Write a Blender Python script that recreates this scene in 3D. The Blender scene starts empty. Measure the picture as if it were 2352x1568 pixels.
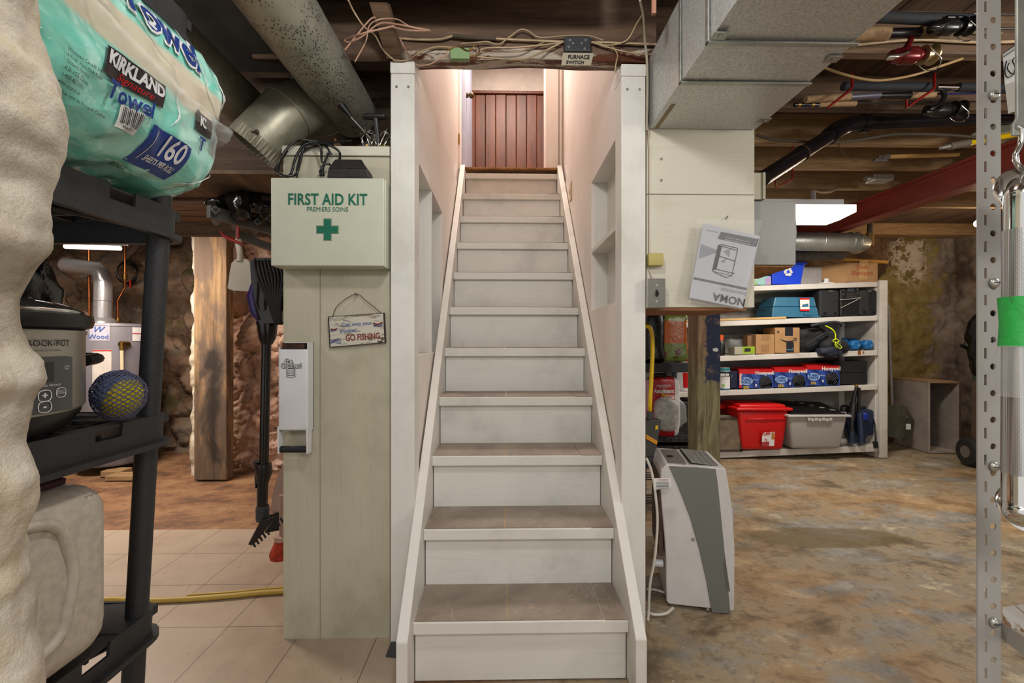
import bpy, bmesh, math, random
from mathutils import Vector, Matrix, noise
random.seed(7)
R = math.radians
sc = bpy.context.scene
col = sc.collection
F = 1000.0            # focal length in pixels of the 2352 wide frame
CAMH = 1.14
YAW = math.atan(19 / 1000)
# ---------------------------------------------------------------- camera, world, lights, exposure
cam = bpy.data.cameras.new('camera'); camo = bpy.data.objects.new('camera', cam); col.objects.link(camo)
camo.location = (0, 0, CAMH); camo.rotation_euler = (R(90), 0, -YAW)
cam.sensor_width = 36; cam.lens = 36 * F / 2352; cam.clip_start = 0.02
sc.camera = camo
w = bpy.data.worlds.new('world'); sc.world = w; w.use_nodes = True
w.node_tree.nodes['Background'].inputs[0].default_value = (1.0, 0.97, 0.93, 1)
w.node_tree.nodes['Background'].inputs[1].default_value = 0.62
sc.view_settings.view_transform = 'Standard'; sc.view_settings.look = 'None'
sc.view_settings.exposure = 0.48; sc.view_settings.gamma = 1; sc.view_settings.use_curve_mapping = False
sc.cycles.use_denoising = True; sc.cycles.max_bounces = 8; sc.cycles.caustics_reflective = False; sc.cycles.caustics_refractive = False
sc.cycles.sample_clamp_indirect = 4.0

def area(name, loc, rot, sx, sy, power, colr=(1, .93, .84)):
    l = bpy.data.lights.new(name, 'AREA'); l.shape = 'RECTANGLE'; l.size = sx; l.size_y = sy; l.energy = power; l.color = colr
    o = bpy.data.objects.new(name, l); col.objects.link(o); o.location = loc; o.rotation_euler = rot
    return o
def point(name, loc, power, rad=.05, colr=(1, .9, .78)):
    l = bpy.data.lights.new(name, 'POINT'); l.energy = power; l.shadow_soft_size = rad; l.color = colr
    o = bpy.data.objects.new(name, l); col.objects.link(o); o.location = loc
    return o
area('room_lamp_behind_camera', (0.1, -1.0, 2.25), (R(22), 0, 0), 1.2, .5, 20, (1, .98, .94))
point('bulb_lamp_before_stairs', (0.02, .72, 2.24), 16, .07, (1, .975, .94))
area('tube_lamp_left_room', (-2.9, 2.9, 2.12), (0, 0, 0), 1.0, .2, 52, (1, .86, .75))
area('tube_lamp_right_room', (2.45, 3.35, 2.08), (0, 0, 0), 1.1, .2, 46, (1, .92, .82))
point('added_fill_right_near', (2.3, .75, 1.98), 34, .12, (1, .94, .86))  # added fill out of view, brightens the right joists, floor and red beam
point('added_fill_left_near', (-1.75, 1.15, 2.05), 12, .1, (1, .94, .88))  # added fill out of view for the left ducts and towel pack
point('bulb_lamp_right_wall', (4.55, 3.9, 1.98), 12, .04, (1, .74, .48))
area('hall_lamp_upstairs', (0.06, 3.5, 4.05), (0, 0, 0), .5, .6, 30, (1, .83, .73))

# ---------------------------------------------------------------- where a pixel's ray meets a plane of the room
def ray(px, py):
    u = (px - 1176) / F; v = (784 - py) / F
    return Vector((u * math.cos(YAW) + math.sin(YAW), -u * math.sin(YAW) + math.cos(YAW), v))
C0 = Vector((0, 0, CAMH))
def P(px, py, Y):
    d = ray(px, py); return C0 + d * (Y / d.y)
def PX(px, py, X):
    d = ray(px, py); return C0 + d * (X / d.x)
def PZ(px, py, Z):
    d = ray(px, py); return C0 + d * ((Z - CAMH) / d.z)

# ---------------------------------------------------------------- mesh builder
def frame_of(d):
    d = d.normalized(); a = Vector((0, 0, 1)) if abs(d.z) < .9 else Vector((1, 0, 0))
    u = d.cross(a).normalized(); return u, d.cross(u).normalized()
def spline(pts, k=6, closed=False):
    pts = [Vector(p) for p in pts]; n = len(pts)
    if n < 3: return pts
    out = []
    rng = range(n if closed else n - 1)
    for i in rng:
        p1 = pts[i]; p2 = pts[(i + 1) % n]
        p0 = pts[(i - 1) % n] if (closed or i > 0) else p1 * 2 - p2
        p3 = pts[(i + 2) % n] if (closed or i + 2 < n) else p2 * 2 - p1
        for j in range(k):
            t = j / k
            out.append(.5 * ((2 * p1) + (p2 - p0) * t + (2 * p0 - 5 * p1 + 4 * p2 - p3) * t * t + (3 * p1 - p0 - 3 * p2 + p3) * t ** 3))
    if not closed: out.append(pts[-1])
    return out
class MB:
    def __init__(s): s.v = []; s.f = []; s.m = []; s.mi = 0
    def add(s, vs, fs):
        o = len(s.v); s.v += [Vector(v) for v in vs]
        s.f += [tuple(i + o for i in f) for f in fs]; s.m += [s.mi] * len(fs); return s
    def box(s, x0, y0, z0, x1, y1, z1):
        x0, x1 = min(x0, x1), max(x0, x1); y0, y1 = min(y0, y1), max(y0, y1); z0, z1 = min(z0, z1), max(z0, z1)
        return s.hexa([(x0, y0, z0), (x1, y0, z0), (x1, y1, z0), (x0, y1, z0), (x0, y0, z1), (x1, y0, z1), (x1, y1, z1), (x0, y1, z1)])
    def hexa(s, p):
        return s.add(p, [(0, 3, 2, 1), (4, 5, 6, 7), (0, 1, 5, 4), (1, 2, 6, 5), (2, 3, 7, 6), (3, 0, 4, 7)])
    def slab(s, q, ext):
        """a quad (or polygon) given in 3D, thickened by the vector ext"""
        q = [Vector(p) for p in q]; e = Vector(ext); n = len(q)
        fs = [tuple(range(n)), tuple(range(2 * n - 1, n - 1, -1))]
        for i in range(n): j = (i + 1) % n; fs.append((j, i, i + n, j + n))
        return s.add(q + [p + e for p in q], fs)
    def rbox(s, c, size, r=.01, seg=2, rot=None, fn=None):
        bm = bmesh.new(); bmesh.ops.create_cube(bm, size=1)
        for v in bm.verts: v.co = Vector((v.co.x * size[0], v.co.y * size[1], v.co.z * size[2]))
        bmesh.ops.bevel(bm, geom=list(bm.edges), offset=min(r, min(size) * .49), segments=seg, profile=.5, affect='EDGES')
        bm.verts.ensure_lookup_table(); vs = [v.co.copy() for v in bm.verts]; fs = [tuple(v.index for v in f.verts) for f in bm.faces]
        bm.free()
        if fn: vs = [Vector(fn(v)) for v in vs]
        if rot is not None: vs = [rot @ v for v in vs]
        c = Vector(c); return s.add([v + c for v in vs], fs)
    def cyl(s, p0, p1, r0, r1=None, n=16, caps=True):
        p0 = Vector(p0); p1 = Vector(p1); r1 = r0 if r1 is None else r1
        u, v = frame_of(p1 - p0); vs = []
        for p, r in ((p0, r0), (p1, r1)):
            for i in range(n):
                a = 2 * math.pi * i / n; vs.append(p + u * (r * math.cos(a)) + v * (r * math.sin(a)))
        fs = [(i, (i + 1) % n, n + (i + 1) % n, n + i) for i in range(n)]
        if caps: fs += [tuple(range(n - 1, -1, -1)), tuple(range(n, 2 * n))]
        return s.add(vs, fs)
    def tube(s, pts, r, n=8, closed=False, k=0, flat=1.0):
        if k: pts = spline(pts, k, closed)
        pts = [Vector(p) for p in pts]; m = len(pts)
        rs = r if isinstance(r, (list, tuple)) else [r] * m
        if len(rs) != m: rs = [rs[min(len(rs) - 1, int(i * len(rs) / m))] for i in range(m)]
        d = (pts[1] - pts[0]).normalized(); u, _ = frame_of(d); vs = []
        for i in range(m):
            if closed: t = pts[(i + 1) % m] - pts[i - 1]
            else: t = pts[min(i + 1, m - 1)] - pts[max(i - 1, 0)]
            if t.length < 1e-9: t = d
            t.normalize(); u = (u - t * u.dot(t)); u = u.normalized() if u.length > 1e-6 else frame_of(t)[0]
            w2 = t.cross(u)
            for j in range(n):
                a = 2 * math.pi * j / n; vs.append(pts[i] + u * (rs[i] * math.cos(a)) + w2 * (rs[i] * flat * math.sin(a)))
        fs = []
        for i in range(m if closed else m - 1):
            for j in range(n):
                a = i * n + j; b = i * n + (j + 1) % n; c = ((i + 1) % m) * n + (j + 1) % n; e = ((i + 1) % m) * n + j
                fs.append((a, b, c, e))
        if not closed: fs += [tuple(range(n - 1, -1, -1)), tuple(range((m - 1) * n, m * n))]
        return s.add(vs, fs)
    def lathe(s, prof, c, axis=(0, 0, 1), n=32, sx=1, sy=1, rotz=0):
        """prof: list of (radius, height) along the axis"""
        c = Vector(c); ax = Vector(axis).normalized()
        if abs(ax.z) > .99: u, v = Vector((math.cos(rotz), math.sin(rotz), 0)), Vector((-math.sin(rotz), math.cos(rotz), 0))
        else: u, v = frame_of(ax)
        vs = []
        for r, h in prof:
            for i in range(n):
                a = 2 * math.pi * i / n; vs.append(c + ax * h + u * (r * sx * math.cos(a)) + v * (r * sy * math.sin(a)))
        fs = []
        for k in range(len(prof) - 1):
            for i in range(n): fs.append((k * n + i, k * n + (i + 1) % n, (k + 1) * n + (i + 1) % n, (k + 1) * n + i))
        fs.append(tuple(range(n - 1, -1, -1))); fs.append(tuple(range((len(prof) - 1) * n, len(prof) * n)))
        return s.add(vs, fs)
    def grid(s, fn, nu, nv, closeu=False):
        vs = [fn(i / (nu if closeu else nu - 1), j / (nv - 1)) for j in range(nv) for i in range(nu)]
        fs = []
        for j in range(nv - 1):
            for i in range(nu if closeu else nu - 1):
                a = j * nu + i; b = j * nu + (i + 1) % nu; fs.append((a, b, b + nu, a + nu))
        return s.add(vs, fs)
    def ball(s, c, r, n=16, m=10, fn=None, rot=None):
        rr = (r, r, r) if isinstance(r, (int, float)) else r; c = Vector(c)
        def g(u, v):
            a = 2 * math.pi * u; b = math.pi * (v - .5)
            p = Vector((math.cos(a) * math.cos(b) * rr[0], math.sin(a) * math.cos(b) * rr[1], math.sin(b) * rr[2]))
            if fn: p = Vector(fn(p))
            if rot is not None: p = rot @ p
            return c + p
        return s.grid(g, n, m, True)
    def ring(s, c, axis, r, t, n=24, m=8):
        u, v = frame_of(Vector(axis)); c = Vector(c)
        return s.tube([c + u * (r * math.cos(2 * math.pi * i / n)) + v * (r * math.sin(2 * math.pi * i / n)) for i in range(n)], t, m, closed=True)
    def warp(s, fn): s.v = [Vector(fn(v)) for v in s.v]; return s
    def merge(s, o): k = len(s.v); s.v += o.v; s.f += [tuple(i + k for i in f) for f in o.f]; s.m += o.m; return s

def obj(name, mb, mats, parent=None, smooth=None, bevel=0, loc=None, seg=2):
    """links one mesh object; vertices are given in world coordinates"""
    me = bpy.data.meshes.new(name)
    o = bpy.data.objects.new(name, me)
    base = Vector((0, 0, 0))
    if parent is not None: base = origin_of(parent)
    own = Vector(loc) if loc is not None else base.copy()
    if parent is None and loc is None and mb.v:
        n = len(mb.v); own = Vector((sum(v.x for v in mb.v) / n, sum(v.y for v in mb.v) / n, min(v.z for v in mb.v)))
    me.from_pydata([v - own for v in mb.v], [], mb.f)
    if not isinstance(mats, (list, tuple)): mats = [mats]
    for m in mats: me.materials.append(m)
    if len(mats) > 1: me.polygons.foreach_set('material_index', mb.m)
    if smooth is not None:
        me.polygons.foreach_set('use_smooth', [True] * len(me.polygons))
        me.update(); me.set_sharp_from_angle(angle=R(smooth))
    me.update()
    col.objects.link(o)
    if parent is not None: o.parent = parent; o.location = own - base
    else: o.location = own
    o['_org'] = tuple(own)
    if bevel:
        b = o.modifiers.new('b', 'BEVEL'); b.width = bevel; b.segments = seg; b.limit_method = 'ANGLE'; b.angle_limit = R(40)
    return o
def origin_of(o): return Vector(o['_org'])
def thing(name, label, cat, loc, group=None):
    o = bpy.data.objects.new(name, None); col.objects.link(o); o.empty_display_size = .05
    o.location = loc; o['_org'] = tuple(Vector(loc)); o['label'] = label; o['category'] = cat
    if group: o['group'] = group
    return o
def tag(o, label, cat, group=None):
    o['label'] = label; o['category'] = cat
    if group: o['group'] = group
    return o
def struct(o, label=None):
    o['kind'] = 'structure'
    if label: o['label'] = label
    return o
def dup(root, loc, rotz=0, label=None, group=None):
    r = root.copy(); col.objects.link(r); r.location = loc; r.rotation_euler = (0, 0, rotz); r['_org'] = tuple(Vector(loc))
    if label: r['label'] = label
    if group: r['group'] = group
    for ch in list(root.children):
        c = ch.copy(); col.objects.link(c); c.parent = r
        for g in list(ch.children):
            d = g.copy(); col.objects.link(d); d.parent = c
    return r

# ---------------------------------------------------------------- writing
def text_mesh(body, size, align='CENTER', bold=0.0, space=1.0):
    cu = bpy.data.curves.new('t', 'FONT'); cu.body = body; cu.size = size; cu.align_x = align; cu.align_y = 'CENTER'
    cu.offset = bold; cu.resolution_u = 3; cu.space_character = space; cu.space_line = .9
    ob = bpy.data.objects.new('t', cu); col.objects.link(ob)
    me = ob.to_mesh()
    vs = [v.co.copy() for v in me.vertices]; fs = [tuple(p.vertices) for p in me.polygons]
    ob.to_mesh_clear(); bpy.data.objects.remove(ob); bpy.data.curves.remove(cu)
    return vs, fs
def put_text(mb, body, size, o, right, up, align='CENTER', bold=0.0, space=1.0, stretch=1.0, slant=0.0, fn=None):
    vs, fs = text_mesh(body, size, align, bold, space)
    if not fn: o = Vector(o); right = Vector(right); up = Vector(up)
    out = []
    for v in vs:
        x = v.x * stretch + v.y * slant; y = v.y
        out.append(fn(x, y) if fn else o + right * x + up * y)
    return mb.add(out, fs)

# ---------------------------------------------------------------- materials
def lin(h):
    h = h.lstrip('#'); c = [int(h[i:i + 2], 16) / 255 for i in (0, 2, 4)]
    return tuple(x / 12.92 if x <= .04045 else ((x + .055) / 1.055) ** 2.4 for x in c) + (1,)
class NT:
    def __init__(s, name):
        s.mat = bpy.data.materials.new(name); s.mat.use_nodes = True; s.t = s.mat.node_tree; s.bs = s.t.nodes['Principled BSDF']
        s.tc = s.t.nodes.new('ShaderNodeTexCoord'); s.geo = s.t.nodes.new('ShaderNodeNewGeometry')
    def n(s, k, **kw):
        a = s.t.nodes.new(k)
        for q, v in kw.items(): setattr(a, q, v)
        return a
    def L(s, a, b): s.t.links.new(a, b)
    def co(s, world=False, scale=(1, 1, 1), rot=(0, 0, 0)):
        m = s.n('ShaderNodeMapping'); m.inputs['Scale'].default_value = scale; m.inputs['Rotation'].default_value = rot
        s.L(s.geo.outputs['Position'] if world else s.tc.outputs['Object'], m.inputs['Vector']); return m.outputs[0]
    def noise(s, scale, detail=6, co=None, rough=.6, dist=0):
        a = s.n('ShaderNodeTexNoise'); a.inputs['Scale'].default_value = scale; a.inputs['Detail'].default_value = detail
        a.inputs['Roughness'].default_value = rough; a.inputs['Distortion'].default_value = dist
        s.L(co if co else s.co(), a.inputs['Vector']); return a.outputs['Fac']
    def vor(s, scale, co=None, feature='F1', out='Distance', rnd=1):
        a = s.n('ShaderNodeTexVoronoi', feature=feature); a.inputs['Scale'].default_value = scale; a.inputs['Randomness'].default_value = rnd
        s.L(co if co else s.co(), a.inputs['Vector']); return a.outputs[out]
    def wave(s, scale, co=None, dist=2, detail=2, direction='X', prof='SIN'):
        a = s.n('ShaderNodeTexWave', bands_direction=direction, wave_profile=prof); a.inputs['Scale'].default_value = scale
        a.inputs['Distortion'].default_value = dist; a.inputs['Detail'].default_value = detail
        s.L(co if co else s.co(), a.inputs['Vector']); return a.outputs['Fac']
    def ramp(s, fac, stops, const=False):
        a = s.n('ShaderNodeValToRGB'); e = a.color_ramp.elements
        while len(e) < len(stops): e.new(.5)
        for i, (p, c) in enumerate(stops): e[i].position = p; e[i].color = lin(c) if isinstance(c, str) else (c, c, c, 1)
        if const: a.color_ramp.interpolation = 'CONSTANT'
        s.L(fac, a.inputs[0]); return a.outputs[0]
    def sock(s, v, inp):
        if isinstance(v, str): inp.default_value = lin(v)
        elif isinstance(v, (int, float)):
            try: inp.default_value = v
            except TypeError: inp.default_value = (v, v, v, 1)
        elif isinstance(v, tuple): inp.default_value = v
        else: s.L(v, inp)
    def mix(s, fac, a, b, mode='MIX'):
        m = s.n('ShaderNodeMix', data_type='RGBA', blend_type=mode)
        s.sock(fac, m.inputs[0]); s.sock(a, m.inputs[6]); s.sock(b, m.inputs[7]); return m.outputs[2]
    def math(s, op, a, b=0.0, c=None, clamp=False):
        m = s.n('ShaderNodeMath', operation=op, use_clamp=clamp); s.sock(a, m.inputs[0]); s.sock(b, m.inputs[1])
        if c is not None: s.sock(c, m.inputs[2])
        return m.outputs[0]
    def xyz(s, world=True):
        a = s.n('ShaderNodeSeparateXYZ'); s.L(s.geo.outputs['Position'] if world else s.tc.outputs['Object'], a.inputs[0]); return a.outputs
    def step(s, v, lo, hi):
        m = s.n('ShaderNodeMapRange'); m.interpolation_type = 'SMOOTHSTEP'; s.sock(v, m.inputs[0])
        m.inputs[1].default_value = lo; m.inputs[2].default_value = hi; return m.outputs[0]
    def fin(s, base, rough=.5, metal=0, bump=None, bd=.01, bs=1.0, **kw):
        s.sock(base, s.bs.inputs['Base Color']); s.sock(rough, s.bs.inputs['Roughness']); s.sock(metal, s.bs.inputs['Metallic'])
        if bump is not None:
            b = s.n('ShaderNodeBump'); b.inputs['Distance'].default_value = bd; b.inputs['Strength'].default_value = bs
            s.L(bump, b.inputs['Height']); s.L(b.outputs[0], s.bs.inputs['Normal'])
        for k, v in kw.items():
            s.sock(v, s.bs.inputs[k.replace('_', ' ')])
        return s.mat
def plain(name, c, rough=.5, metal=0, var=.08, scale=12, bump=.0, bscale=60, **kw):
    """one colour with a slight natural unevenness"""
    t = NT(name); n = t.noise(scale, 5)
    l = lin(c); d = tuple(max(0, x * (1 - var * 1.6)) for x in l[:3]) + (1,)
    base = t.mix(t.step(n, .35, .7), l, d)
    b = t.noise(bscale, 4) if bump else None
    return t.fin(base, rough, metal, b, .003, bump, **kw)
def wood(name, cs, scale=1.0, axis=0, rough=.65, bump=.3, world=False):
    """cs = dark, mid, light; axis = grain direction"""
    t = NT(name); st = [9, 9, 9]; st[axis] = .7
    c = t.co(world, tuple(x * scale for x in st))
    a = t.noise(2.2, 8, c, .65, .6); b = t.noise(11, 4, c)
    base = t.ramp(a, [(.3, cs[0]), (.5, cs[1]), (.72, cs[2])])
    base = t.mix(.35, base, t.ramp(b, [(.35, cs[0]), (.65, cs[2])]))
    return t.fin(base, rough, 0, a, .004, bump)
def paint_wood(name, c, worn, chip, axis=2, amt=.62, grain=.25, rough=.45):
    """painted board: brush grain, dirt smears, a few chips"""
    t = NT(name); st = [30, 30, 30]; st[axis] = 1.5
    g = t.noise(2.5, 6, t.co(False, tuple(st)), .6, .8); d = t.noise(2.3, 8, None, .65); k = t.noise(9, 7, None, .7)
    base = t.mix(t.step(d, .45, .75), c, worn)
    base = t.mix(t.math('MULTIPLY', t.step(g, .52, .75), .3), base, worn)
    base = t.mix(t.step(k, amt + .09, amt + .12), base, chip)
    return t.fin(base, rough, 0, g, .002, grain)

WHITE = paint_wood('white_gloss_paint', '#dcdad4', '#c3bfb6', '#6f675b', 2, .68)
WHITEX = paint_wood('white_gloss_paint_on_steps', '#dcdad3', '#c0bdb6', '#80766a', 0, .68)
CREAM = paint_wood('cream_painted_plywood', '#b8b39e', '#9b957f', '#5f5747', 2, .66, .35)
CREAMX = paint_wood('cream_painted_boards', '#d0ccbc', '#b8b29e', '#7a6f5c', 0, .69, .25)
WALLTINT = paint_wood('wall_paint_hall_light_tint', '#e6ddd6', '#d8ccc3', '#8a7366', 2, .72, .15)  # faint pink is the warm hall light put into the wall colour
SHELFW = paint_wood('white_shelf_paint', '#cdc8c0', '#aba398', '#7a6a58', 0, .64, .2)
BLACKP = plain('charcoal_resin', '#2b2c2f', .5, 0, .15, 30, .35, 260)
BLACK = plain('black_plastic', '#101012', .35)
BLACKM = plain('black_matte', '#17171a', .7)
DARKG = plain('dark_grey_plastic', '#3a3b3d', .5)
GREYB = plain('light_grey_enamel', '#a9a9a3', .4)
CHROME = plain('chrome', '#d8d8d6', .12, 1, .03)
STEEL = plain('brushed_steel', '#b9b6ad', .34, .75, .12)
GOLD = plain('brass', '#a98443', .3, 1)
COPPER = plain('copper_pipe', '#b4693a', .35, 1, .2)
RUST = plain('rusty_iron', '#4b2f22', .85, .1, .5, 40, .4, 90)
JOIST = wood('old_joist_wood', ('#3b2c21', '#5f4938', '#83694f'), 1, 0, .8)
JOISTL = wood('lighter_joist_wood', ('#6b5138', '#967650', '#b5966a'), 1, 0, .8)
BOARD = wood('dark_subfloor_boards', ('#3a2d26', '#594639', '#745f50'), 1, 0, .85)
TIMB = wood('orange_timber', ('#5a3a1f', '#97683a', '#b98a52'), .6, 2, .8)
PINE = wood('pine', ('#a37c44', '#c39b5c', '#d8b478'), 1, 0, .6)
PLY = wood('plywood_dark', ('#4f3d30', '#6d5644', '#887059'), .6, 1, .8)
BAGB = plain('black_bin_bag', '#111112', .2, 0, .1, 8, 1.0, 30)
CARD = plain('brown_cardboard', '#a98156', .85, 0, .12, 6)
CARDD = plain('dark_cardboard', '#7b5a3c', .85, 0, .15, 6)
PAPER = plain('white_paper', '#d9d9d6', .7, 0, .04)
INK = plain('black_ink', '#15151a', .6, 0, .02)
WHITEP = plain('white_plastic', '#dcdde0', .35, 0, .04)
REDP = plain('red_plastic', '#c40d10', .38, 0, .06)
BLUEP = plain('blue_plastic', '#0a3fd0', .4, 0, .05)
TEAL = plain('teal_blue_plastic', '#2f6784', .4, 0, .1)
YEL = plain('yellow_rubber', '#dcb708', .4)
GREENT = plain('first_aid_green', '#05684f', .5)
def galv(name, hexs, sc_=14, spots=0.0, rough=.42, metal=.75):
    t = NT(name); c = t.vor(sc_ * 3, None, 'F1', 'Color'); s2 = t.n('ShaderNodeSeparateColor'); t.L(c, s2.inputs[0])
    n = t.noise(3, 6)
    f = t.math('ADD', t.math('MULTIPLY', s2.outputs[0], .12), t.math('MULTIPLY', n, .88))
    base = t.ramp(f, [(.25, hexs[0]), (.5, hexs[1]), (.75, hexs[2])])
    if spots:
        k = t.vor(140, t.co(False, (1, .5, 1), (0, 0, .5)), 'F1')
        m = t.math('MULTIPLY', t.math('SUBTRACT', 1.0, t.step(k, .26, .38)), t.step(t.noise(4, 4), .40, .52))
        base = t.mix(t.math('MULTIPLY', m, spots), base, '#3a3b38')
    return t.fin(base, rough, metal, f, .001, .15)
GALV = galv('galvanised_sheet', ('#7e807c', '#a3a49c', '#bcbdb4'), 14)
GALVS = galv('galvanised_spotted_pipe', ('#85867e', '#a9a89b', '#c3c1b2'), 8, .85, .5, .6)
GALVD = galv('old_dull_galvanised', ('#6f6c62', '#94907f', '#b0ab99'), 10, 0, .42, .6)
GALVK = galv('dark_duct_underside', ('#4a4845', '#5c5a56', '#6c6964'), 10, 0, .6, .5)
def emis(name, c, strength):
    t = NT(name); return t.fin('#ffffff', .5, 0, None, Emission_Color=c, Emission_Strength=strength)
TUBE = emis('lit_fluorescent_lens', '#fff6ea', .78)
BULB = emis('lit_bulb', '#ffd9a0', 14.0)
def clear(name, tint='#ffffff', alpha=.22, rough=.12):
    t = NT(name); n = t.noise(18, 4)
    return t.fin(tint, rough, 0, n, .006, .8, Alpha=alpha)
CLEAR = clear('clear_plastic_film', '#eef2f2', .2)
# ================================================================= SETTING
# ---- floor: stained concrete on the right, trodden reddish dirt in the left room (colour belongs to the ground there)
t = NT('bare_basement_floor'); X, Y_, Z_ = t.xyz()
n1 = t.noise(1.1, 9, t.co(True, (1, 1.4, 1)), .62, .2); n2 = t.noise(3.2, 10, t.co(True, (1, 1.5, 1)), .72, .25); n3 = t.noise(22, 6, t.co(True))
conc = t.ramp(n2, [(.3, '#4f4436'), (.43, '#7f6e57'), (.5, '#a08d70'), (.56, '#8a7f70'), (.66, '#c4b495')])
ochre = t.ramp(n2, [(.3, '#6b5236'), (.45, '#94734b'), (.55, '#ae8d62'), (.7, '#c9ab80')])
conc = t.mix(t.math('MULTIPLY', t.step(n1, .46, .62), .8), conc, ochre)
grey = t.ramp(n2, [(.3, '#625c54'), (.5, '#8a847a'), (.62, '#a39c8f'), (.75, '#bdb19a')])
conc = t.mix(t.step(t.noise(1.7, 7, t.co(True, (.8, 1.6, 1)), .6), .52, .6), conc, grey)
dirt = t.ramp(n2, [(.3, '#47321f'), (.45, '#74523a'), (.52, '#8a6444'), (.6, '#94714f'), (.7, '#a28a68')])
base = t.mix(t.step(t.math('ADD', X, t.math('MULTIPLY', n1, .6)), .1, .5), dirt, conc)
base = t.mix(t.math('MULTIPLY', t.step(n3, .54, .66), .5), base, '#5c4c3c')
base = t.mix(t.math('MULTIPLY', t.step(t.vor(9, t.co(True)), .05, .02), .6), base, '#d5cbb5')
# one damp stain
dx = t.math('SUBTRACT', X, 1.9); dy = t.math('MULTIPLY', t.math('SUBTRACT', Y_, 2.52), 3.4)
rr = t.math('ADD', t.math('SQRT', t.math('ADD', t.math('MULTIPLY', dx, dx), t.math('MULTIPLY', dy, dy))), t.math('MULTIPLY', n2, .35))
base = t.mix(t.math('MULTIPLY', t.math('SUBTRACT', 1.0, t.step(rr, .58, .70)), .7), base, '#5e4c20')
FLOORM = t.fin(base, t.ramp(n2, [(.3, .75), (.7, .55)]), 0, n2, .012, .8)
mb = MB()
def fl(u, v):
    x = -5.5 + 12 * u; y = -1.6 + 7.2 * v
    return Vector((x, y, .006 * noise.fractal(Vector((x * 2, y * 2, 0)), 1, 2, 4) - .008))
mb.grid(fl, 121, 73); struct(obj('floor', mb, FLOORM, smooth=60))
# ---- tiled patch at front left
t = NT('cream_vinyl_floor_tiles'); cc = t.co(True, (3.2808, 3.2808, 1)); s = t.n('ShaderNodeSeparateXYZ'); t.L(cc, s.inputs[0])
ax = t.math('PINGPONG', t.math('ADD', s.outputs[0], 20.6), .5); ay = t.math('PINGPONG', t.math('ADD', s.outputs[1], 20.24), .5)
gr = t.math('MINIMUM', ax, ay); sp = t.noise(30, 3, t.co(True, (3, 1, 1), (0, 0, .6)), .5, 1.2); d = t.noise(1.6, 8, t.co(True))
base = t.mix(t.step(d, .4, .75), '#ae9c89', '#8f7b68')
base = t.mix(t.math('MULTIPLY', t.step(sp, .64, .7), .5), base, '#7d6a58')
base = t.mix(t.step(gr, .007, .002), base, '#4a3a2e')
TILE = t.fin(base, .42, 0, gr, .002, .3)
mb = MB(); mb.box(-2.9, -1.4, -.004, -.30, 2.668, .004); struct(obj('floor_tiles', mb, TILE))

# ---- stone walls
def stone_mat(name, kind):
    t = NT(name); c = t.co(True)
    a = t.noise(2.2, 10, c, .68, .15); b = t.noise(9, 8, c, .7, .1); cr = t.noise(4.4, 10, c, .75, .25)
    if kind == 'dark':
        base = t.ramp(a, [(.34, '#2e2015'), (.43, '#634c39'), (.5, '#8a7059'), (.57, '#75685a'), (.68, '#a38f7b')])
        base = t.mix(t.step(t.noise(2.6, 6, c), .56, .66), base, '#55502f')
        base = t.mix(t.step(cr, .6, .66), base, '#b7a390')
    elif kind == 'pink':
        base = t.ramp(a, [(.34, '#7b5a46'), (.45, '#bb967d'), (.54, '#d3af98'), (.66, '#e4c6b1')])
        base = t.mix(t.step(cr, .57, .61), base, '#6d4a36')
    elif kind == 'white':
        base = t.ramp(a, [(.34, '#7d705e'), (.43, '#aba08e'), (.5, '#c8bfb0'), (.57, '#bbae90'), (.66, '#d6cec0')])
        base = t.mix(t.math('MULTIPLY', t.step(cr, .58, .68), .5), base, '#8b7a66')
    else:
        X, Y_, Z_ = t.xyz()
        nz = t.math('MULTIPLY', t.math('SUBTRACT', a, .5), 1.6)
        olive = t.ramp(b, [(.3, '#6b5a30'), (.5, '#857544'), (.7, '#968657')])
        grey = t.ramp(a, [(.34, '#463830'), (.47, '#75675e'), (.58, '#94887f'), (.7, '#a89c93')])
        rub = t.ramp(a, [(.3, '#1f140d'), (.48, '#4f3826'), (.6, '#7b5f46'), (.75, '#a08568')])
        zz = t.math('ADD', Z_, nz)
        base = t.mix(t.step(t.math('ADD', X, nz), 5.10, 5.24), olive, grey)
        base = t.mix(t.step(t.math('SUBTRACT', t.math('SUBTRACT', zz, 1.88), t.math('MULTIPLY', t.math('SUBTRACT', X, 4.6), 2.2)), .0, .08), base, rub)
        ex = t.math('SUBTRACT', X, 4.9); ez = t.math('MULTIPLY', t.math('SUBTRACT', Z_, 2.15), .75)
        er = t.math('ADD', t.math('SQRT', t.math('ADD', t.math('MULTIPLY', ex, ex), t.math('MULTIPLY', ez, ez))), t.math('MULTIPLY', t.math('SUBTRACT', b, .5), 1.1))
        base = t.mix(t.math('MULTIPLY', t.math('SUBTRACT', 1.0, t.step(er, .20, .30)), t.step(b, .44, .5)), base, '#c2b3a4')
        base = t.mix(t.step(cr, .63, .68), base, '#4b3a2a')
    hb = t.math('ADD', t.math('MULTIPLY', b, .6), t.math('MULTIPLY', cr, .6))
    return t.fin(base, .9, 0, hb, .016 if kind == 'white' else .022, .9 if kind == 'white' else 1.0)
ST_D = stone_mat('dark_rubble_stone', 'dark'); ST_P = stone_mat('pink_brown_rubble', 'pink'); ST_W = stone_mat('whitewashed_stone', 'white'); ST_O = stone_mat('olive_painted_stone', 'olive')
def rub(p, s=.3, k=.05):
    d = noise.voronoi(p / s)[0]; j = min(1.0, max(0, (d[1] - d[0])) * 3)
    return k * (j - .5) + k * .9 * noise.fractal(p * 5, .9, 2.1, 4) + k * .25 * noise.fractal(p * 26, .9, 2.1, 3)
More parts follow.
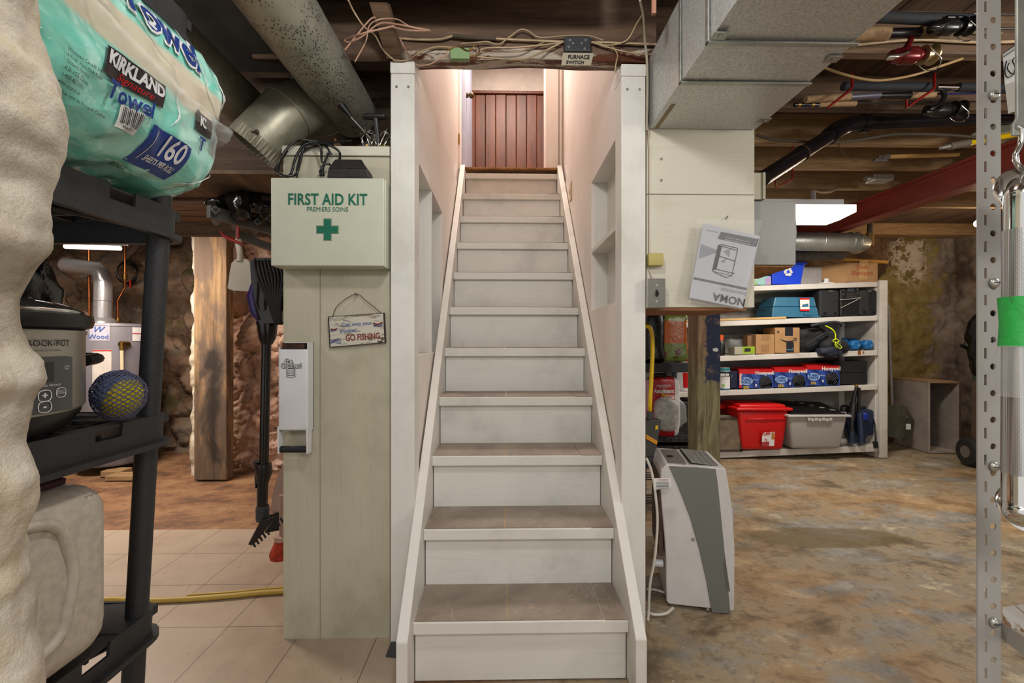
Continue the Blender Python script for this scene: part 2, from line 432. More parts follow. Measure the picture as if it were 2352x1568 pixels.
def stone_wall(name, p0, du, dv, nrm, m, nu, nv, s=.3, k=.05, mat=None):
    mb = MB(); p0 = Vector(p0); du = Vector(du); dv = Vector(dv); nrm = Vector(nrm)
    def g(u, v): p = p0 + du * u + dv * v; return p + nrm * rub(p, s, k)
    mb.grid(g, nu, nv); return struct(obj(name, mb, mat, smooth=50))
stone_wall('wall_back_left', (-5.3, 4.6, -.05), (4.9, 0, 0), (0, 0, 2.75), (0, -1, 0), 1, 230, 120, .32, .07, ST_D)
stone_wall('wall_back_right', (.42, 5.15, -.05), (5.3, 0, 0), (0, 0, 2.7), (0, -1, 0), 1, 250, 150, .4, .035, ST_O)
stone_wall('wall_right', (5.45, 5.3, -.05), (0, -6.4, 0), (0, 0, 2.7), (-1, 0, 0), 1, 150, 70, .4, .05, ST_O)
stone_wall('wall_left', (-5.2, -1.2, -.05), (0, 5.9, 0), (0, 0, 2.7), (1, 0, 0), 1, 150, 70, .32, .06, ST_D)
# pier of rubble behind the timber (rounded end on the left, whitewashed)
mb = MB()
a = P(458, 1000, 3.95); b = P(670, 1000, 3.95)
def pier(u, v):
    z = -.03 + 2.55 * v
    if u < .25:
        th = (1 - u / .25) * math.pi / 2; cx = a.x + .1; p = Vector((cx - .13 * math.sin(th), 4.05 - .13 * math.cos(th) + .02, z))
        nn = Vector((-math.sin(th), -math.cos(th), 0)); pp = p + nn * rub(p, .16, .045)
    else:
        s_ = (u - .25) / .75; p = Vector((a.x + .1 + (b.x - a.x + .5) * s_, 3.94, z)); pp = p + Vector((0, -1, 0)) * rub(p, .28, .075)
    return pp
mb.grid(pier, 130, 220)
o = struct(obj('wall_pier', mb, ST_P, smooth=50))
mb = MB()   # whitewashed broken edge beside the timber
e0 = P(456, 1000, 3.86)
def edge(u, v):
    th = (u - .5) * math.pi * 1.25; z = -.02 + 2.45 * v; w_ = .062 + .012 * noise.noise(Vector((0, 0, z * 9)))
    p = Vector((e0.x + .02 + w_ * math.sin(th), 3.86 - .07 * math.cos(th), z)); return p + Vector((math.sin(th), -math.cos(th), 0)) * rub(p, .2, .016)
mb.grid(edge, 22, 200); struct(obj('wall_pier_edge', mb, ST_W, smooth=50))
# foreground whitewashed stone jamb, the near end of the wall at the left
mb = MB()
JP = [(1568, 140), (1490, 136), (1400, 118), (1290, 130), (1250, 102), (1130, 122), (1080, 128), (1000, 97), (920, 102), (870, 124), (830, 116), (790, 96), (700, 80), (640, 92), (560, 124), (450, 108), (400, 128), (330, 156), (230, 160), (160, 130), (100, 114), (20, 132), (-300, 120)]
JPZ = [(CAMH + (784 - y) / 1000 * .47, -(1157 - x) / 1000 * .47) for y, x in JP]
def jx(z):
    if z <= JPZ[0][0]: return JPZ[0][1]
    for (z0, x0), (z1, x1) in zip(JPZ, JPZ[1:]):
        if z <= z1: t_ = (z - z0) / (z1 - z0); t_ = t_ * t_ * (3 - 2 * t_); return x0 + (x1 - x0) * t_
    return JPZ[-1][1]
def jamb(u, v):
    z = -.02 + 2.5 * v; xe = jx(z) + .014
    if u < .55:
        s_ = u / .55; y = -.35 + .78 * s_; w_ = s_ ** 2; p = Vector((xe * w_ + (1 - w_) * -.485, y, z)); nn = Vector((1, 0, 0))
    elif u < .75:
        th = (u - .55) / .2 * math.pi / 2; p = Vector((xe - .05 + .05 * math.cos(th), .43 + .05 * math.sin(th), z)); nn = Vector((math.cos(th), math.sin(th), 0))
    else:
        s_ = (u - .75) / .25; p = Vector((xe - .05 - .10 * s_, .48, z)); nn = Vector((0, 1, 0))
    return p + nn * (rub(p, .13, .008) + .010 * noise.fractal(p * 9, 1, 2, 3))
mb.grid(jamb, 170, 420); struct(obj('wall_front_left', mb, ST_W, smooth=60))

# ---- ceiling: board subfloor with an opening over the stairs, joists beneath it
t = NT('subfloor_boards'); X, Y_, Z_ = t.xyz()
q = t.math('PINGPONG', t.math('MULTIPLY', X, 3.7), .5); g = t.noise(2, 8, t.co(True, (12, 1, 1)), .6, .5)
base = t.ramp(g, [(.3, '#3a2c24'), (.5, '#5a4537'), (.75, '#77614f')]); base = t.mix(t.step(q, .03, .01), base, '#0b0706')
SUBF = t.fin(base, .85, 0, g, .004, .5)
mb = MB()
for x0, y0, x1, y1 in ((-5.3, -1.6, -.46, 4.9), (.57, -1.6, 5.6, 5.3), (-.46, -1.6, .57, 1.80)): mb.box(x0, y0, 2.50, x1, y1, 2.53)
struct(obj('ceiling', mb, SUBF))
JZ = 2.32
ky = [.15, .55, .97, 1.36, 1.78, 2.21, 2.585, 2.96, 3.36, 3.77]
for i, y in enumerate(ky):
    spans = [(-5.2, -.50), (.60, 5.3)] if y > 1.5 else [(-5.2, 5.3)]
    if y == 1.36: spans = [(.3, 5.3), (-5.2, -.62)]
    for x0, x1 in spans:
        if x0 > 0: x1 = 5.3
        m = JOISTL if (y > 2.5 and x0 > 0) else JOIST
        mb = MB(); mb.box(x0, y - .022, JZ + .004 * (i % 3), x1, y + .022, 2.50)
        struct(obj('ceiling_joist', mb, m, bevel=.003))
mb = MB(); mb.box(-.62, 1.45, 2.325, .3, 1.495, 2.50); struct(obj('ceiling_joist', mb, JOIST, bevel=.003))
# header beam above the stair opening and the sills of the stone walls
t = NT('old_header_beam_wood'); X, Y_, Z_ = t.xyz(); c = t.co(True, (1, 9, 9)); g = t.noise(2.2, 8, c, .65, .5)
base = t.ramp(g, [(.3, '#46352a'), (.5, '#604a3b'), (.72, '#7c654e')])
k = t.noise(6, 8, t.co(True, (.35, 1, 1.4)), .7)
ed = t.math('ADD', Z_, t.math('MULTIPLY', t.math('SUBTRACT', k, .5), -.16))
pc = t.mix(t.step(t.noise(9, 7, t.co(True, (.3, 1, 1)), .7), .52, .56), '#b9aea0', '#5b2f19')
base = t.mix(t.math('MULTIPLY', t.math('SUBTRACT', 1.0, t.step(ed, 2.252, 2.264)), t.step(X, -.42, -.36)), base, pc)
HDR = t.fin(base, .8, 0, g, .006, .6)
mb = MB(); hx0 = P(770, 160, 1.67).x; hx1 = P(1484, 160, 1.67).x
def hd(u, v):
    x = hx0 - .32 + (hx1 - hx0 + .36) * u; th = v * 4
    zb = 2.225 + .008 * math.sin(x * 4 + 1) + .006 * noise.noise(Vector((x * 5, 0, 0)))
    pts = [(1.80, zb + .035), (1.69, zb + .004), (1.672, zb + .02), (1.672, 2.50), (1.80, 2.50)]
    y, z = pts[int(round(th))]; return Vector((x, y, z))
mb.grid(hd, 90, 5); struct(obj('beam_over_stairs', mb, HDR))
# blocking and a short brace left of the header
mb = MB(); mb.box(-1.0, 1.68, 2.24, -.44, 1.72, 2.50); struct(obj('beam_blocking', mb, JOIST))
mb = MB(); a0 = P(868, 5, 1.50); a1 = P(905, 135, 1.655)
mb.hexa([a0 + Vector((-.03, 0, 0)), a0 + Vector((.03, 0, 0)), a0 + Vector((.03, .05, .03)), a0 + Vector((-.03, .05, .03)), a1 + Vector((-.028, 0, 0)), a1 + Vector((.028, 0, 0)), a1 + Vector((.028, .05, .03)), a1 + Vector((-.028, .05, .03))])
tag(obj('brace', mb, JOIST), 'short brown wooden brace running up from the left white stair post', 'brace')
mb = MB(); mb.box(.95, 4.92, 2.37, 5.45, 5.08, 2.50); struct(obj('sill_beam_right', mb, JOISTL))

# ================================================================= STAIRCASE
SX0, SX1 = -.301, .417
def step_y(i): return 1.442 + .1945 * (i - 1)
def step_z(i): return .216 + .2235 * (i - 1)
t = NT('brown_vinyl_step_tile'); g = t.noise(2.2, 9, None, .66, .8); v = t.noise(2.6, 6, t.co(False, (1, .6, 1), (0, 0, .5)), .6, 1.2)
base = t.ramp(g, [(.3, '#6e6257'), (.5, '#8d8073'), (.7, '#a6998b')])
vein = t.math('ABSOLUTE', t.math('SUBTRACT', v, .5)); base = t.mix(t.math('MULTIPLY', t.math('SUBTRACT', 1.0, t.step(vein, .0, .006)), .22), base, '#cbb8a4')
VINYL = t.fin(base, .5, 0, g, .001, .2)
stair = thing('staircase', 'steep white painted basement staircase with brown tiled steps between two posts', 'staircase', (.058, 1.44, 0))
for i in range(1, 12):
    y = step_y(i); z = step_z(i); yn = step_y(i + 1)
    last = i == 11
    mb = MB(); mb.box(SX0, y, z - .046, SX1, (yn + .03) if not last else y + .10, z - .0035)
    tr = obj('tread', mb, WHITEX, stair, bevel=.004)
    x = SX0 + .004; xs = [SX0 + .003, .008 + .004 * math.sin(i * 2.1), .330 + .006 * math.sin(i * 1.7), SX1 - .002]
    if not last:
        for k in range(3):
            mb = MB(); yy = y + (.001 if k < 2 else -.002)
            mb.box(xs[k] + .0012, yy + .003, z - .0035, xs[k + 1] - .0012, yn + .027, z - .0006)
            o = obj('step_tile', mb, VINYL, tr)
        mb = MB(); mb.box(xs[1] - .0012, y + .004, z - .0036, xs[1] + .0012, yn + .027, z - .001); obj('tile_joint', mb, PINE if i < 4 else WHITEX, tr)
    zb = step_z(i - 1) - .003 if i > 1 else .0
    mb = MB(); mb.box(SX0 + .004, y + .027, zb, SX1 - .004, y + .045, z - .046)
    obj('riser', mb, WHITEX, stair)
mb = MB(); 
def edge_board(x0, x1):
    m = MB(); ya, za = 1.367, .197; yb, zb = 3.39, 2.515
    q = [(x0, ya, za), (x0, ya, -.0), (x0, ya + .26, -.0), (x0, yb, zb - .34), (x0, yb, zb)]
    m.slab(q, (x1 - x0, 0, 0)); return m
sl = obj('stringer', edge_board(SX0 - .036, SX0), WHITE, stair, bevel=.003)
sr = obj('stringer', edge_board(SX1, SX1 + .036), WHITE, stair, bevel=.003)
mb = MB(); mb.box(SX0, 3.385, 2.478, SX1, 3.50, 2.4935)
obj('landing_edge', mb, TIMB, stair, bevel=.002)['label'] = 'worn bare wood strip at the top landing'

# posts beside the stairs
def post(name, px0, px1, y0, label, y1=1.74, zt=2.15):
    a = P(px0, 784, y0); b = P(px1, 784, y0)
    r = thing(name, label, 'post', ((a.x + b.x) / 2, y0, 0))
    mb = MB(); mb.box(a.x, y0, .0, b.x, y1, zt); obj('shaft', mb, WHITE, r, bevel=.003)
    mb = MB(); mb.box(a.x - .001, y0 - .004, zt, b.x + .001, y1, zt + .045); bl = obj('top_block', mb, WHITEX, r, bevel=.003)
    for k in (.25, .75): mb = MB(); mb.cyl((a.x + (b.x - a.x) * k, y0 - .0015, zt - .05), (a.x + (b.x - a.x) * k, y0 + .002, zt - .05), .005, n=12); obj('screw', mb, STEEL, r)
    return r
post('stair_post', 897, 952, 1.65, 'white painted post left of the stairs beside the first aid box')
post('stair_post', 1427, 1483, 1.65, 'white painted post right of the stairs beside the light switch')

# stairwell walls with open cubby shelves between the studs
WL = -.345; WR = .458
def well(name, x, out, z0, z1, ydiv, zsh, y0=1.74):
    """inner lining of the stairwell, out = direction away from the stairs"""
    th = .015 * out; ye = ydiv[-1]; d = .085 * out
    mb = MB(); mb.box(x, y0, -.0, x + th, ye, z0); mb.box(x, ye, 0, x + th, 3.42, z1); mb.box(x, y0, z1, x + th, 3.42, 2.32)
    struct(obj('wall_' + name, mb, WALLTINT))
    mb = MB(); g = x + th; mb.box(x + d, y0, z0 - .015, x + d + th, ye + .015, z1 + .015); mb.box(g, y0, z0 - .015, x + d, ye, z0 - .0005); mb.box(g, y0, z1 + .0005, x + d, ye, z1 + .015)
    prev = y0
    for k, yd in enumerate(ydiv): mb.box(x + (.002 * out if yd < ye else th), yd, z0, x + d, yd + .018, z1)
    struct(obj('wall_' + name + '_cubby', mb, WHITE))
    mb = MB()
    for zs in zsh: mb.box(x + .002 * out, y0, zs - .02, x + d, ydiv[0], zs)
    if zsh: struct(obj('wall_' + name + '_cubby_shelf', mb, WHITE))
    mb = MB(); mb.box(x + .012 * out, 1.80, 2.32, x + .03 * out, 3.42, 4.1); struct(obj('wall_' + name + '_upper', mb, WALLTINT))
well('stairs_left', WL, -1, 1.085, 1.865, [2.10, 2.46], [])
well('stairs_right', WR, 1, 1.30, 1.968, [2.27], [1.62])
mb = MB(); mb.cyl(P(1310, 440, 2.9) + Vector((-.03, 0, 0)), P(1310, 440, 2.9) + Vector((-.031, 0, 0)), .001)
# landing and doorway at the top
mb = MB(); mb.box(-.9, 3.50, 2.455, 1.2, 5.0, 2.492); struct(obj('floor_landing', mb, TIMB))
mb = MB(); mb.box(-.9, 4.6, 2.49, 1.2, 4.64, 4.4); struct(obj('wall_landing_back', mb, plain('landing_wall_paint', '#d3c9bb', .6)))
mb = MB(); mb.box(-.92, 3.56, 2.49, -.9, 4.64, 4.4); mb.box(1.2, 3.56, 2.49, 1.22, 4.64, 4.4); struct(obj('wall_landing_sides', mb, WALLTINT))
mb = MB(); mb.box(-.92, 1.8, 4.1, 1.22, 4.7, 4.13); struct(obj('ceiling_upstairs', mb, WALLTINT))
mb = MB(); mb.box(WL - .03, 1.79, 2.5, WR + .03, 1.81, 4.1); struct(obj('wall_stairs_front_upper', mb, WALLTINT))
xl = P(1057, 300, 3.44).x; xr = P(1252, 300, 3.44).x; xr2 = P(1281, 300, 3.44).x
mb = MB(); mb.box(WL - .02, 3.42, 2.49, xl, 3.56, 4.1); struct(obj('trim_door_left', mb, WALLTINT, bevel=.004))
mb = MB(); mb.box(xr, 3.40, 2.49, xr2, 3.56, 4.1); struct(obj('trim_door_right', mb, WALLTINT, bevel=.004))
mb = MB(); mb.box(xr2, 3.42, 2.3, WR + .03, 3.56, 4.1); mb.box(WL - .02, 3.43, 2.2, xl, 3.56, 2.49); mb.cyl((xr2 + .02, 3.415, 2.4), (xr2 + .02, 3.415, 4.1), .012, n=10); struct(obj('wall_stairs_end', mb, WALLTINT))
dr = thing('landing_door', 'narrow edge of a bluish white door standing open at the top of the stairs', 'door', (xl + .012, 3.6, 2.492))
mb = MB(); mb.box(xl - .004, 3.565, 2.497, xl + .032, 4.3, 4.05); obj('panel', mb, plain('bluish_white_door', '#b9c0d6', .4), dr, bevel=.003)
mb = MB(); kk = P(1068, 231, 3.7); mb.cyl((xl + .032, 3.62, kk.z), (xl + .05, 3.62, kk.z), .02, n=16); mb.ball((xl + .075, 3.62, kk.z), .024); obj('door_knob', mb, plain('aged_brass_knob', '#5d5138', .35, .9), dr, smooth=50)
mb = MB(); h = P(1051, 320, 3.418); mb.box(h.x - .012, 3.412, h.z - .038, h.x + .012, 3.42, h.z + .038); mb.cyl((h.x + .013, 3.41, h.z - .04), (h.x + .013, 3.41, h.z + .04), .005, n=8)
obj('hinge', mb, GOLD, dr)
# plank wainscot upstairs
pz = P(1160, 205, 4.5).z
ws = thing('plank_panelling', 'reddish brown vertical plank panelling on the wall at the top of the stairs', 'panelling', (.05, 4.56, 2.492))
CEDAR = wood('reddish_brown_planks', ('#33160a', '#5f2c10', '#7c401b'), .8, 2, .45, .3)
k = 0; x = -.62
while x < .95:
    t_ = .003 * ((k * 7) % 3); mb = MB(); mb.box(x, 4.545 - t_, 2.494, x + .1045, 4.60, pz - .03); obj('plank', mb, CEDAR, ws, bevel=.006, loc=(x * 3.7 + k * 1.7, 4.5, 2.5)) if False else obj('plank', mb, CEDAR, ws, bevel=.006)
    x += .1075; k += 1
mb = MB(); mb.box(-.64, 4.52, pz - .03, .97, 4.60, pz); obj('top_rail', mb, CEDAR, ws, bevel=.004)
o = P(1311, 440, 2.95); mb = MB(); ox = WR - .003
mb.rbox((ox, 2.95, o.z), (.006, .075, .12), .003); 
r = thing('light_switch', 'small cream switch plate on the right stairwell wall near the top', 'switch', (ox, 2.95, o.z - .06))
obj('plate', mb, plain('cream_switch_plate', '#c9b48c', .5), r); mb = MB(); mb.box(ox - .012, 2.94, o.z - .012, ox - .003, 2.96, o.z + .012); obj('toggle', mb, plain('cream_toggle', '#d8c8a8', .4), r)
# ================================================================= LEFT FOREGROUND: resin shelf and what stands on it
TZ = {'a': .567, 'b': .985, 'c': 1.422, 'd': 1.84}
def lean(p): return Vector((p[0] + (p[2] - .567) * .057, p[1], p[2]))
shelf = thing('resin_shelf_unit', 'charcoal plastic shelving unit with round poles, left foreground beside the stone jamb', 'shelving unit', (-.96, .54, 0))
SXa, SXb, SYa, SYb = -1.18, -.743, .06, .985
def rrect(x0, x1, y0, y1, r, n=6):
    pts = []
    for cx, cy, a0 in ((x1 - r, y1 - r, 0), (x0 + r, y1 - r, 90), (x0 + r, y0 + r, 180), (x1 - r, y0 + r, 270)):
        for i in range(n + 1): a = R(a0 + 90 * i / n); pts.append((cx + r * math.cos(a), cy + r * math.sin(a)))
    return pts
def tier(zt):
    m = MB(); ri = rrect(SXa + .012, SXb - .008, SYa + .012, SYb - .008, .045)
    # long +X side: insert two hand notches into the outline
    path = [(x, y, zt) for x, y in ri]
    notch = []
    for (ya, yb) in ((.16, .215), (.79, .845)): notch += [(SXb - .008, ya, zt), (SXb - .008, ya + .001, zt - .026), (SXb - .008, yb, zt - .026), (SXb - .008, yb + .001, zt)]
    path += notch
    path = path
    n = len(path); vs = []
    for x, y, z in path:
        cx, cy = (SXa + SXb) / 2, (SYa + SYb) / 2; k = .006
        ix = x - k * (1 if x > cx else -1); iy = y - k * (1 if y > cy else -1) if abs(y - cy) > .35 else y
        vs += [(x, y, z), (ix, iy, z), (ix, iy, zt - .062), (x, y, zt - .062)]
    fs = []
    for i in range(n):
        a = i * 4; b = ((i + 1) % n) * 4
        for k in range(4): fs.append((a + k, b + k, b + (k + 1) % 4, a + (k + 1) % 4))
    m.add(vs, fs)
    fo = rrect(SXa, SXb + .004, SYa, SYb + .004, .055); fi = rrect(SXa + .012, SXb - .01, SYa + .012, SYb - .01, .045)
    vs = []; fs = []; n = len(fo)
    for i in range(n): vs += [(fo[i][0], fo[i][1], zt - .055), (fi[i][0], fi[i][1], zt - .055), (fi[i][0], fi[i][1], zt - .066), (fo[i][0], fo[i][1], zt - .066)]
    for i in range(n):
        a = i * 4; b = ((i + 1) % n) * 4
        for k in range(4): fs.append((a + k, b + k, b + (k + 1) % 4, a + (k + 1) % 4))
    m.add(vs, fs)
    # deck border, corner pads and ribs
    bi = rrect(SXa + .05, SXb - .045, SYa + .05, SYb - .05, .02); vs = []; fs = []
    pi_ = rrect(SXa + .014, SXb - .012, SYa + .014, SYb - .012, .044)
    for i in range(n): vs += [(pi_[i][0], pi_[i][1], zt - .002), (bi[i][0], bi[i][1], zt - .002), (bi[i][0], bi[i][1], zt - .03), (pi_[i][0], pi_[i][1], zt - .006)]
    for i in range(n):
        a = i * 4; b = ((i + 1) % n) * 4
        for k in range(4): fs.append((a + k, b + k, b + (k + 1) % 4, a + (k + 1) % 4))
    m.add(vs, fs)
    for cy in (SYa + .01, SYb - .115): m.box(SXb - .115, cy, zt - .02, SXb - .015, cy + .10, zt - .001); m.box(SXa + .015, cy, zt - .02, SXa + .115, cy + .10, zt - .001)
    y = SYa + .07
    while y < SYb - .05: m.box(SXa + .04, y, zt - .03, SXb - .035, y + .007, zt - .003); y += .058
    for x in (-1.10, -1.03, -.96, -.89, -.82): m.box(x, SYa + .05, zt - .03, x + .006, SYb - .05, zt - .0035)
    for s_ in (0, 1):   # diagonal stiffeners underneath
        a = Vector((SXa + .03, SYa + .03 if s_ else SYb - .03, zt - .045)); b = Vector((SXb - .03, SYb - .03 if s_ else SYa + .03, zt - .045))
        m.tube([a, b], .006, 6)
    return m.warp(lean)
for k_, z in TZ.items(): obj('shelf_tier', tier(z), BLACKP, shelf)
zs = [0] + [TZ[k] for k in 'abcd']
for i in range(len(zs) - 1):
    for cx, cy in ((-.771, .93), (-1.14, .93), (-1.14, .12)):
        z0 = zs[i] - (.0 if i == 0 else .002); z1 = zs[i + 1] - .06
        mb = MB(); mb.cyl((cx, cy, z0), (cx, cy, z1), .0195, n=28)
        obj('pole', mb.warp(lean), BLACKP, shelf, smooth=40)

# ---- pack of paper towels in a crinkled teal wrap
BX, BZ, HX, HZ = -.885, 1.610, .285, .186
def bagr(y):
    e = min(1.0, max(0.0, (1.0 - y) / .085)); e2 = min(1.0, max(0, (y - .36) / .1)); f = lambda q: (1 - (1 - q) ** 3) ** (1 / 3)
    return .62 * f(e) * f(e2) + .38 * min(1, e * 1.5) ** .5
def bag_x(y, z):
    k = bagr(y); q = min(.98, abs((z - BZ) / (HZ * k))); return BX + HX * k * (1 - q ** 3.2) ** (1 / 3.2)
mb = MB()
def bag(u, v):
    y = .36 + .638 * (v if v < .7 else .7 + .3 * (1 - (1 - (v - .7) / .3) ** 2)); a = 2 * math.pi * u
    k = bagr(y); c, s_ = math.cos(a), math.sin(a); q = (abs(c) ** 3.2 + abs(s_) ** 3.2) ** (-1 / 3.2)
    p = Vector((BX + HX * k * c * q, y, BZ + HZ * k * s_ * q))
    d = Vector((c, 0, s_)); w_ = noise.fractal(p * 9, .8, 2, 3); r_ = abs(noise.noise(p * 17 + Vector((0, 0, 4))))
    return p + d * (.010 * w_ - .012 * r_)
mb.grid(bag, 150, 90, True)
t = NT('teal_towel_wrap'); X, Y_, Z_ = t.xyz(); n = t.noise(5, 5, t.co(True)); dots = t.vor(75, t.co(True)); sw = t.noise(7, 3, t.co(True), .5, 2)
lvl = t.math('ADD', t.math('SUBTRACT', Z_, t.math('MULTIPLY', t.math('SUBTRACT', Y_, .75), -.10)), t.math('MULTIPLY', t.math('SUBTRACT', n, .5), .03))
teal = t.mix(t.step(sw, .42, .6), '#74ccbb', '#a6e2d5')
teal = t.mix(t.math('MULTIPLY', t.math('SUBTRACT', 1.0, t.step(dots, .2, .3)), t.math('MULTIPLY', t.step(sw, .45, .5), .4)), teal, '#c6efe6')
roll = t.mix(t.step(t.wave(2.3, t.co(True, (0, 6, 0)), .4), .2, .9), '#cfc8b2', '#e4dfd0')
band = t.math('MULTIPLY', t.step(lvl, 1.585, 1.60), t.math('SUBTRACT', 1.0, t.step(lvl, 1.660, 1.672)))
base = t.mix(band, teal, roll)
base = t.mix(t.math('MULTIPLY', t.step(Y_, .90, .93), t.math('MULTIPLY', t.step(lvl, 1.545, 1.55), t.math('SUBTRACT', 1.0, t.step(lvl, 1.62, 1.64)))), base, '#7d8a8a')
WRAP = t.fin(base, .13, 0, t.vor(13, t.co(True, (1, .55, 1), (.5, 0, 0)), 'F1'), .016, .7, Coat_Weight=1.0)
tw = thing('paper_towel_pack', 'pack of paper towels in crinkled teal wrap on the upper tier of the charcoal shelf', 'paper towels', (-.88, .68, 1.41))
bagp = obj('wrap', mb, WRAP, tw, smooth=60)
def bag_p(y, z, off=.0):
    k = bagr(y); x = bag_x(y, z); p = Vector((x, y, z)); d = Vector(((x - BX) / HX, 0, (z - BZ) / HZ)).normalized()
    w_ = noise.fractal(p * 9, .8, 2, 3); r_ = abs(noise.noise(p * 17 + Vector((0, 0, 4)))); q = p + d * (.010 * w_ - .012 * r_)
    return Vector((q.x + off * .45, y, z))
def on_bag(y0, z0, off=.006, tilt=0.0):
    def f(x, y):
        yy = y0 + x * math.cos(tilt) - y * math.sin(tilt); zz = z0 + y * math.cos(tilt) + x * math.sin(tilt)
        return bag_p(yy, zz, off)
    return f
def bag_patch(y0, y1, z0, z1, mat, off, name, par=bagp):
    m = MB(); m.grid(lambda u, v: bag_p(y0 + (y1 - y0) * u, z0 + (z1 - z0) * v, off), 26, 12); return obj(name, m, mat, tw, smooth=60)
NAVY = plain('navy_ink', '#1b3a86', .3); DKBR = plain('dark_label', '#2a2024', .35)
bag_patch(.668, .775, 1.548, 1.588, DKBR, .008, 'black_logo_label'); bag_patch(.862, .912, 1.556, 1.594, DKBR, .008, 'black_logo_label')
mb = MB(); put_text(mb, 'KIRKLAND', .027, 0, 0, 0, 'CENTER', .0012, fn=on_bag(.722, 1.573, .010), stretch=.78); put_text(mb, 'KI', .026, 0, 0, 0, 'CENTER', .0012, fn=on_bag(.882, 1.577, .010), stretch=.78); obj('white_lettering', mb, WHITEP, tw)
mb = MB(); put_text(mb, 'Signature', .016, 0, 0, 0, 'CENTER', 0, fn=on_bag(.725, 1.556, .010), slant=.4); obj('red_lettering', mb, REDP, tw)
bag_patch(.765, .862, 1.455, 1.516, NAVY, .008, 'blue_count_label')
mb = MB(); put_text(mb, '160', .05, 0, 0, 0, 'CENTER', .001, fn=on_bag(.824, 1.494, .011), stretch=.74); put_text(mb, 'SHEETS PER ROLL', .0115, 0, 0, 0, 'CENTER', .0003, fn=on_bag(.820, 1.468, .011), stretch=.75)
mb.grid(lambda u, v: bag_p(.777 + .0015 * u, 1.462 + .048 * v, .012), 2, 8); obj('white_lettering', mb, WHITEP, tw)
mb = MB(); put_text(mb, 'Towel', .078, 0, 0, 0, 'CENTER', .006, fn=on_bag(.79, 1.700, .009, -.12), stretch=.82); obj('white_lettering', mb, WHITEP, tw)
mb = MB(); put_text(mb, 'Towel', .078, 0, 0, 0, 'CENTER', .0015, fn=on_bag(.79, 1.700, .012, -.12), stretch=.82); put_text(mb, 'Towel', .036, 0, 0, 0, 'CENTER', .001, fn=on_bag(.722, 1.533, .010), stretch=.8); put_text(mb, 'T', .036, 0, 0, 0, 'CENTER', .001, fn=on_bag(.888, 1.535, .010), stretch=.8); obj('blue_lettering', mb, NAVY, tw)
bag_patch(.712, .745, 1.486, 1.522, PAPER, .009, 'barcode_sticker')
mb = MB()
for i in range(13):
    y0 = .7145 + i * .0023; w_ = .0007 + .0008 * ((i * 5) % 3) / 2
    mb.grid(lambda u, v: bag_p(y0 + w_ * u, 1.494 + .026 * v, .014), 2, 5)
put_text(mb, '96619 1', .007, 0, 0, 0, fn=on_bag(.729, 1.490, .012), stretch=.8); put_text(mb, 'RL / ART 17', .0095, 0, 0, 0, fn=on_bag(.729, 1.527, .010), stretch=.8)
for i, s_ in enumerate(('Wholesale Canada Ltd.', '415 W. Hunt Club Road', 'Ottawa, Ontario', 'K2E 1C5, Canada', '1-800-463-3783', 'www.costco.ca', 'Distribue nom les Entrepots Costco')):
    put_text(mb, s_, .0072, 0, 0, 0, 'LEFT', fn=on_bag(.612, 1.545 - i * .0088, .010), stretch=.8)
put_text(mb, '38x10 40% P', .0055, 0, 0, 0, fn=on_bag(.775, 1.448, .010)); obj('black_lettering', mb, INK, tw)
# clear film flap and gathered seam
mb = MB()
pts = [(.60, 1.628), (.66, 1.612), (.74, 1.598), (.80, 1.585), (.86, 1.582), (.92, 1.578), (.972, 1.585)]
def flap(u, v):
    q = spline([Vector((a, b, 0)) for a, b in pts], 8); k = int(u * (len(q) - 1)); y, z = q[k].x, q[k].y
    zz = z + (v - .5) * .035; y2 = min(y, .975); return Vector((bag_x(y2, min(max(zz, 1.45), 1.74)) + .010 + .014 * math.sin(v * 3.1) + .006 * noise.noise(Vector((y * 40, v * 4, 0))), y, zz))
mb.grid(flap, 49, 10); obj('clear_seam_film', mb, CLEAR, tw, smooth=60)
FILM = clear('bright_film_crease', '#f4f8f8', .45, .08)
for ridge in (((.56, 1.735), (.62, 1.712), (.70, 1.69), (.76, 1.664), (.81, 1.63)), ((.60, 1.69), (.64, 1.66), (.70, 1.645)), ((.85, 1.74), (.87, 1.69), (.90, 1.64), (.955, 1.605)), ((.93, 1.70), (.945, 1.65), (.975, 1.60)), ((.66, 1.73), (.70, 1.70), (.74, 1.715)), ((.88, 1.455), (.92, 1.47), (.95, 1.50)), ((.80, 1.60), (.815, 1.56), (.80, 1.53))):
    mb = MB(); q_ = spline([Vector((0, a, b)) for a, b in ridge], 8); n_ = len(q_); mb.tube([bag_p(min(p.y, .985), p.z, .006) for p in q_], [.0020 * math.sin(math.pi * (i + .6) / (n_ + .2)) * (1 + .5 * math.sin(i * 2.1)) + .0004 for i in range(n_)], 8, flat=.6); obj('film_crease', mb, FILM, tw, smooth=60)

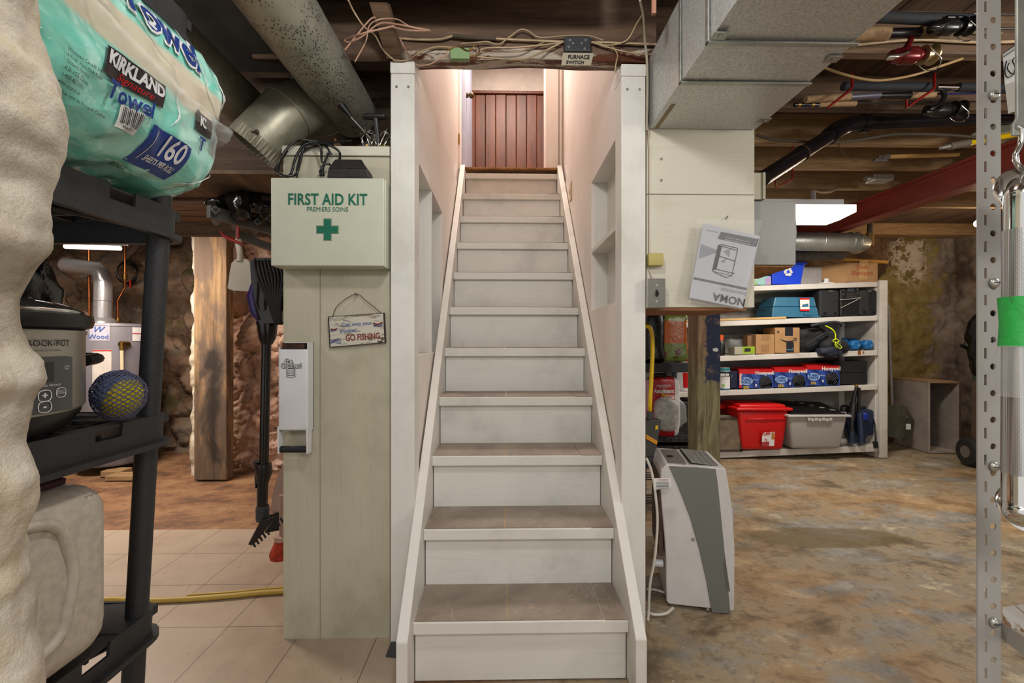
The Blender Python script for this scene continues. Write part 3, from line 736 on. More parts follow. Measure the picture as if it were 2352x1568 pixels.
# ---- slow cooker
CX, CY, CA, CB = -.818, .675, .115, .15   # half axes in x and y
ck = thing('slow_cooker', 'oval stainless slow cooker with black lid and grey control panel on the middle shelf tier', 'slow cooker', (CX, CY, .985))
def ell(prof, n=48):
    m = MB(); m.lathe(prof, (CX, CY, 0), (0, 0, 1), n, CA, CB); return m
obj('steel_body', ell([(.93, 1.022), (1.0, 1.032), (1.0, 1.150), (1.015, 1.153), (1.015, 1.158), (.98, 1.160)]), STEEL, ck, smooth=40)
obj('black_base', ell([(.70, .990), (.80, .992), (.95, 1.018), (.965, 1.024), (.9, 1.026)]), BLACK, ck, smooth=60)
obj('stoneware_rim', ell([(.95, 1.158), (1.07, 1.164), (1.09, 1.174), (1.08, 1.184), (1.0, 1.187), (.95, 1.183)]), BLACK, ck, smooth=50)
ld = obj('glass_lid', ell([(1.0, 1.186), (.99, 1.192), (.8, 1.203), (.5, 1.212), (.2, 1.216), (.0, 1.217)]), plain('smoked_glass_lid', '#2b2b2a', .06, 0, .02), ck, smooth=60)
mb = MB(); mb.ring((CX, CY, 1.189), (0, 0, 1), 1, .004, 48, 6); mb.warp(lambda p: Vector((CX + (p.x - CX) * CA, CY + (p.y - CY) * CB, p.z))); mb = MB(); mb.tube([(CX + CA * math.cos(a / 24 * math.pi), CY + CB * math.sin(a / 24 * math.pi), 1.189) for a in range(48)], .0035, 6, closed=True); obj('lid_rim', mb, CHROME, ld, smooth=60)
mb = MB(); mb.rbox((CX, CY, 1.232), (.03, .075, .018), .008); obj('lid_handle', mb, BLACK, ld, smooth=50)
mb = MB(); mb.tube([(CX - .05, CY + CB - .004, 1.105), (CX - .03, CY + CB + .03, 1.108), (CX + .03, CY + CB + .03, 1.108), (CX + .055, CY + CB - .02, 1.105)], .013, 10, k=5, flat=.8); obj('side_handle', mb, BLACK, ck, smooth=60)
def on_ck(y0, z0, off=.002):
    def f(x, y):
        yy = (y0 + x - CY) / CB; yy = max(-.999, min(.999, yy)); return Vector((CX + (CA + off) * math.sqrt(1 - yy * yy), CY + yy * CB * (1 + off / CB), z0 + y))
    return f
mb = MB(); f = on_ck(.61, 1.030, .0022); mb.grid(lambda u, v: f(.118 * u, .085 * v), 20, 2); pn = obj('control_panel', mb, plain('dark_grey_panel', '#4a4a4b', .35), ck, smooth=60)
mb = MB(); f = on_ck(.64, 1.078, .0026); mb.grid(lambda u, v: f(.052 * u, .030 * v), 10, 2); obj('display', mb, plain('display_glass', '#2e3030', .1), pn, smooth=60)
mb = MB()
for y_, z_, s_ in ((.678, 1.057, .0085), (.678, 1.040, .0085), (.704, 1.059, .0075)):
    f = on_ck(y_, z_, .003); q = [(-s_, -s_ * .8), (s_, -s_ * .8), (s_, s_ * .8), (-s_, s_ * .8)]; mb.tube([f(a * .9, b) for a, b in q], .0007, 5, closed=True, k=4)
put_text(mb, '+', .014, 0, 0, 0, bold=.0005, fn=on_ck(.678, 1.057, .003)); put_text(mb, '-', .016, 0, 0, 0, bold=.0005, fn=on_ck(.678, 1.041, .003))
put_text(mb, 'SELECT\nCHOISIR', .0038, 0, 0, 0, fn=on_ck(.704, 1.060, .003)); put_text(mb, 'COOKER  RECHAUD', .0042, 0, 0, 0, fn=on_ck(.684, 1.072, .003)); put_text(mb, 'LOW\nBAS', .0042, 0, 0, 0, fn=on_ck(.715, 1.098, .003))
obj('panel_lettering', mb, WHITEP, pn)
mb = MB(); put_text(mb, 'CROCK-POT', .0135, 0, 0, 0, bold=.0002, fn=on_ck(.683, 1.137, .002), space=1.08, stretch=.95); put_text(mb, 'THE ORIGINAL SLOW COOKER', .0036, 0, 0, 0, fn=on_ck(.68, 1.126, .002)); obj('badge_lettering', mb, INK, ck)

# ---- black bin bag behind the cooker, net bag with a ball, plastic tub, folded cloth
def crinkle(c, r, amp=.02, sc_=9, n=64, m=40, top=None):
    m_ = MB()
    def g(u, v):
        a = 2 * math.pi * u; b = math.pi * (v - .5); d = Vector((math.cos(a) * math.cos(b), math.sin(a) * math.cos(b), math.sin(b)))
        k = 1.0
        if top and d.z > 0: k = 1 - top * d.z ** 2
        p = Vector(c) + Vector((d.x * r[0] * k, d.y * r[1] * k, d.z * r[2]))
        q = p * sc_; w_ = noise.fractal(q, .7, 2, 3); e = 1 - abs(noise.noise(q * 1.8)) * 2
        return p + d * (amp * w_ + amp * .45 * e)
    return m_.grid(g, n, m, True)
c = P(112, 640, .93) + Vector((-.012, 0, .015))
tag(obj('bin_bag', crinkle((c.x - .045, .885, 1.165), (.115, .085, .185), .014, 13, top=.12), BAGB, smooth=60), 'shiny black plastic bag standing behind the slow cooker on the charcoal shelf', 'plastic bag')
nb = P(273, 897, .855); nb = Vector((nb.x, .855, 1.036))
r_ = thing('net_ball_bag', 'dark blue net bag holding a blue and yellow ball beside the shelf pole', 'ball bag', (nb.x, nb.y, .986))
t = NT('blue_yellow_ball'); n = t.noise(9, 2, t.co(False), .5, 1); base = t.mix(t.step(t.math('ADD', t.math('MULTIPLY', n, .5), t.math('SUBTRACT', t.math('MULTIPLY', t.xyz(False)[0], 6.0), t.math('MULTIPLY', t.math('SUBTRACT', t.xyz(False)[2], .05), 4.0))), .26, .28), '#6f82b0', '#e0cc00'); BALLM = t.fin(base, .5)
mb = MB(); mb.ball(nb, (.036, .040, .042), 28, 18); obj('ball', mb, BALLM, r_, smooth=60)
mb = MB()
for sgn in (-1, 1):
    for k in range(20):
        pts = []
        for j in range(22):
            b = math.pi * (j / 21 - .5) * .97; a = 2 * math.pi * k / 20 + sgn * b * 1.6
            rr_ = Vector((math.cos(a) * math.cos(b) * .040, math.sin(a) * math.cos(b) * .0445, math.sin(b) * .0475)); rr_ += rr_.normalized() * .003 * noise.noise(rr_ * 60)
            pts.append(nb + rr_)
        mb.tube(pts, .0011, 4)
obj('net', mb, plain('dark_blue_net', '#5a5c78', .7), r_)
# off-white tub lying on its side
TB = plain('speckled_off_white_tub', '#c9c0b3', .55, 0, .12, 60, .2, 200)
tb = thing('plastic_tub', 'scuffed off-white plastic tub with rounded corners on the lowest shelf tier', 'tub', (-.93, .60, .57))
mb = MB(); mb.rbox((-.937, .60, .728), (.41, .49, .312), .055, 6); obj('body', mb, TB, tb, smooth=50)
mb = MB()
q = [(-.731, .36, .855), (-.731, .68, .855), (-.731, .745, .79), (-.731, .745, .70), (-.731, .69, .64), (-.731, .36, .635)]
mb.tube(q, .009, 10, k=6); obj('side_rib', mb, TB, tb, smooth=60)
mb = MB(); mb.rbox((-.80, .55, .876), (.13, .18, .02), .009, 3); obj('handle', mb, plain('pale_grey_handle', '#b9b5ae', .3), tb, smooth=50)
mb = MB(); mb.tube([(-.7315, .772 + .003 * i, .868 + .003 * math.sin(i * 2.3)) for i in range(12)], .0004, 4); obj('scribble', mb, INK, tb)
mb = MB()
mb.grid(lambda u, v: Vector((-1.0 + .22 * u, .55 + .24 * v, .892 + .006 * noise.noise(Vector((u * 4, v * 4, 0))) - .03 * max(0, u - .85))), 24, 20)
m2 = obj('cloth', mb, plain('dark_maroon_cloth', '#3b1720', .8), smooth=60); s_ = m2.modifiers.new('s', 'SOLIDIFY'); s_.thickness = .01; s_.offset = 1
tag(m2, 'dark maroon cloth lying on top of the off-white tub', 'cloth')

# ================================================================= LEFT ROOM
# cupboard side, cream painted
a = P(650, 784, 1.68); b = P(896, 784, 1.68)
cup = thing('cupboard', 'cream painted plywood cupboard left of the stairs carrying the first aid box', 'cupboard', ((a.x + b.x) / 2, 1.86, 0))
mb = MB(); mb.box(a.x, 1.68, .0, b.x, 2.02, 1.848); obj('body', mb, CREAM, cup, bevel=.003)
mb = MB(); mb.box(a.x - .002, 1.673, 1.85, b.x, 2.03, 1.886); obj('top_board', mb, CREAMX, cup, bevel=.002)
XC = P(735, 900, 1.68).x; mb = MB(); mb.box(XC, 1.6785, .0, XC + .0015, 1.68, 1.55); obj('panel_seam', mb, plain('seam_shadow_gap', '#8b8468', .8), cup)
# first aid box
a = P(622, 408, 1.60); b = P(882, 612, 1.60); FA = plain('pale_green_white_enamel', '#c6c9b6', .35, 0, .03)
fk = thing('first_aid_box', 'pale metal first aid kit box with green lettering on the cream cupboard', 'first aid box', ((a.x + b.x) / 2, 1.64, b.z))
mb = MB(); mb.box(a.x + .003, 1.612, b.z, b.x + .003, 1.677, a.z); obj('case', mb, FA, fk, bevel=.003)
mb = MB(); mb.box(a.x, 1.600, b.z + .002, b.x, 1.611, a.z + .001); dd = obj('door', mb, FA, fk, bevel=.003)
mb = MB(); rx, uz = Vector((1, 0, 0)), Vector((0, 0, 1)); yy = 1.5985
def tp(px, py, Y): p = P(px, py, Y); return Vector((p.x, Y, p.z))
put_text(mb, 'FIRST AID KIT', .058, tp(752, 459, yy), rx, uz, bold=.0012, stretch=.79, space=1.03); put_text(mb, 'PREMIERS SOINS', .0235, tp(752, 481, yy), rx, uz, bold=0, stretch=.86, space=1.03)
c = tp(752, 527, yy); h = .038; q = .0125
mb.slab([(c.x + x, yy - .0005, c.z + z) for x, z in ((-q, h), (q, h), (q, q), (h, q), (h, -q), (q, -q), (q, -h), (-q, -h), (-q, -q), (-h, -q), (-h, q), (-q, q))], (0, .0015, 0))
obj('green_lettering', mb, GREENT, dd)
mb = MB(); e = .0022; pp = [(-q - e, h + e), (q + e, h + e), (q + e, q + e), (h + e, q + e), (h + e, -q - e), (q + e, -q - e), (q + e, -h - e), (-q - e, -h - e), (-q - e, -q - e), (-h - e, -q - e), (-h - e, q + e), (-q - e, q + e)]
mb.tube([(c.x + x, yy + .001, c.z + z) for x, z in pp], .0006, 4, closed=True); obj('cross_outline', mb, GREENT, dd)

# fishing sign
Ys = 1.668
q = [tp(753, 727, Ys), tp(883, 718, Ys), tp(886, 787, Ys), tp(757, 798, Ys)]
sg = thing('fishing_sign', 'small distressed wooden plaque reading go fishing, hung by twine on the cream cupboard', 'sign', tuple(q[3] + Vector((.09, 0, 0))))
mb = MB(); mb.slab([p for p in q], (0, .010, 0)); obj('board', mb, plain('dark_brown_plaque_edge', '#2b211d', .6), sg)
ce = sum(q, Vector()) / 4; ins = [ce + (p - ce) * .955 + Vector((0, -.0012, 0)) for p in q]
t = NT('distressed_white_plaque'); g = t.noise(5, 8, t.co(False, (2, 1, 14)), .7); base = t.mix(t.step(g, .52, .58), '#c3beb0', '#7e7466'); base = t.mix(t.step(t.noise(16, 5), .62, .66), base, '#4a3b33'); PLQ = t.fin(base, .7)
mb = MB(); mb.slab(ins, (0, .001, 0)); obj('painted_face', mb, PLQ, sg)
rr2 = (q[1] - q[0]).normalized(); uu = Vector((-rr2.z, 0, rr2.x))
BLT = plain('blue_ink', '#3f569b', .6); RDT = plain('brick_red_ink', '#7d2f2b', .6)
def at(sx, sy): return q[0] + rr2 * (q[1] - q[0]).length * sx + (q[3] - q[0]) * sy + Vector((0, -.0022, 0))
mb = MB(); put_text(mb, 'Cast away your', .020, at(.50, .30), rr2, uu, bold=.0002, stretch=.9); put_text(mb, 'troubles...', .020, at(.37, .50), rr2, uu, bold=.0002, stretch=.9)
for k in range(4): mb.tube([at(.03 + .03 * i, .80 + .03 * math.sin(i + k) + .035 * k - .04) for i in range(7)], .0009, 4)
for k in range(3): mb.tube([at(.80 + .025 * i, .36 + .02 * math.sin(i * 1.4 + k) + .03 * k) for i in range(7)], .0009, 4); mb.tube([at(.03 + .02 * i, .42 + .03 * k + .01 * math.sin(i)) for i in range(6)], .0009, 4)
obj('blue_lettering', mb, BLT, sg)
mb = MB(); put_text(mb, 'GO FISHING.', .033, at(.61, .74), rr2, uu, bold=.0009, stretch=.72); mb.tube([at(.80, .31), at(.87, .36), at(.96, .31)], .003, 6, k=3); mb.tube([at(.05, .40), at(.1, .43), at(.15, .40)], .0025, 6, k=3); obj('red_lettering', mb, RDT, sg)
mb = MB(); na = tp(817, 675, 1.672); mb.tube([q[0] + Vector((.015, .004, -.002)), tp(777, 700, 1.67), na, tp(840, 690, 1.67), tp(862, 707, 1.67), q[1] + Vector((-.014, .004, -.002))], .0012, 6, k=5); mb.tube([tp(815, 672, 1.668), tp(822, 679, 1.668)], .0012, 5); obj('twine', mb, RUST, sg)
mb = MB(); mb.cyl(tp(817, 676, 1.655), tp(817, 676, 1.70), .0014, n=8); tag(obj('nail', mb, RUST), 'small nail holding the twine of the fishing plaque', 'nail')

# can crusher
a = tp(641, 785, 1.63); b = tp(708, 990, 1.63)
cr_ = thing('can_crusher', 'white wall mounted can crusher with black handle on the cupboard corner', 'can crusher', (a.x + .05, 1.65, tp(0, 1045, 1.63).z))
mb = MB(); zt = a.z; zb = b.z; w_ = b.x - a.x
mb.box(a.x, 1.628, zb, a.x + .003, 1.675, zt - .02); mb.box(b.x - .003, 1.628, zb, b.x, 1.679, zt - .0); mb.box(a.x, 1.672, zb - .0, b.x, 1.677, zt)
mb.rbox((a.x + w_ / 2, 1.633, (zt + zb) / 2 - .012), (w_ + .001, .016, zt - zb - .03), .007, 3)
obj('channel', mb, WHITEP, cr_, smooth=45)
mb = MB(); mb.box(a.x + .012, 1.629, zt - .026, b.x - .016, 1.673, zt - .004); obj('rusty_plate', mb, RUST, cr_)
mb = MB(); zh = tp(0, 1037, 1.63).z
for x in (a.x - .002, b.x - .004): mb = MB(); mb.slab([(x, 1.62, zb + .02), (x, 1.66, zb + .01), (x, 1.655, zh - .012), (x, 1.622, zh - .012)], (.005, 0, 0)); mb.cyl((x + .0005, 1.638, zh + .002), (x + .0045, 1.638, zh + .002), .016, n=18); obj('lever_arm', mb, WHITEP, cr_, bevel=.001)
mb = MB(); mb.cyl((a.x + .003, 1.638, zh + .002), (b.x - .004, 1.638, zh + .002), .0125, n=20); obj('grip', mb, BLACKM, cr_, smooth=40)
mb = MB(); put_text(mb, 'the', .020, tp(663, 829, 1.6235), rx, uz, bold=.0018, space=1.05); put_text(mb, 'Crusher!', .025, tp(669, 840, 1.6235), rx, uz, bold=.0020, stretch=.80, space=1.05)
for k in range(4): c = tp(668, 849 + 5 * k, 1.624); mb.tube([(c.x + .017 * math.cos(i / 10 * 2 * math.pi), 1.6238, c.z + .004 * math.sin(i / 10 * 2 * math.pi)) for i in range(10)], .0006, 4, closed=True, k=2)
obj('black_lettering', mb, INK, cr_)
mb = MB(); put_text(mb, 'the', .020, tp(663, 829, 1.6228), rx, uz, bold=.0003, space=1.05); put_text(mb, 'Crusher!', .025, tp(669, 840, 1.6228), rx, uz, bold=.0003, stretch=.80, space=1.05); obj('white_lettering', mb, PAPER, cr_)

# transformer box with coiled cord on the first aid box
zt = tp(0, 408, 1.62).z + .001
ad = thing('foot_pedal', 'dusty black plastic foot pedal on top of the first aid box', 'foot pedal', (tp(800, 400, 1.63).x, 1.64, zt))
a = tp(753, 408, 1.61); b = tp(846, 408, 1.61)
mb = MB(); zz = zt + .002; h1 = .035; h2 = .076
mb.hexa([(a.x, 1.60, zz), (b.x + .004, 1.60, zz), (b.x + .004, 1.673, zz), (a.x + .004, 1.673, zz), (a.x + .004, 1.603, zz + h1), (b.x - .004, 1.603, zz + h1), (b.x - .004, 1.673, zz + h1), (a.x + .006, 1.673, zz + h1)])
mb.hexa([(a.x + .004, 1.603, zz + h1), (b.x - .004, 1.603, zz + h1), (b.x - .004, 1.673, zz + h1), (a.x + .006, 1.673, zz + h1), (a.x + .02, 1.625, zz + h2), (b.x - .030, 1.625, zz + h2), (b.x - .034, 1.668, zz + h2), (a.x + .022, 1.668, zz + h2)])
obj('housing', mb, plain('dusty_black_housing', '#2b2625', .55, 0, .35, 60), ad, bevel=.003)
mb = MB(); mb.box(a.x + .002, 1.602, zt, b.x, 1.673, zt + .002); obj('base_plate', mb, DARKG, ad)
mb = MB()
cp = [(758, 378), (740, 372), (737, 340), (722, 325), (690, 322), (665, 335), (645, 365), (640, 395), (655, 404), (680, 400), (690, 370), (700, 335), (730, 325), (760, 335), (780, 350), (778, 372), (765, 380)]
mb.tube([tp(x, y, 1.645 + .012 * math.sin(i * 1.9)) for i, (x, y) in enumerate(cp)], .0045, 8, k=5)
cp = [(660, 345), (640, 375), (632, 392), (650, 405), (668, 400), (680, 360), (700, 330), (725, 322), (748, 335), (762, 360), (755, 350), (742, 385), (741, 400)]
mb.tube([tp(x, y, 1.655 + .01 * math.sin(i * 1.3)) for i, (x, y) in enumerate(cp)], .0045, 8, k=5)
cp = [(682, 408), (684, 380), (700, 345), (742, 333), (780, 325), (808, 322)]
mb.tube([tp(x, y, 1.662) for x, y in cp], .004, 8, k=5)
obj('cord', mb, BLACK, ad, smooth=60)
mb = MB(); c = tp(739, 399, 1.64); mb.rbox((c.x, 1.64, c.z + .002), (.018, .014, .022), .003); mb.cyl((c.x, 1.64, c.z + .012), (c.x, 1.64, c.z + .03), .006, .004, n=10); obj('plug', mb, BLACK, ad, smooth=50)

# beaters, handle and bits lying on the cupboard top
ZT = 1.887
cb = thing('cardboard_tray', 'small flattened brown cardboard piece under the beaters on the cupboard top', 'cardboard', (tp(830, 330, 1.8).x, 1.8, ZT))
mb = MB(); a = tp(775, 330, 1.75); b = tp(885, 330, 1.75); mb.box(a.x, 1.70, ZT, b.x, 1.85, ZT + .003); mb.box(a.x, 1.85, ZT, b.x - .02, 1.853, ZT + .055); mb.box(a.x, 1.72, ZT, a.x + .003, 1.85, ZT + .05); obj('sheet', mb, CARDD, cb)
def beater(px, py, ang, label):
    base = tp(px, py, 1.74); r_ = thing('whisk_beater', label, 'beater', (base.x, 1.74, ZT)); d = Vector((math.cos(ang), .1, math.sin(ang))).normalized(); u, v = frame_of(d)
    m = MB(); base = Vector((base.x, 1.745, ZT + .06))
    for k in range(6):
        a = math.pi * k / 3; o_ = u * math.cos(a) + v * math.sin(a)
        m.tube([base - d * .05 + o_ * .004, base - d * .045 + o_ * .028, base + d * .02 + o_ * .03, base + d * .03 + o_ * .004], .0022, 6)
    obj('wires', m, CHROME, r_, smooth=60); m = MB(); m.cyl(base - d * .055, base + d * .05, .003, n=10); m.cyl(base + d * .02, base + d * .035, .008, n=12); obj('shaft', m, CHROME, r_, smooth=50)
beater(845, 310, 1.9, 'chrome wire beater standing on the cupboard top, left of its pair'); beater(878, 300, 1.2, 'chrome wire beater against the white stair post, right of its pair')
r_ = thing('skewer_rod', 'chrome rod with a flared black handle leaning on the cupboard top', 'utensil', (tp(830, 320, 1.72).x, 1.72, ZT))
a = tp(776, 232, 1.70); b = tp(806, 268, 1.71); c = tp(852, 318, 1.73); c.z = max(c.z, ZT + .012)
mb = MB(); mb.cyl(b, c, .004, n=10); obj('rod', mb, CHROME, r_, smooth=50)
mb = MB(); mb.cyl(a, b, .017, .007, n=20, caps=True); d_ = (b - a).normalized(); mb.cyl(a - d_ * .002, a, .018, .018, n=20); obj('handle', mb, BLACK, r_, smooth=40)
mb = MB(); mb.cyl(a - d_ * .0025, a - d_ * .002, .0125, n=16); obj('handle_mouth', mb, BLACKM, r_)
mb = MB(); c = tp(860, 268, 1.70); mb.rbox((c.x, 1.70, c.z), (.095, .03, .03), .013, 4, fn=lambda v: (v.x, v.y, v.z * (1 - 8.5 * abs(v.x)) if abs(v.x) > .03 else v.z)); mb.cyl((c.x + .004, 1.70, c.z), (c.x + .012, 1.715, ZT + .03), .012, .008, n=12)
r_ = thing('tee_handle', 'black T-shaped plastic handle above the chrome beaters', 'handle', (c.x, 1.70, ZT)); obj('grip', mb, plain('worn_black_grip', '#1f2022', .45), r_, smooth=50); mb = MB(); mb.cyl((c.x + .012, 1.715, ZT), (c.x + .012, 1.715, ZT + .04), .005, n=10); obj('shaft', mb, CHROME, r_, smooth=50)
r_ = thing('tape_measure', 'small yellow and black tape measure partly hidden by the beaters', 'tape measure', (tp(884, 330, 1.78).x, 1.78, ZT))
c = tp(886, 330, 1.77); mb = MB(); mb.rbox((c.x - .012, 1.80, ZT + .03), (.06, .035, .055), .015, 4); obj('case', mb, YEL, r_, smooth=50); mb = MB(); mb.rbox((c.x - .012, 1.80, ZT + .008), (.064, .037, .014), .004); obj('rubber_edge', mb, BLACK, r_, smooth=50)
mb = MB(); mb.cyl(tp(843, 334, 1.70) , tp(843, 334, 1.76), .006, n=14); tag(obj('dowel', mb, PINE), 'tiny wooden dowel end lying before the beaters', 'dowel')

# ---- ducts overhead on the left
Xc = P(640, 0, 1.0)
def duct_y(name, label, X, Z, r, y0, y1, mat, seams=()):
    r_ = thing(name, label, 'duct', (X, (y0 + y1) / 2, Z - r)); m = MB(); m.cyl((X, y0, Z), (X, y1, Z), r, n=48, caps=False); m.cyl((X, y0, Z), (X, y1, Z), r - .002, n=48, caps=False); obj('pipe', m, mat, r_, smooth=40)
    for s_ in seams: m = MB(); m.ring((X, s_, Z), (0, 1, 0), r, .003, 48, 6); obj('seam_bead', m, mat, r_, smooth=60)
    return r_
duct_y('round_duct', 'spotted galvanised round duct running overhead to the left stair post', -.672, 2.15, .104, -.6, 1.95, GALVS, (1.05,))
duct_y('round_duct', 'dull galvanised round duct running behind the elbow, next to the towel pack', -1.06, 2.10, .085, .2, 1.92, GALVD)
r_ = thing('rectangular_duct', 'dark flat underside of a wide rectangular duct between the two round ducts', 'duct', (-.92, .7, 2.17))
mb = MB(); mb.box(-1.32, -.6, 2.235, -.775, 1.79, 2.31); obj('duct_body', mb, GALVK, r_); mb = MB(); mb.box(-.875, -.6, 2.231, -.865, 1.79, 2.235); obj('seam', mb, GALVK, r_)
r_ = thing('duct_elbow', 'galvanised segmented duct elbow with an open crimped end above the first aid box', 'duct elbow', (-.95, 1.9, 1.9))
pe = [P(583, 350, 1.62), P(668, 255, 1.76), P(722, 262, 1.93), P(735, 330, 2.05)]
pe = [P(600, 324, 1.70), P(660, 262, 1.72)]; d0 = (pe[1] - pe[0]).normalized()
q0 = pe[0]; q1 = pe[1]; q2 = P(705, 240, 1.80); q3 = P(742, 262, 1.92); q4 = P(752, 318, 2.05)
rad = .100
cyls = [(q0, q1), (q1, q2), (q2, q3), (q3, q4)]
mb = MB(); mb.tube([q0, q1, q2, q3, q4], rad, 40); mb.f = [f for f in mb.f if len(f) == 4]; obj('elbow', mb, GALVS if False else GALVD, r_, smooth=35)
mb = MB()
for p_, d_ in ((q1, q2 - q0), (q2, q3 - q1), (q3, q4 - q2)): mb.ring(p_, d_, rad * 1.02, .003, 40, 6)
obj('seam_bead', mb, GALVD, r_, smooth=60)
u, v = frame_of(d0); mb = MB(); vs = []; n = 72
for h_, rb in ((0, .100), (-.045, .096)):
    for i in range(n): a = 2 * math.pi * i / n; rr_ = rb + (.0028 * (1 if i % 2 else -1) if h_ else 0); vs.append(q0 + d0 * h_ + u * rr_ * math.cos(a) + v * rr_ * math.sin(a))
mb.add(vs, [(i, (i + 1) % n, n + (i + 1) % n, n + i) for i in range(n)]); mb.f = mb.f; o = obj('crimped_end', mb, GALVD, r_); o.modifiers.new('s', 'SOLIDIFY').thickness = .001
mb = MB(); a = P(536, 302, 1.62); b = P(590, 303, 1.60); mb.tube([a, b], .004, 8); mb.ring(b, (0, 1, .2), .007, .002, 14, 6); obj('rusty_wire_strap', mb, RUST, r_)
# dark void parts behind: brick-like flue
mb = MB(); mb.box(-2.2, 2.02, 1.86, -.46, 2.06, 2.35); struct(obj('wall_overhead_partition', mb, BOARD))
# ================================================================= LEFT ROOM, further back
rx, uz = Vector((1, 0, 0)), Vector((0, 0, 1))
# timber against the stone pier
a = P(445, 1090, 3.62); b = P(520, 1090, 3.62)
t = NT('stained_old_timber'); X, Y_, Z_ = t.xyz(); g = t.noise(2.2, 8, t.co(True, (12, 12, .9)), .65, .6); s2 = t.noise(2.0, 7, t.co(True, (2.5, 2.5, .8)), .6)
base = t.ramp(g, [(.3, '#5f4932'), (.5, '#876b4b'), (.7, '#a98b65')]); base = t.mix(t.math('MULTIPLY', t.step(s2, .42, .54), .85), base, '#5d4e43')
dx = t.math('ABSOLUTE', t.math('SUBTRACT', X, (a.x + b.x) / 2 + .03)); dz = t.math('ABSOLUTE', t.math('SUBTRACT', Z_, .78))
bn = t.noise(4.5, 6, t.co(True, (1, 1, .5)), .6, .5); m_ = t.math('ADD', t.math('ADD', t.math('MULTIPLY', dx, 6.0), t.math('MULTIPLY', dz, 1.1)), t.math('MULTIPLY', t.math('SUBTRACT', bn, .5), 2.6)); base = t.mix(t.math('MULTIPLY', t.math('SUBTRACT', 1.0, t.step(m_, .25, .85)), .9), base, '#231d18')
OLDT = t.fin(base, .85, 0, g, .008, .8)
mb = MB(); mb.grid(lambda u, v: Vector(((a.x + (b.x - a.x) * u), 3.62, 2.34 * v - .0)), 2, 2); mb = MB(); mb.box(a.x, 3.62, .0, b.x, 3.72, 2.32)
tm = obj('support_timber', mb, OLDT, bevel=.008); tag(tm, 'broad stained upright timber with a black burn mark before the rubble pier', 'timber')
# water heater
HC = P(267, 800, 4.0); HC = Vector((HC.x, 4.0, 0))
GT = plain('grey_tank_enamel', '#77747a', .35, 0, .03)
wh = thing('water_heater', 'grey cylindrical water heater against the dark stone wall in the left room', 'water heater', (HC.x, HC.y, 0))
zt = P(0, 742, 3.75).z; mb = MB(); mb.lathe([(.255, .07), (.268, .09), (.268, zt - .02), (.262, zt), (.10, zt + .012), (.0, zt + .014)], HC, n=56); obj('tank', mb, GT, wh, smooth=40)
mb = MB(); mb.ring((HC.x, HC.y, zt - .02), (0, 0, 1), .268, .005, 56, 6); obj('top_rim', mb, GT, wh, smooth=60)
def on_tank(px, z, off=.003):
    d = ray(px, 784); th0 = None; best = None
    # point of the tank surface seen at this pixel column
    o = Vector((0, 0)); dd = Vector((d.x, d.y)).normalized(); c = Vector((HC.x, HC.y)); r = .268 + off
    bq = dd.dot(c); q = bq * bq - (c.length_squared - r * r); tt = bq - math.sqrt(max(q, 0)); return Vector((dd.x * tt, dd.y * tt, z))
def tank_label(x0, x1, y0, y1, m, name):
    z0 = P(0, y0, 3.78).z; z1 = P(0, y1, 3.78).z; k = MB(); k.grid(lambda u, v: on_tank(x0 + (x1 - x0) * u, z0 + (z1 - z0) * v), 8, 2); return obj(name, k, m, wh)
tank_label(206, 252, 782, 742, plain('pale_lilac_label', '#b7b5c2', .4), 'paper_label'); tank_label(304, 331, 783, 750, PAPER, 'paper_label'); tank_label(212, 256, 905, 803, plain('cream_label', '#c9c2b8', .5), 'paper_label')
mb = MB(); z1 = P(0, 766, 3.78).z; mb.grid(lambda u, v: on_tank(304 + 27 * u, z1 + .006 * v, .005), 6, 2); z1 = P(0, 806, 3.78).z; mb.grid(lambda u, v: on_tank(212 + 44 * u, z1 + .008 * v, .005), 6, 2); obj('red_stripe', mb, REDP, wh)
mb = MB(); o_ = on_tank(226, P(0, 773, 3.78).z, .006); rt = (on_tank(240, 1, .006) - on_tank(215, 1, .006)); rt.z = 0; rt.normalize(); put_text(mb, 'Wood', .052, o_, rt, uz); o_ = on_tank(226, P(0, 757, 3.78).z, .006); put_text(mb, 'W', .07, o_, rt, uz, slant=.4); obj('blue_lettering', mb, plain('heater_blue', '#2a55a8', .4), wh)
v_ = on_tank(287, P(0, 790, 3.78).z, .02); mb = MB(); mb.cyl(v_ + Vector((0, .03, 0)), v_ + Vector((0, -.04, 0)), .025, n=16); mb.cyl(v_ + Vector((0, -.03, .02)), v_ + Vector((0, -.03, -.05)), .017, n=14); vv = obj('relief_valve', mb, GOLD, wh, smooth=40)
mb = MB(); mb.cyl(v_ + Vector((0, -.03, -.05)), v_ + Vector((0, -.02, -.9)), .013, n=12); obj('drain_pipe', mb, plain('cream_drain_pipe', '#cdbf9b', .5), wh, smooth=40)
al = plain('shiny_aluminium_pipe', '#cfcfd0', .25, .7, .08, 30)
p0 = Vector((P(236, 730, HC.y).x, HC.y, zt + .01)); p1 = P(237, 645, HC.y); p2 = P(224, 618, HC.y); p3 = P(150, 608, HC.y)
vp = thing('vent_pipe', 'shiny aluminium vent pipe bending left above the grey water heater', 'pipe', tuple(p0))
mb = MB(); mb.tube([p0, p1, p1 + Vector((-.012, 0, .05)), p2, p3], .066, 24); obj('pipe', mb, al, vp, smooth=35)
mb = MB(); mb.lathe([(.105, .0), (.1, .02), (.068, .05)], p0, n=32); obj('draft_hood', mb, al, vp, smooth=40)
mb = MB()
for z in (p1.z - .0, p1.z - .18): mb.ring((p1.x, p1.y, z), (0, 0, 1), .067, .003, 28, 6)
obj('seam_bead', mb, al, vp)
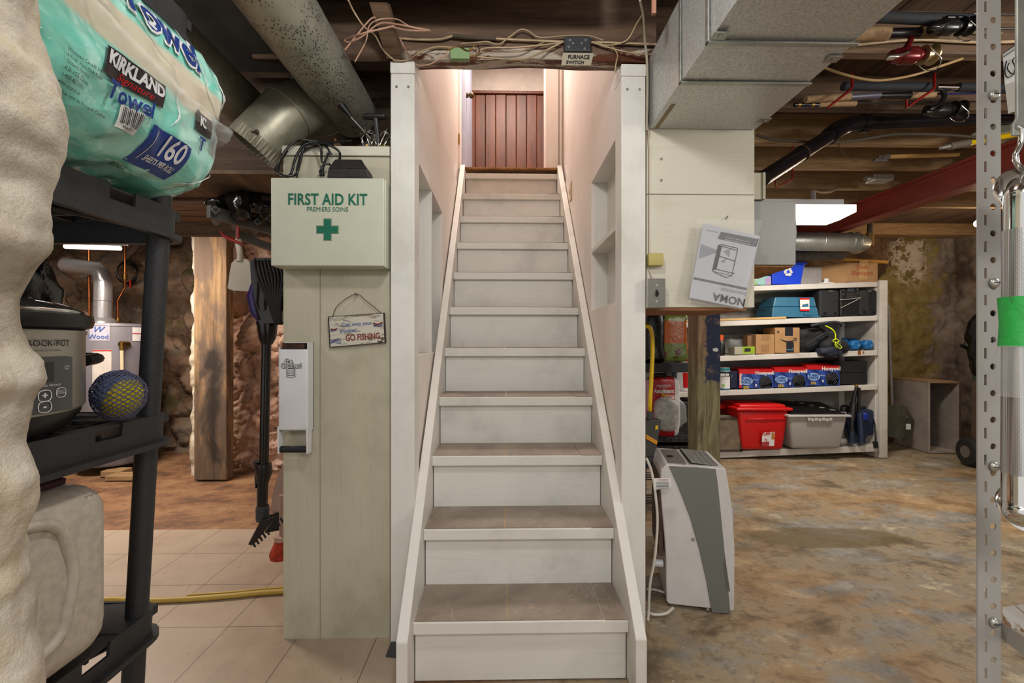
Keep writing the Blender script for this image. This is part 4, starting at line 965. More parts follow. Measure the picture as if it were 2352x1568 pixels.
mb = MB(); mb.tube([P(205, 735, 4.05), P(204, 560, 4.05), P(203, 520, 4.05)], .010, 10); tag(obj('copper_pipe', mb, COPPER, smooth=50), 'straight copper pipe rising left of the aluminium vent pipe', 'pipe')
r_ = thing('valve_pipe', 'bent copper pipe with a red valve handle above the grey water heater', 'pipe', tuple(P(271, 738, 4.1)))
mb = MB(); mb.tube([P(271, 738, 4.1), P(270, 690, 4.1), P(287, 660, 4.12), P(287, 560, 4.15)], .009, 10); obj('pipe', mb, COPPER, r_, smooth=50)
mb = MB(); mb.cyl(P(287, 642, 4.12), P(287, 630, 4.12), .022, n=12); mb.cyl(P(271, 738, 4.1), P(271, 730, 4.1), .02, n=12); obj('fitting', mb, GOLD, r_, smooth=40)
mb = MB(); c = P(299, 652, 4.07); mb.rbox(c, (.014, .012, .07), .004); obj('red_handle', mb, REDP, r_, smooth=50)
mb = MB(); c = P(295, 624, 4.50)
for k in range(4): mb.ring((c.x + .01 * k, c.y - .02 - .01 * k, c.z - .01 * k), (.1, 1, .1 * (k - 1)), .115 - .004 * k, .005, 32, 6)
mb.tube([c + Vector((-.02, 0, .1)), c + Vector((.12, 0, .26)), c + Vector((.1, 0, .4))], .005, 6, k=4); tag(obj('cable_coil', mb, BLACK, smooth=60), 'coil of black cable hanging on the dark stone wall above the heater', 'cable')
lt = thing('tube_light', 'lit fluorescent tube glimpsed under the shelf tier at far left', 'light', tuple(P(225, 567, 3.6)))
mb = MB(); a_ = P(150, 566, 3.5); b_ = P(276, 570, 3.5); mb.cyl(a_, b_, .018, n=12); obj('tube', mb, TUBE, lt); mb = MB(); mb.box(a_.x, 3.47, a_.z + .02, b_.x + .02, 3.55, a_.z + .05); mb.box(b_.x - .12, 3.5, a_.z + .05, b_.x - .115, 3.505, 2.5); obj('fixture_body', mb, WHITEP, lt)
for k, (x0, x1, y, Y0, dz, ang) in enumerate(((230, 276, 1072, 3.72, .035, .1), (240, 330, 1085, 3.62, .025, -.2))):
    a_ = P(x0, y, Y0); b_ = P(x1, y, Y0); mb = MB(); mb.box(a_.x, Y0, .0, b_.x, Y0 + .12, .05 - .01 * k); m_ = obj('wood_block', mb, JOISTL, bevel=.004); tag(m_, ('short wood block lying under the front of the grey water heater', 'longer flat wood offcut lying before the grey water heater')[k], 'wood block')

# ladder stored overhead with a bin bag on it, a dustpan hanging below
LG = plain('grey_ladder_rail', '#5b5955', .5, 0, .1)
ld = thing('ladder', 'grey ladder stored flat overhead beside the first aid box', 'ladder', tuple(P(540, 520, 2.05)))
z0 = 1.672
def lrail(a, b, h=.055): m = MB(); d = (b - a).normalized(); s_ = Vector((-d.y, d.x, 0)) * .012; m.slab([a - s_, b - s_, b + s_, a + s_], (0, 0, h)); return m
a1 = P(478, 494, 1.90); a1.z = z0; b1 = P(650, 535, 2.25); b1.z = z0
a2 = P(545, 540, 2.2); a2.z = z0 - .02; b2 = P(665, 578, 2.7); b2.z = z0 - .02
obj('rail', lrail(a1, b1), LG, ld, bevel=.003); obj('rail', lrail(a2, b2, .04), LG, ld, bevel=.003)
for k, u in enumerate((.08, .33, .60, .86)):
    p = a1.lerp(b1, u) + Vector((0, 0, .03)); q = p + Vector((-.10, .16, 0)) ; e = p + Vector((.035, -.05, 0)); mb = MB(); mb.tube([e, q], .017, 4); rg = obj('rung', mb, LG, ld)
    mb = MB(); mb.tube([e + Vector((.0025, -.0035, 0)), e], .011, 4); obj('rung_mouth', mb, BLACKM, rg)
mb = crinkle((P(560, 478, 2.05).x, 2.08, 1.775), (.135, .09, .055), .02, 12, 60, 30)
mb.merge(crinkle((P(600, 455, 2.05).x, 2.06, 1.81), (.055, .05, .075), .03, 16, 30, 20)); mb.merge(crinkle((P(575, 500, 2.05).x, 1.97, 1.745), (.04, .04, .06), .02, 20, 24, 16)); mb.merge(crinkle((P(490, 482, 1.95).x, 1.97, 1.755), (.04, .03, .02), .01, 30, 20, 12))
tag(obj('bin_bag', mb, BAGB, smooth=60), 'crumpled shiny black plastic bag resting on the overhead grey ladder', 'plastic bag')
r_ = thing('overhead_shelf', 'dark boarded overhead shelf under the ducts at upper left', 'shelf', (-1.6, 1.9, 1.80))
mb = MB(); mb.box(-2.4, 1.80, 1.825, -.86, 2.1, 1.84); obj('board', mb, PLY, r_)
for y in (2.1, 2.2, 2.3): mb = MB(); mb.box(-2.9, y, 1.79, -.78, y + .085, 1.81); obj('slat', mb, wood('slat_wood_%d' % int(y * 10), ('#4b382b', '#7a5f4a', '#99795f'), .7, 0, .7), r_)
mb = MB(); mb.box(-2.9, 2.40, 1.72, -.6, 2.45, 1.80); obj('edge_beam', mb, JOIST, r_)
# dustpan on a red hook
dp = thing('dustpan', 'beige plastic dustpan hanging by its handle below the overhead ladder', 'dustpan', tuple(P(552, 668, 1.98)))
DPM = plain('beige_dustpan', '#bdb2a3', .35, 0, .04); YD = 1.98
def D(px, py, y=YD): return P(px, py, y)
def outline(u):
    pts = [(541, 596), (529, 606), (524, 630), (521, 664)]; return pts
mb = MB(); f_ = [(541, 594), (530, 603), (526, 625), (521, 663), (535, 667), (583, 669), (580, 625), (577, 603), (566, 594)]
mb.slab([D(x, y) for x, y in f_], (0, .02, 0)); obj('pan', mb, DPM, dp, bevel=.006, seg=3)
mb = MB(); mb.tube([D(553, 600, 1.985), D(551, 585, 1.985), D(547, 555, 1.985), D(546, 548, 1.985)], [.017, .012, .014, .012], 12, k=0); obj('handle', mb, DPM, dp, smooth=50)
mb = MB(); mb.slab([D(533, 667, 1.978), D(536, 660, 1.978), D(583, 662, 1.978), D(583, 669, 1.978)], (0, -.004, 0)); obj('lip', mb, DPM, dp)
mb = MB(); mb.tube([D(506, 531, 1.96), D(514, 542, 1.965), D(535, 552, 1.97), D(557, 560, 1.97)], [.004, .006, .009, .005], 10, k=0); mb.tube([D(546, 548, 1.97), D(546, 520, 1.97)], .007, 8); tag(obj('red_hook', mb, plain('dark_red_hook', '#8a0f12', .4), smooth=50), 'dark red hook holding up the beige dustpan', 'hook')

# stick vacuum hanging beside the cupboard
VB = plain('glossy_black_vacuum', '#161113', .22); VP_ = plain('purple_vacuum_shell', '#2f2260', .3)
YV = 1.86
def V_(x, y, d=0): return P(x, y, YV + d)
vc = thing('stick_vacuum', 'black and purple stick vacuum hanging upside down beside the cream cupboard', 'vacuum cleaner', tuple(V_(600, 1255)))
mb = MB(); mb.slab([V_(x, y, -.045) for x, y in ((574, 600), (590, 592), (655, 592), (655, 700), (636, 742), (602, 742), (588, 700), (576, 640))], (0, .08, 0)); mb.tube([V_(622, 640), V_(616, 700), V_(616, 745)], [.055, .052, .036], 20); mb.ball(V_(624, 640), (.06, .05, .08), 20, 14); obj('motor_body', mb, VB, vc, smooth=60)
mb = MB(); mb.tube([V_(590, 640), V_(584, 680), V_(592, 715), V_(602, 740)], [.015, .028, .028, .015], 14, k=0, flat=1.0); mb.tube([V_(640, 700), V_(630, 740)], [.03, .02], 12); obj('purple_shell', mb, VP_, vc, smooth=60)
mb = MB()
for k in range(9):
    x = 585 + k * 8; dx_ = -6 + k * 1.2
    mb.tube([V_(x + 8, 604, .0), V_(x + 3, 594 + (k % 3) * 2, -.03), V_(x, 606, -.055), V_(x + 8, 640, -.075), V_(x * .45 + 352, 690, -.075), V_(632 + k * 1.6, 738, -.055), V_(642 + k, 742, -.03)], .0058, 7, k=5)
obj('wrapped_cord', mb, BLACKM, vc, smooth=60)
mb = MB(); mb.tube([V_(610, 735), V_(614, 745), V_(614, 775), V_(612, 790)], [.040, .040, .034, .022], 20); obj('collar', mb, VB, vc, smooth=50)
mb = MB(); mb.tube([V_(612, 785), V_(606, 1068)], .0185, 20); obj('tube', mb, VB, vc, smooth=50)
mb = MB(); mb.tube([V_(605, 1064), V_(606, 1085), V_(603, 1110), V_(602, 1165)], [.030, .033, .022, .020], 16); mb.slab([V_(583, 1060, -.02), V_(590, 1066, -.02), V_(590, 1110, -.02), V_(586, 1122, -.02)], (0, .03, 0)); obj('wand_latch', mb, VB, vc, smooth=50)
mb = MB(); mb.tube([V_(603, 1160), V_(603, 1195)], .024, 16)
for k in range(7): mb.ring(V_(603, 1166 + k * 4), (0, 0, 1), .0245, .0022, 20, 6)
obj('spring_neck', mb, DARKG, vc, smooth=50)
mb = MB(); mb.hexa([V_(568, 1252, -.03), V_(580, 1253, -.03), V_(588, 1245, .03), V_(578, 1240, .03), V_(598, 1195, -.04), V_(640, 1180, -.04), V_(638, 1185, .06), V_(600, 1198, .06)]); obj('floor_head', mb, VB, vc, bevel=.006, seg=3)
mb = MB()
for k in range(9): p = V_(580 + k * 8, 1245 - k * 7, -.01); mb.cyl(p, p + Vector((.012, 0, -.02)), .004, n=6)
obj('brush_roll_bristles', mb, BLACKM, vc)
# beige upright thing with black broom and orange brush peeping out behind the cupboard
r_ = thing('broom', 'broom with a beige head guard and black bristles behind the vacuum nozzle', 'broom', tuple(P(640, 1210, 2.12)))
mb = MB(); o_ = [(655, 1062), (646, 1066), (632, 1098), (622, 1140), (618, 1180), (655, 1178)]; mb.slab([P(x, y, 2.12) for x, y in o_], (.06, .05, 0)); obj('guard', mb, plain('beige_broom_guard', '#a2877a', .5), r_, bevel=.01, seg=3)
mb = MB(); o_ = [(618, 1182), (608, 1224), (660, 1214), (660, 1178)]; mb.slab([P(x, y, 2.11) for x, y in o_], (.05, .06, 0)); obj('bristles', mb, plain('black_bristles', '#1b1816', .9, 0, .4, 20, 1.0, 160), r_)
r_ = thing('orange_brush', 'small round orange bristle brush hanging low at the cupboard edge', 'brush', tuple(P(643, 1285, 1.95)))
c = P(647, 1240, 1.95); zb = P(0, 1285, 1.95).z; mb = MB(); mb.lathe([(.028, 0), (.035, -.02), (.050, -.055), (.046, zb - c.z)], c, n=24); obj('bristles', mb, plain('orange_bristles', '#c23a12', .7, 0, .35, 50, 1, 200), r_, smooth=40)
mb = MB(); mb.cyl(c, c + Vector((0, 0, .02)), .03, n=20); mb.cyl(c + Vector((0, 0, .02)), c + Vector((0, 0, .2)), .01, n=12); obj('collar', mb, plain('pinkish_collar', '#b99a8a', .5), r_, smooth=40)
# yellow hose over the tiles
pts = [PZ(250, 1376, .016), PZ(330, 1379, .016), PZ(420, 1376, .016), PZ(520, 1369, .016), PZ(600, 1361, .016), PZ(665, 1357, .016), PZ(760, 1352, .016)]
pts.insert(0, Vector((-1.75, 1.9, .016))); mb = MB(); mb.tube(pts, .0115, 10, k=6); pts2 = [p + Vector((0, .03, 0)) for p in pts[3:]]; mb.tube(pts2, .006, 8, k=5); tag(obj('hose', mb, plain('olive_yellow_hose', '#b5963f', .5), smooth=60), 'dull yellow hose lying across the cream floor tiles', 'hose')
mb = MB(); a_ = PZ(905, 1468, .003); mb.slab([PZ(886, 1508, .005), PZ(903, 1462, .005), PZ(935, 1462, .005), PZ(925, 1512, .005)], (0, 0, .004)); tag(obj('floor_mat', mb, DARKG), 'dark scrap of mat under the foot of the left stair stringer', 'mat')

# ================================================================= WIRING ROUND THE HEADER
def wire(name, pts, r, mat, label, cat='cable', n=6, k=6):
    m = MB(); m.tube([P(x, y, Y) for x, y, Y in pts], r, n, k=k); o = obj(name, m, mat, smooth=60); tag(o, label, cat); return o
WC = plain('cream_cable', '#b59d7c', .6, 0, .2); WP = plain('pinkish_bell_wire', '#b28b76', .6, 0, .15); WD = plain('dark_cloth_cable', '#4a4136', .8)
wire('cable', [(915, 88, 1.665), (960, 91, 1.66), (1010, 90, 1.655), (1040, 83, 1.655), (1060, 85, 1.655), (1120, 88, 1.655), (1200, 92, 1.655), (1300, 96, 1.655), (1400, 98, 1.655), (1530, 103, 1.655)], .0042, WC, 'thick old cable clipped along the dark header beam')
wire('cable', [(1040, 82, 1.652), (1080, 86, 1.65), (1140, 89, 1.655)], .006, WD, 'short dark cloth covered stretch of cable on the header beam')
wire('bell_wire', [(905, 60, 1.5), (840, 75, 1.45), (795, 90, 1.5), (800, 97, 1.5), (830, 85, 1.5), (870, 55, 1.5), (905, 55, 1.5), (960, 65, 1.5), (988, 70, 1.5), (940, 70, 1.5), (900, 62, 1.5)], .003, WP, 'looped pinkish wire hanging left of the header beam')
wire('bell_wire', [(792, 115, 1.5), (820, 80, 1.5), (850, 45, 1.5), (863, 40, 1.5)], .003, WP, 'pinkish wire rising steeply beside the spotted duct')
wire('bell_wire', [(815, 142, 1.5), (840, 95, 1.5), (848, 60, 1.5), (870, 45, 1.52), (910, 44, 1.52), (940, 60, 1.52), (975, 72, 1.52)], .0025, WP, 'second pinkish wire drooping beside the brown brace')
wire('bell_wire', [(800, 0, 1.42), (812, 25, 1.46), (835, 60, 1.5), (860, 80, 1.55), (880, 115, 1.6), (905, 138, 1.635)], .0032, WC, 'cream wire falling from the ceiling to the left post head')
wire('bell_wire', [(905, 138, 1.635), (935, 138, 1.64), (965, 120, 1.65), (1000, 108, 1.655), (1035, 109, 1.655), (1060, 115, 1.65), (1085, 128, 1.65), (1140, 134, 1.655), (1200, 136, 1.655), (1240, 122, 1.655), (1290, 98, 1.65)], .003, WC, 'cream wire sagging from the left post to the furnace switch box')
wire('bell_wire', [(918, 88, 1.64), (935, 120, 1.645), (955, 148, 1.65), (985, 148, 1.65), (1010, 135, 1.65), (1030, 125, 1.65)], .003, WP, 'pinkish wire looping down at the left end of the header')
wire('bell_wire', [(1060, 100, 1.65), (1090, 98, 1.65), (1120, 96, 1.65), (1145, 102, 1.65), (1170, 85, 1.65), (1195, 68, 1.65), (1215, 72, 1.65), (1240, 86, 1.65), (1300, 82, 1.65), (1350, 82, 1.65), (1385, 92, 1.65)], .0028, WC, 'cream wire arching high across the middle of the header')
wire('bell_wire', [(1095, 118, 1.652), (1120, 110, 1.65), (1180, 109, 1.65), (1240, 104, 1.65), (1290, 98, 1.65)], .003, WC, 'cream wire running straight from the green box to the switch box')
wire('bell_wire', [(1100, 120, 1.656), (1150, 120, 1.656), (1200, 116, 1.656), (1250, 97, 1.656)], .0022, WC, 'thin cream wire just below the straight one on the header')
wire('bell_wire', [(1365, 97, 1.65), (1400, 104, 1.65), (1440, 92, 1.64), (1462, 55, 1.6), (1478, 30, 1.55)], .0028, WC, 'cream wire rising from the switch box to the upper right')
wire('bell_wire', [(1365, 99, 1.652), (1420, 115, 1.652), (1470, 124, 1.65), (1500, 125, 1.65)], .0028, WC, 'cream wire sloping from the switch box to the right post')
wire('bell_wire', [(1405, 105, 1.655), (1418, 125, 1.65), (1415, 145, 1.65), (1412, 165, 1.66)], .0025, WC, 'short cream wire dropping beside the right post head')
wire('cable', [(1470, 0, 1.45), (1478, 40, 1.52), (1481, 90, 1.60), (1486, 140, 1.64), (1487, 200, 1.645), (1486, 300, 1.645)], .0045, plain('pale_flat_cable', '#a8a08c', .6), 'pale flat cable running down the right edge of the right post')
wire('bell_wire', [(1487, 300, 1.652), (1490, 380, 1.66), (1489, 470, 1.66), (1490, 590, 1.66)], .0015, plain('thin_brown_wire', '#7b5546', .6), 'thin brown wire down the cream cabinet beside the right post')
r_ = thing('thermostat_box', 'small pale green plastic box with loose wires on the header beam', 'junction box', tuple(P(1056, 136, 1.655)))
a_ = P(1034, 110, 1.65); b_ = P(1079, 136, 1.65); mb = MB(); mb.box(a_.x, 1.645, b_.z, b_.x, 1.67, a_.z); obj('box', mb, plain('pale_green_box', '#7f9a6a', .5), r_, bevel=.003)
mb = MB(); mb.tube([P(x, y, 1.64) for x, y in ((1025, 118), (1050, 105), (1075, 116), (1095, 102), (1100, 122), (1080, 130))], .0018, 5, k=5); obj('loose_wires', mb, GOLD, r_)
r_ = thing('furnace_switch_box', 'dark metal electrical box on the header beam above the furnace switch note', 'junction box', tuple(P(1327, 120, 1.655)))
a_ = P(1296, 86, 1.64); b_ = P(1357, 120, 1.64); mb = MB(); mb.box(a_.x, 1.632, b_.z, b_.x, 1.67, a_.z); bx_ = obj('cover', mb, plain('dark_grey_box', '#3c3e42', .5, .3), r_, bevel=.004)
for x, y in ((1309, 93), (1345, 93), (1343, 112), (1306, 108), (1316, 100), (1336, 100)): mb = MB(); c = P(x, y, 1.632); mb.cyl((c.x, 1.630, c.z), (c.x, 1.633, c.z), .0045, n=10); obj('screw', mb, STEEL, bx_)
q = [P(1293, 121, 1.64), P(1364, 122, 1.64), P(1357, 150, 1.645), P(1289, 150, 1.645)]
r_ = thing('furnace_switch_note', 'handwritten card reading furnace switch hung below the dark metal box', 'note', tuple(q[3])); mb = MB(); mb.slab(q, (0, .0015, 0)); obj('card', mb, plain('beige_card', '#a89e8b', .8), r_)
mb = MB(); put_text(mb, 'FURNACE', .0195, (q[0] + q[1]) / 2 + Vector((.001, -.0012, -.016)), rx, uz, bold=.0006, stretch=.95, slant=.1); put_text(mb, 'SWITCH', .0165, (q[2] + q[3]) / 2 + Vector((-.004, -.004, .009)), rx, uz, bold=.0005, stretch=1.1, slant=.1); obj('marker_lettering', mb, INK, r_)
# ================================================================= RIGHT OF THE STAIRS
a = P(1485, 284, 1.68); b = P(1733, 706, 1.68)
uc = thing('utility_cabinet', 'cream boarded wall cabinet between the right stair post and the grey electrical box', 'cabinet', ((a.x + b.x) / 2, 1.8, b.z))
zs_ = P(0, 436, 1.68).z
mb = MB(); mb.box(a.x, 1.68, zs_ + .001, b.x, 1.97, a.z); obj('upper_board', mb, CREAMX, uc, bevel=.002)
mb = MB(); mb.box(a.x, 1.68, b.z, b.x, 1.97, zs_ - .001); obj('lower_board', mb, CREAMX, uc, bevel=.002)
mb = MB(); mb.box(a.x, 1.685, b.z - .012, b.x - .03, 2.0, b.z - .0005); obj('bottom_board', mb, wood('raw_orange_plywood', ('#6e4526', '#8f5d36', '#a8734a'), .8, 0, .7), uc)
for x, y in ((1519, 365), (1519, 414)): c = P(x, y, 1.68); mb = MB(); mb.cyl((c.x, 1.6785, c.z), (c.x, 1.682, c.z), .0055, n=12); obj('screw', mb, STEEL, uc)
c = P(1678, 722, 1.95); mb = MB(); mb.cyl((c.x, 1.95, c.z - .004), (c.x, 1.95, b.z - .012), .013, n=14); obj('peg', mb, PINE, uc)
for k, (x, y) in enumerate(((1648, 283), (1668, 499))): c = P(x, y, 1.675); mb = MB(); mb.tube([c + Vector((-.006, -.006, -.01)), c + Vector((.01, .006, .008))], .0013, 6); tag(obj('nail', mb, RUST), ('bent nail at the top edge of the cream cabinet under the duct', 'nail from which the plastic sleeve with the manual hangs')[k], 'nail')
# switch box
a1 = P(1485, 640, 1.64); b1 = P(1527, 708, 1.64)
r_ = thing('toggle_switch', 'steel toggle light switch box mounted beside the right stair post', 'light switch', ((a1.x + b1.x) / 2, 1.66, b1.z))
mb = MB(); mb.box(a1.x, 1.632, b1.z, b1.x, 1.679, a1.z); obj('box', mb, STEEL, r_, bevel=.003)
mb = MB(); mb.box(a1.x + .001, 1.6285, b1.z + .001, b1.x - .001, 1.632, a1.z - .001); fp = obj('face_plate', mb, plain('dull_steel_plate', '#85827a', .4, .9, .1), r_, bevel=.0015)
cx = (a1.x + b1.x) / 2; cz = (a1.z + b1.z) / 2
for dz in (-.03, .03): mb = MB(); mb.cyl((cx, 1.6275, cz + dz), (cx, 1.63, cz + dz), .0042, n=12); obj('screw', mb, CHROME, fp)
mb = MB(); mb.box(cx - .005, 1.6275, cz - .013, cx + .005, 1.629, cz + .013); mb.hexa([(cx - .004, 1.614, cz - .008), (cx + .004, 1.614, cz - .008), (cx + .004, 1.628, cz - .004), (cx - .004, 1.628, cz - .004), (cx - .004, 1.616, cz + .0), (cx + .004, 1.616, cz + .0), (cx + .004, 1.628, cz + .006), (cx - .004, 1.628, cz + .006)]); obj('toggle', mb, BLACK, fp)
a1 = P(1490, 581, 1.65); b1 = P(1524, 610, 1.65); mb = MB(); mb.rbox(((a1.x + b1.x) / 2, 1.662, (a1.z + b1.z) / 2), (b1.x - a1.x, .03, a1.z - b1.z), .003); yb = obj('sensor_box', mb, plain('yellowed_plastic', '#b9ac66', .5), smooth=50); tag(yb, 'small yellowed plastic box on the cream cabinet above the steel switch', 'junction box')
mb = MB(); mb.tube([P(1487, 600, 1.672), P(1490, 618, 1.67), P(1497, 638, 1.67)], .003, 6, k=4); tag(obj('cable', mb, plain('pale_stub_cable', '#b8a898', .6)), 'short pale cable between the yellowed box and the steel switch box', 'cable')

# manual in a plastic sleeve (hung upside down)
mn = thing('manual_sleeve', 'upside down dehumidifier manual in a clear plastic sleeve hung on the cream cabinet', 'manual', tuple(P(1650, 708, 1.65)))
YM = 1.655
def M_(x, y, d=0): return P(x, y, YM + d)
mb = MB(); mb.slab([M_(1616, 513), M_(1746, 542), M_(1706, 708), M_(1583, 683)], (0, .005, 0)); mp_ = obj('booklet', mb, plain('manual_grey_paper', '#b9bcc4', .5, 0, .04), mn)
GR1 = plain('manual_dark_grey', '#4e5158', .5); GR2 = plain('manual_mid_grey', '#868a93', .5)
mb = MB(); mb.slab([M_(1656, 532, -.001), M_(1743, 549, -.001), M_(1737, 567, -.001), M_(1649, 548, -.001)], (0, .0008, 0)); mb.slab([M_(1594, 636, -.001), M_(1716, 661, -.001), M_(1714, 666, -.001), M_(1593, 641, -.001)], (0, .0008, 0)); obj('dark_bands', mb, GR1, mp_)
mb = MB(); mb.slab([M_(1610, 560, -.0008), M_(1655, 577, -.0008), M_(1605, 594, -.0008)], (0, .0006, 0)); mb.slab([M_(1662, 577, -.0008), M_(1678, 570, -.0008), M_(1675, 590, -.0008)], (0, .0006, 0)); mb.slab([M_(1655, 600, -.0008), M_(1670, 592, -.0008), M_(1664, 604, -.0008)], (0, .0006, 0)); obj('grey_diamonds', mb, GR2, mp_)
mb = MB()
for path in (((1650, 563), (1694, 575), (1681, 633), (1636, 622)), ((1636, 622), (1641, 617), (1687, 628)), ((1658, 563), (1645, 618)), ((1652, 588), (1690, 600)), ((1650, 563), (1657, 561), (1695, 570), (1694, 575)), ((1640, 625), (1668, 637), (1681, 633))): mb.tube([M_(x, y, -.0012) for x, y in path], .0012, 5, closed=len(path) == 4)
mb.slab([M_(1650, 565, -.001), M_(1658, 565, -.001), M_(1645, 618, -.001), M_(1637, 621, -.001)], (0, .0006, 0))
rt = (M_(1583, 683) - M_(1706, 708)).normalized(); up = (M_(1706, 708) - M_(1746, 542)).normalized(); up = (up - rt * up.dot(rt)).normalized()
put_text(mb, 'NOMA', .042, M_(1675, 687, -.0022), rt, up, bold=.0004, stretch=1.0)
put_text(mb, 'Instruction Manual', .006, M_(1636, 531, -.0015), rt, up); obj('black_lettering', mb, INK, mp_)
mb = MB(); put_text(mb, 'DEHUMIDIFIER', .0165, M_(1685, 668, -.0015), rt, up, stretch=.95); obj('grey_lettering', mb, GR2, mp_)
mb = MB()
for i, s_ in enumerate(('Toll-free: 1-866-827-4985', 'Please read this manual carefully before', 'using the dehumidifier and keep it safe')): put_text(mb, s_, .0062, M_(1692 + i * 1.2, 561 - i * 5.4, -.0018), rt, up)
obj('white_lettering', mb, PAPER, mp_)
mb = MB()
def slv(u, v):
    x = (1602 + 148 * u) * (1 - v) + (1581 + 122 * u) * v; y = (503 + 2 * u) * (1 - v) + (693 + 18 * u) * v
    p = M_(x, y, -.006); return p + Vector((0, -.004 * abs(noise.noise(Vector((x * .05, y * .03, 1)))) - .004 * math.sin(u * 9) * .3, 0))
mb.grid(slv, 24, 20); obj('clear_sleeve', mb, clear('clear_sleeve_film', '#f2f4f5', .14, .1), mn, smooth=60)

# galvanised duct running overhead to the cabinet
dx0 = P(1489, 276, 1.68).x; dx1 = P(1733, 276, 1.68).x; zb = P(0, 277, 1.66).z; zt = 2.235
dt = thing('square_duct', 'large shiny galvanised rectangular duct running overhead to the cream cabinet', 'duct', ((dx0 + dx1) / 2, .8, zb))
t = NT('flat_galvanised'); n = t.noise(140, 4, t.co(True, (1, 1, 1)), .6); n2 = t.noise(2.2, 3, t.co(True)); base = t.ramp(n, [(.3, '#a9aaaa'), (.5, '#c0c1bf'), (.7, '#d4d5d2')]); GF = t.fin(base, t.ramp(n2, [(.35, .36), (.6, .5)]), .55, n, .0005, .12)
for y0, y1, g in ((1.375, 1.675, 0), (1.19, 1.373, .004), (-.6, 1.188, .007)):
    mb = MB(); mb.box(dx0 + g, y0, zb + g, dx1 - g, y1, zt - g); obj('duct_section', mb, GF, dt, bevel=.002)
for y0 in (1.374, 1.189): mb = MB(); mb.box(dx0 - .003, y0 - .008, zb - .004, dx1 + .003, y0 + .008, zb + .001); mb.box(dx0 - .003, y0 - .008, zb - .004, dx0 + .001, y0 + .008, zt); obj('seam_cleat', mb, GALV, dt, bevel=.001)
for x, y in ((dx0 + .02, 1.16), (dx1 - .02, 1.25), (dx1 - .01, 1.60)): mb = MB(); mb.box(x - .02, y - .014, zb - .003, x + .02, y + .014, zb); mb.cyl((x, y, zb - .006), (x, y, zb), .006, n=10); obj('bracket', mb, GALV, dt)
mb = MB(); mb.box(dx0 + .07 * .3, 1.50, zb - .002, dx0 + .035, 1.668, zb + .0); obj('tape_strip', mb, plain('brown_tape', '#8a7a5c', .7), dt)
mb = MB(); p0_ = P(1503, 8, 1.36); mb.box(p0_.x - .006, 1.36, p0_.z - .03, p0_.x + .006, 1.37, p0_.z + .06); tag(obj('lath_scrap', mb, plain('pinkish_lath', '#b07f6a', .7)), 'small pinkish splinter of lath hanging from the ceiling by the right post', 'lath')

# electrical box, fluorescent fixture and things beyond
GBX = plain('grey_electrical_enamel', '#8f908c', .45, 0, .03)
a1 = P(1735, 462, 1.74); b1 = P(1828, 608, 1.74)
eb = thing('electrical_panel', 'grey steel electrical box beyond the edge of the cream cabinet', 'electrical panel', ((a1.x + b1.x) / 2, 1.8, b1.z))
mb = MB(); mb.box(b.x + .004, 1.74, b1.z, b1.x, 1.92, a1.z); obj('enclosure', mb, GBX, eb, bevel=.002)
mb = MB(); dz0 = P(0, 593, 1.76).z; mb.slab([(b1.x + .002, 1.76, a1.z - .004), (b1.x + .010, 1.76, a1.z - .004), (b1.x + .018, 1.76, (a1.z + dz0) / 2), (b1.x + .010, 1.76, dz0), (b1.x + .002, 1.76, dz0)], (0, .16, 0)); obj('door', mb, GBX, eb, bevel=.002)
for z in (a1.z - .01, dz0 + .01): mb = MB(); mb.cyl((b1.x + .004, 1.755, z - .008), (b1.x + .004, 1.755, z + .008), .004, n=8); obj('hinge', mb, DARKG, eb)
mb = MB(); a2 = P(1735, 610, 1.80); mb.slab([(b.x + .003, 1.75, b1.z - .001), (b1.x - .004, 1.75, b1.z - .001), (b1.x - .03, 1.95, b1.z - .02), (b.x + .003, 1.95, b1.z - .03)], (0, 0, -.006)); tag(obj('backing_board', mb, TIMB), 'scrap of orange brown wood under the grey electrical box', 'board')
a1 = P(1735, 396, 1.78); b1 = P(1757, 458, 1.78); mb = MB(); mb.box(b.x + .003, 1.78, b1.z, b1.x, 2.2, a1.z); mb.box(b1.x - .012, 1.774, b1.z, b1.x, 1.78, a1.z); tag(obj('meter_box', mb, plain('cream_meter_box', '#bdb9a4', .5), bevel=.002), 'narrow cream box edge above the grey electrical box', 'box')
# fluorescent fixture
YF = 3.3
a1 = P(1832, 462, YF); b1 = P(1968, 480, YF)
fx = thing('fluorescent_fixture', 'lit wraparound fluorescent ceiling fixture beside the grey electrical box', 'ceiling light', ((a1.x + b1.x) / 2 - .3, 3.35, b1.z))
zt_ = P(0, 458, YF).z; zb_ = P(0, 496, YF).z; xr_ = b1.x; xl_ = a1.x - .6
mb = MB(); o_ = [(xl_, zt_), (xr_, zt_ + .004), (xr_, zt_ - .055), (xr_ - .14, zb_), (xl_, zb_)]; mb.slab([(x, YF, z) for x, z in o_], (0, .14, 0)); obj('lens', mb, TUBE, fx, bevel=.004)
mb = MB(); mb.box(xl_, YF + .0, zt_ + .002, xr_ - .1, YF + .16, zt_ + .042); mb.box(xr_ - .3, YF + .04, zt_ + .042, xr_ - .29, YF + .08, JZ + .002); obj('housing', mb, WHITEP, fx, bevel=.002)
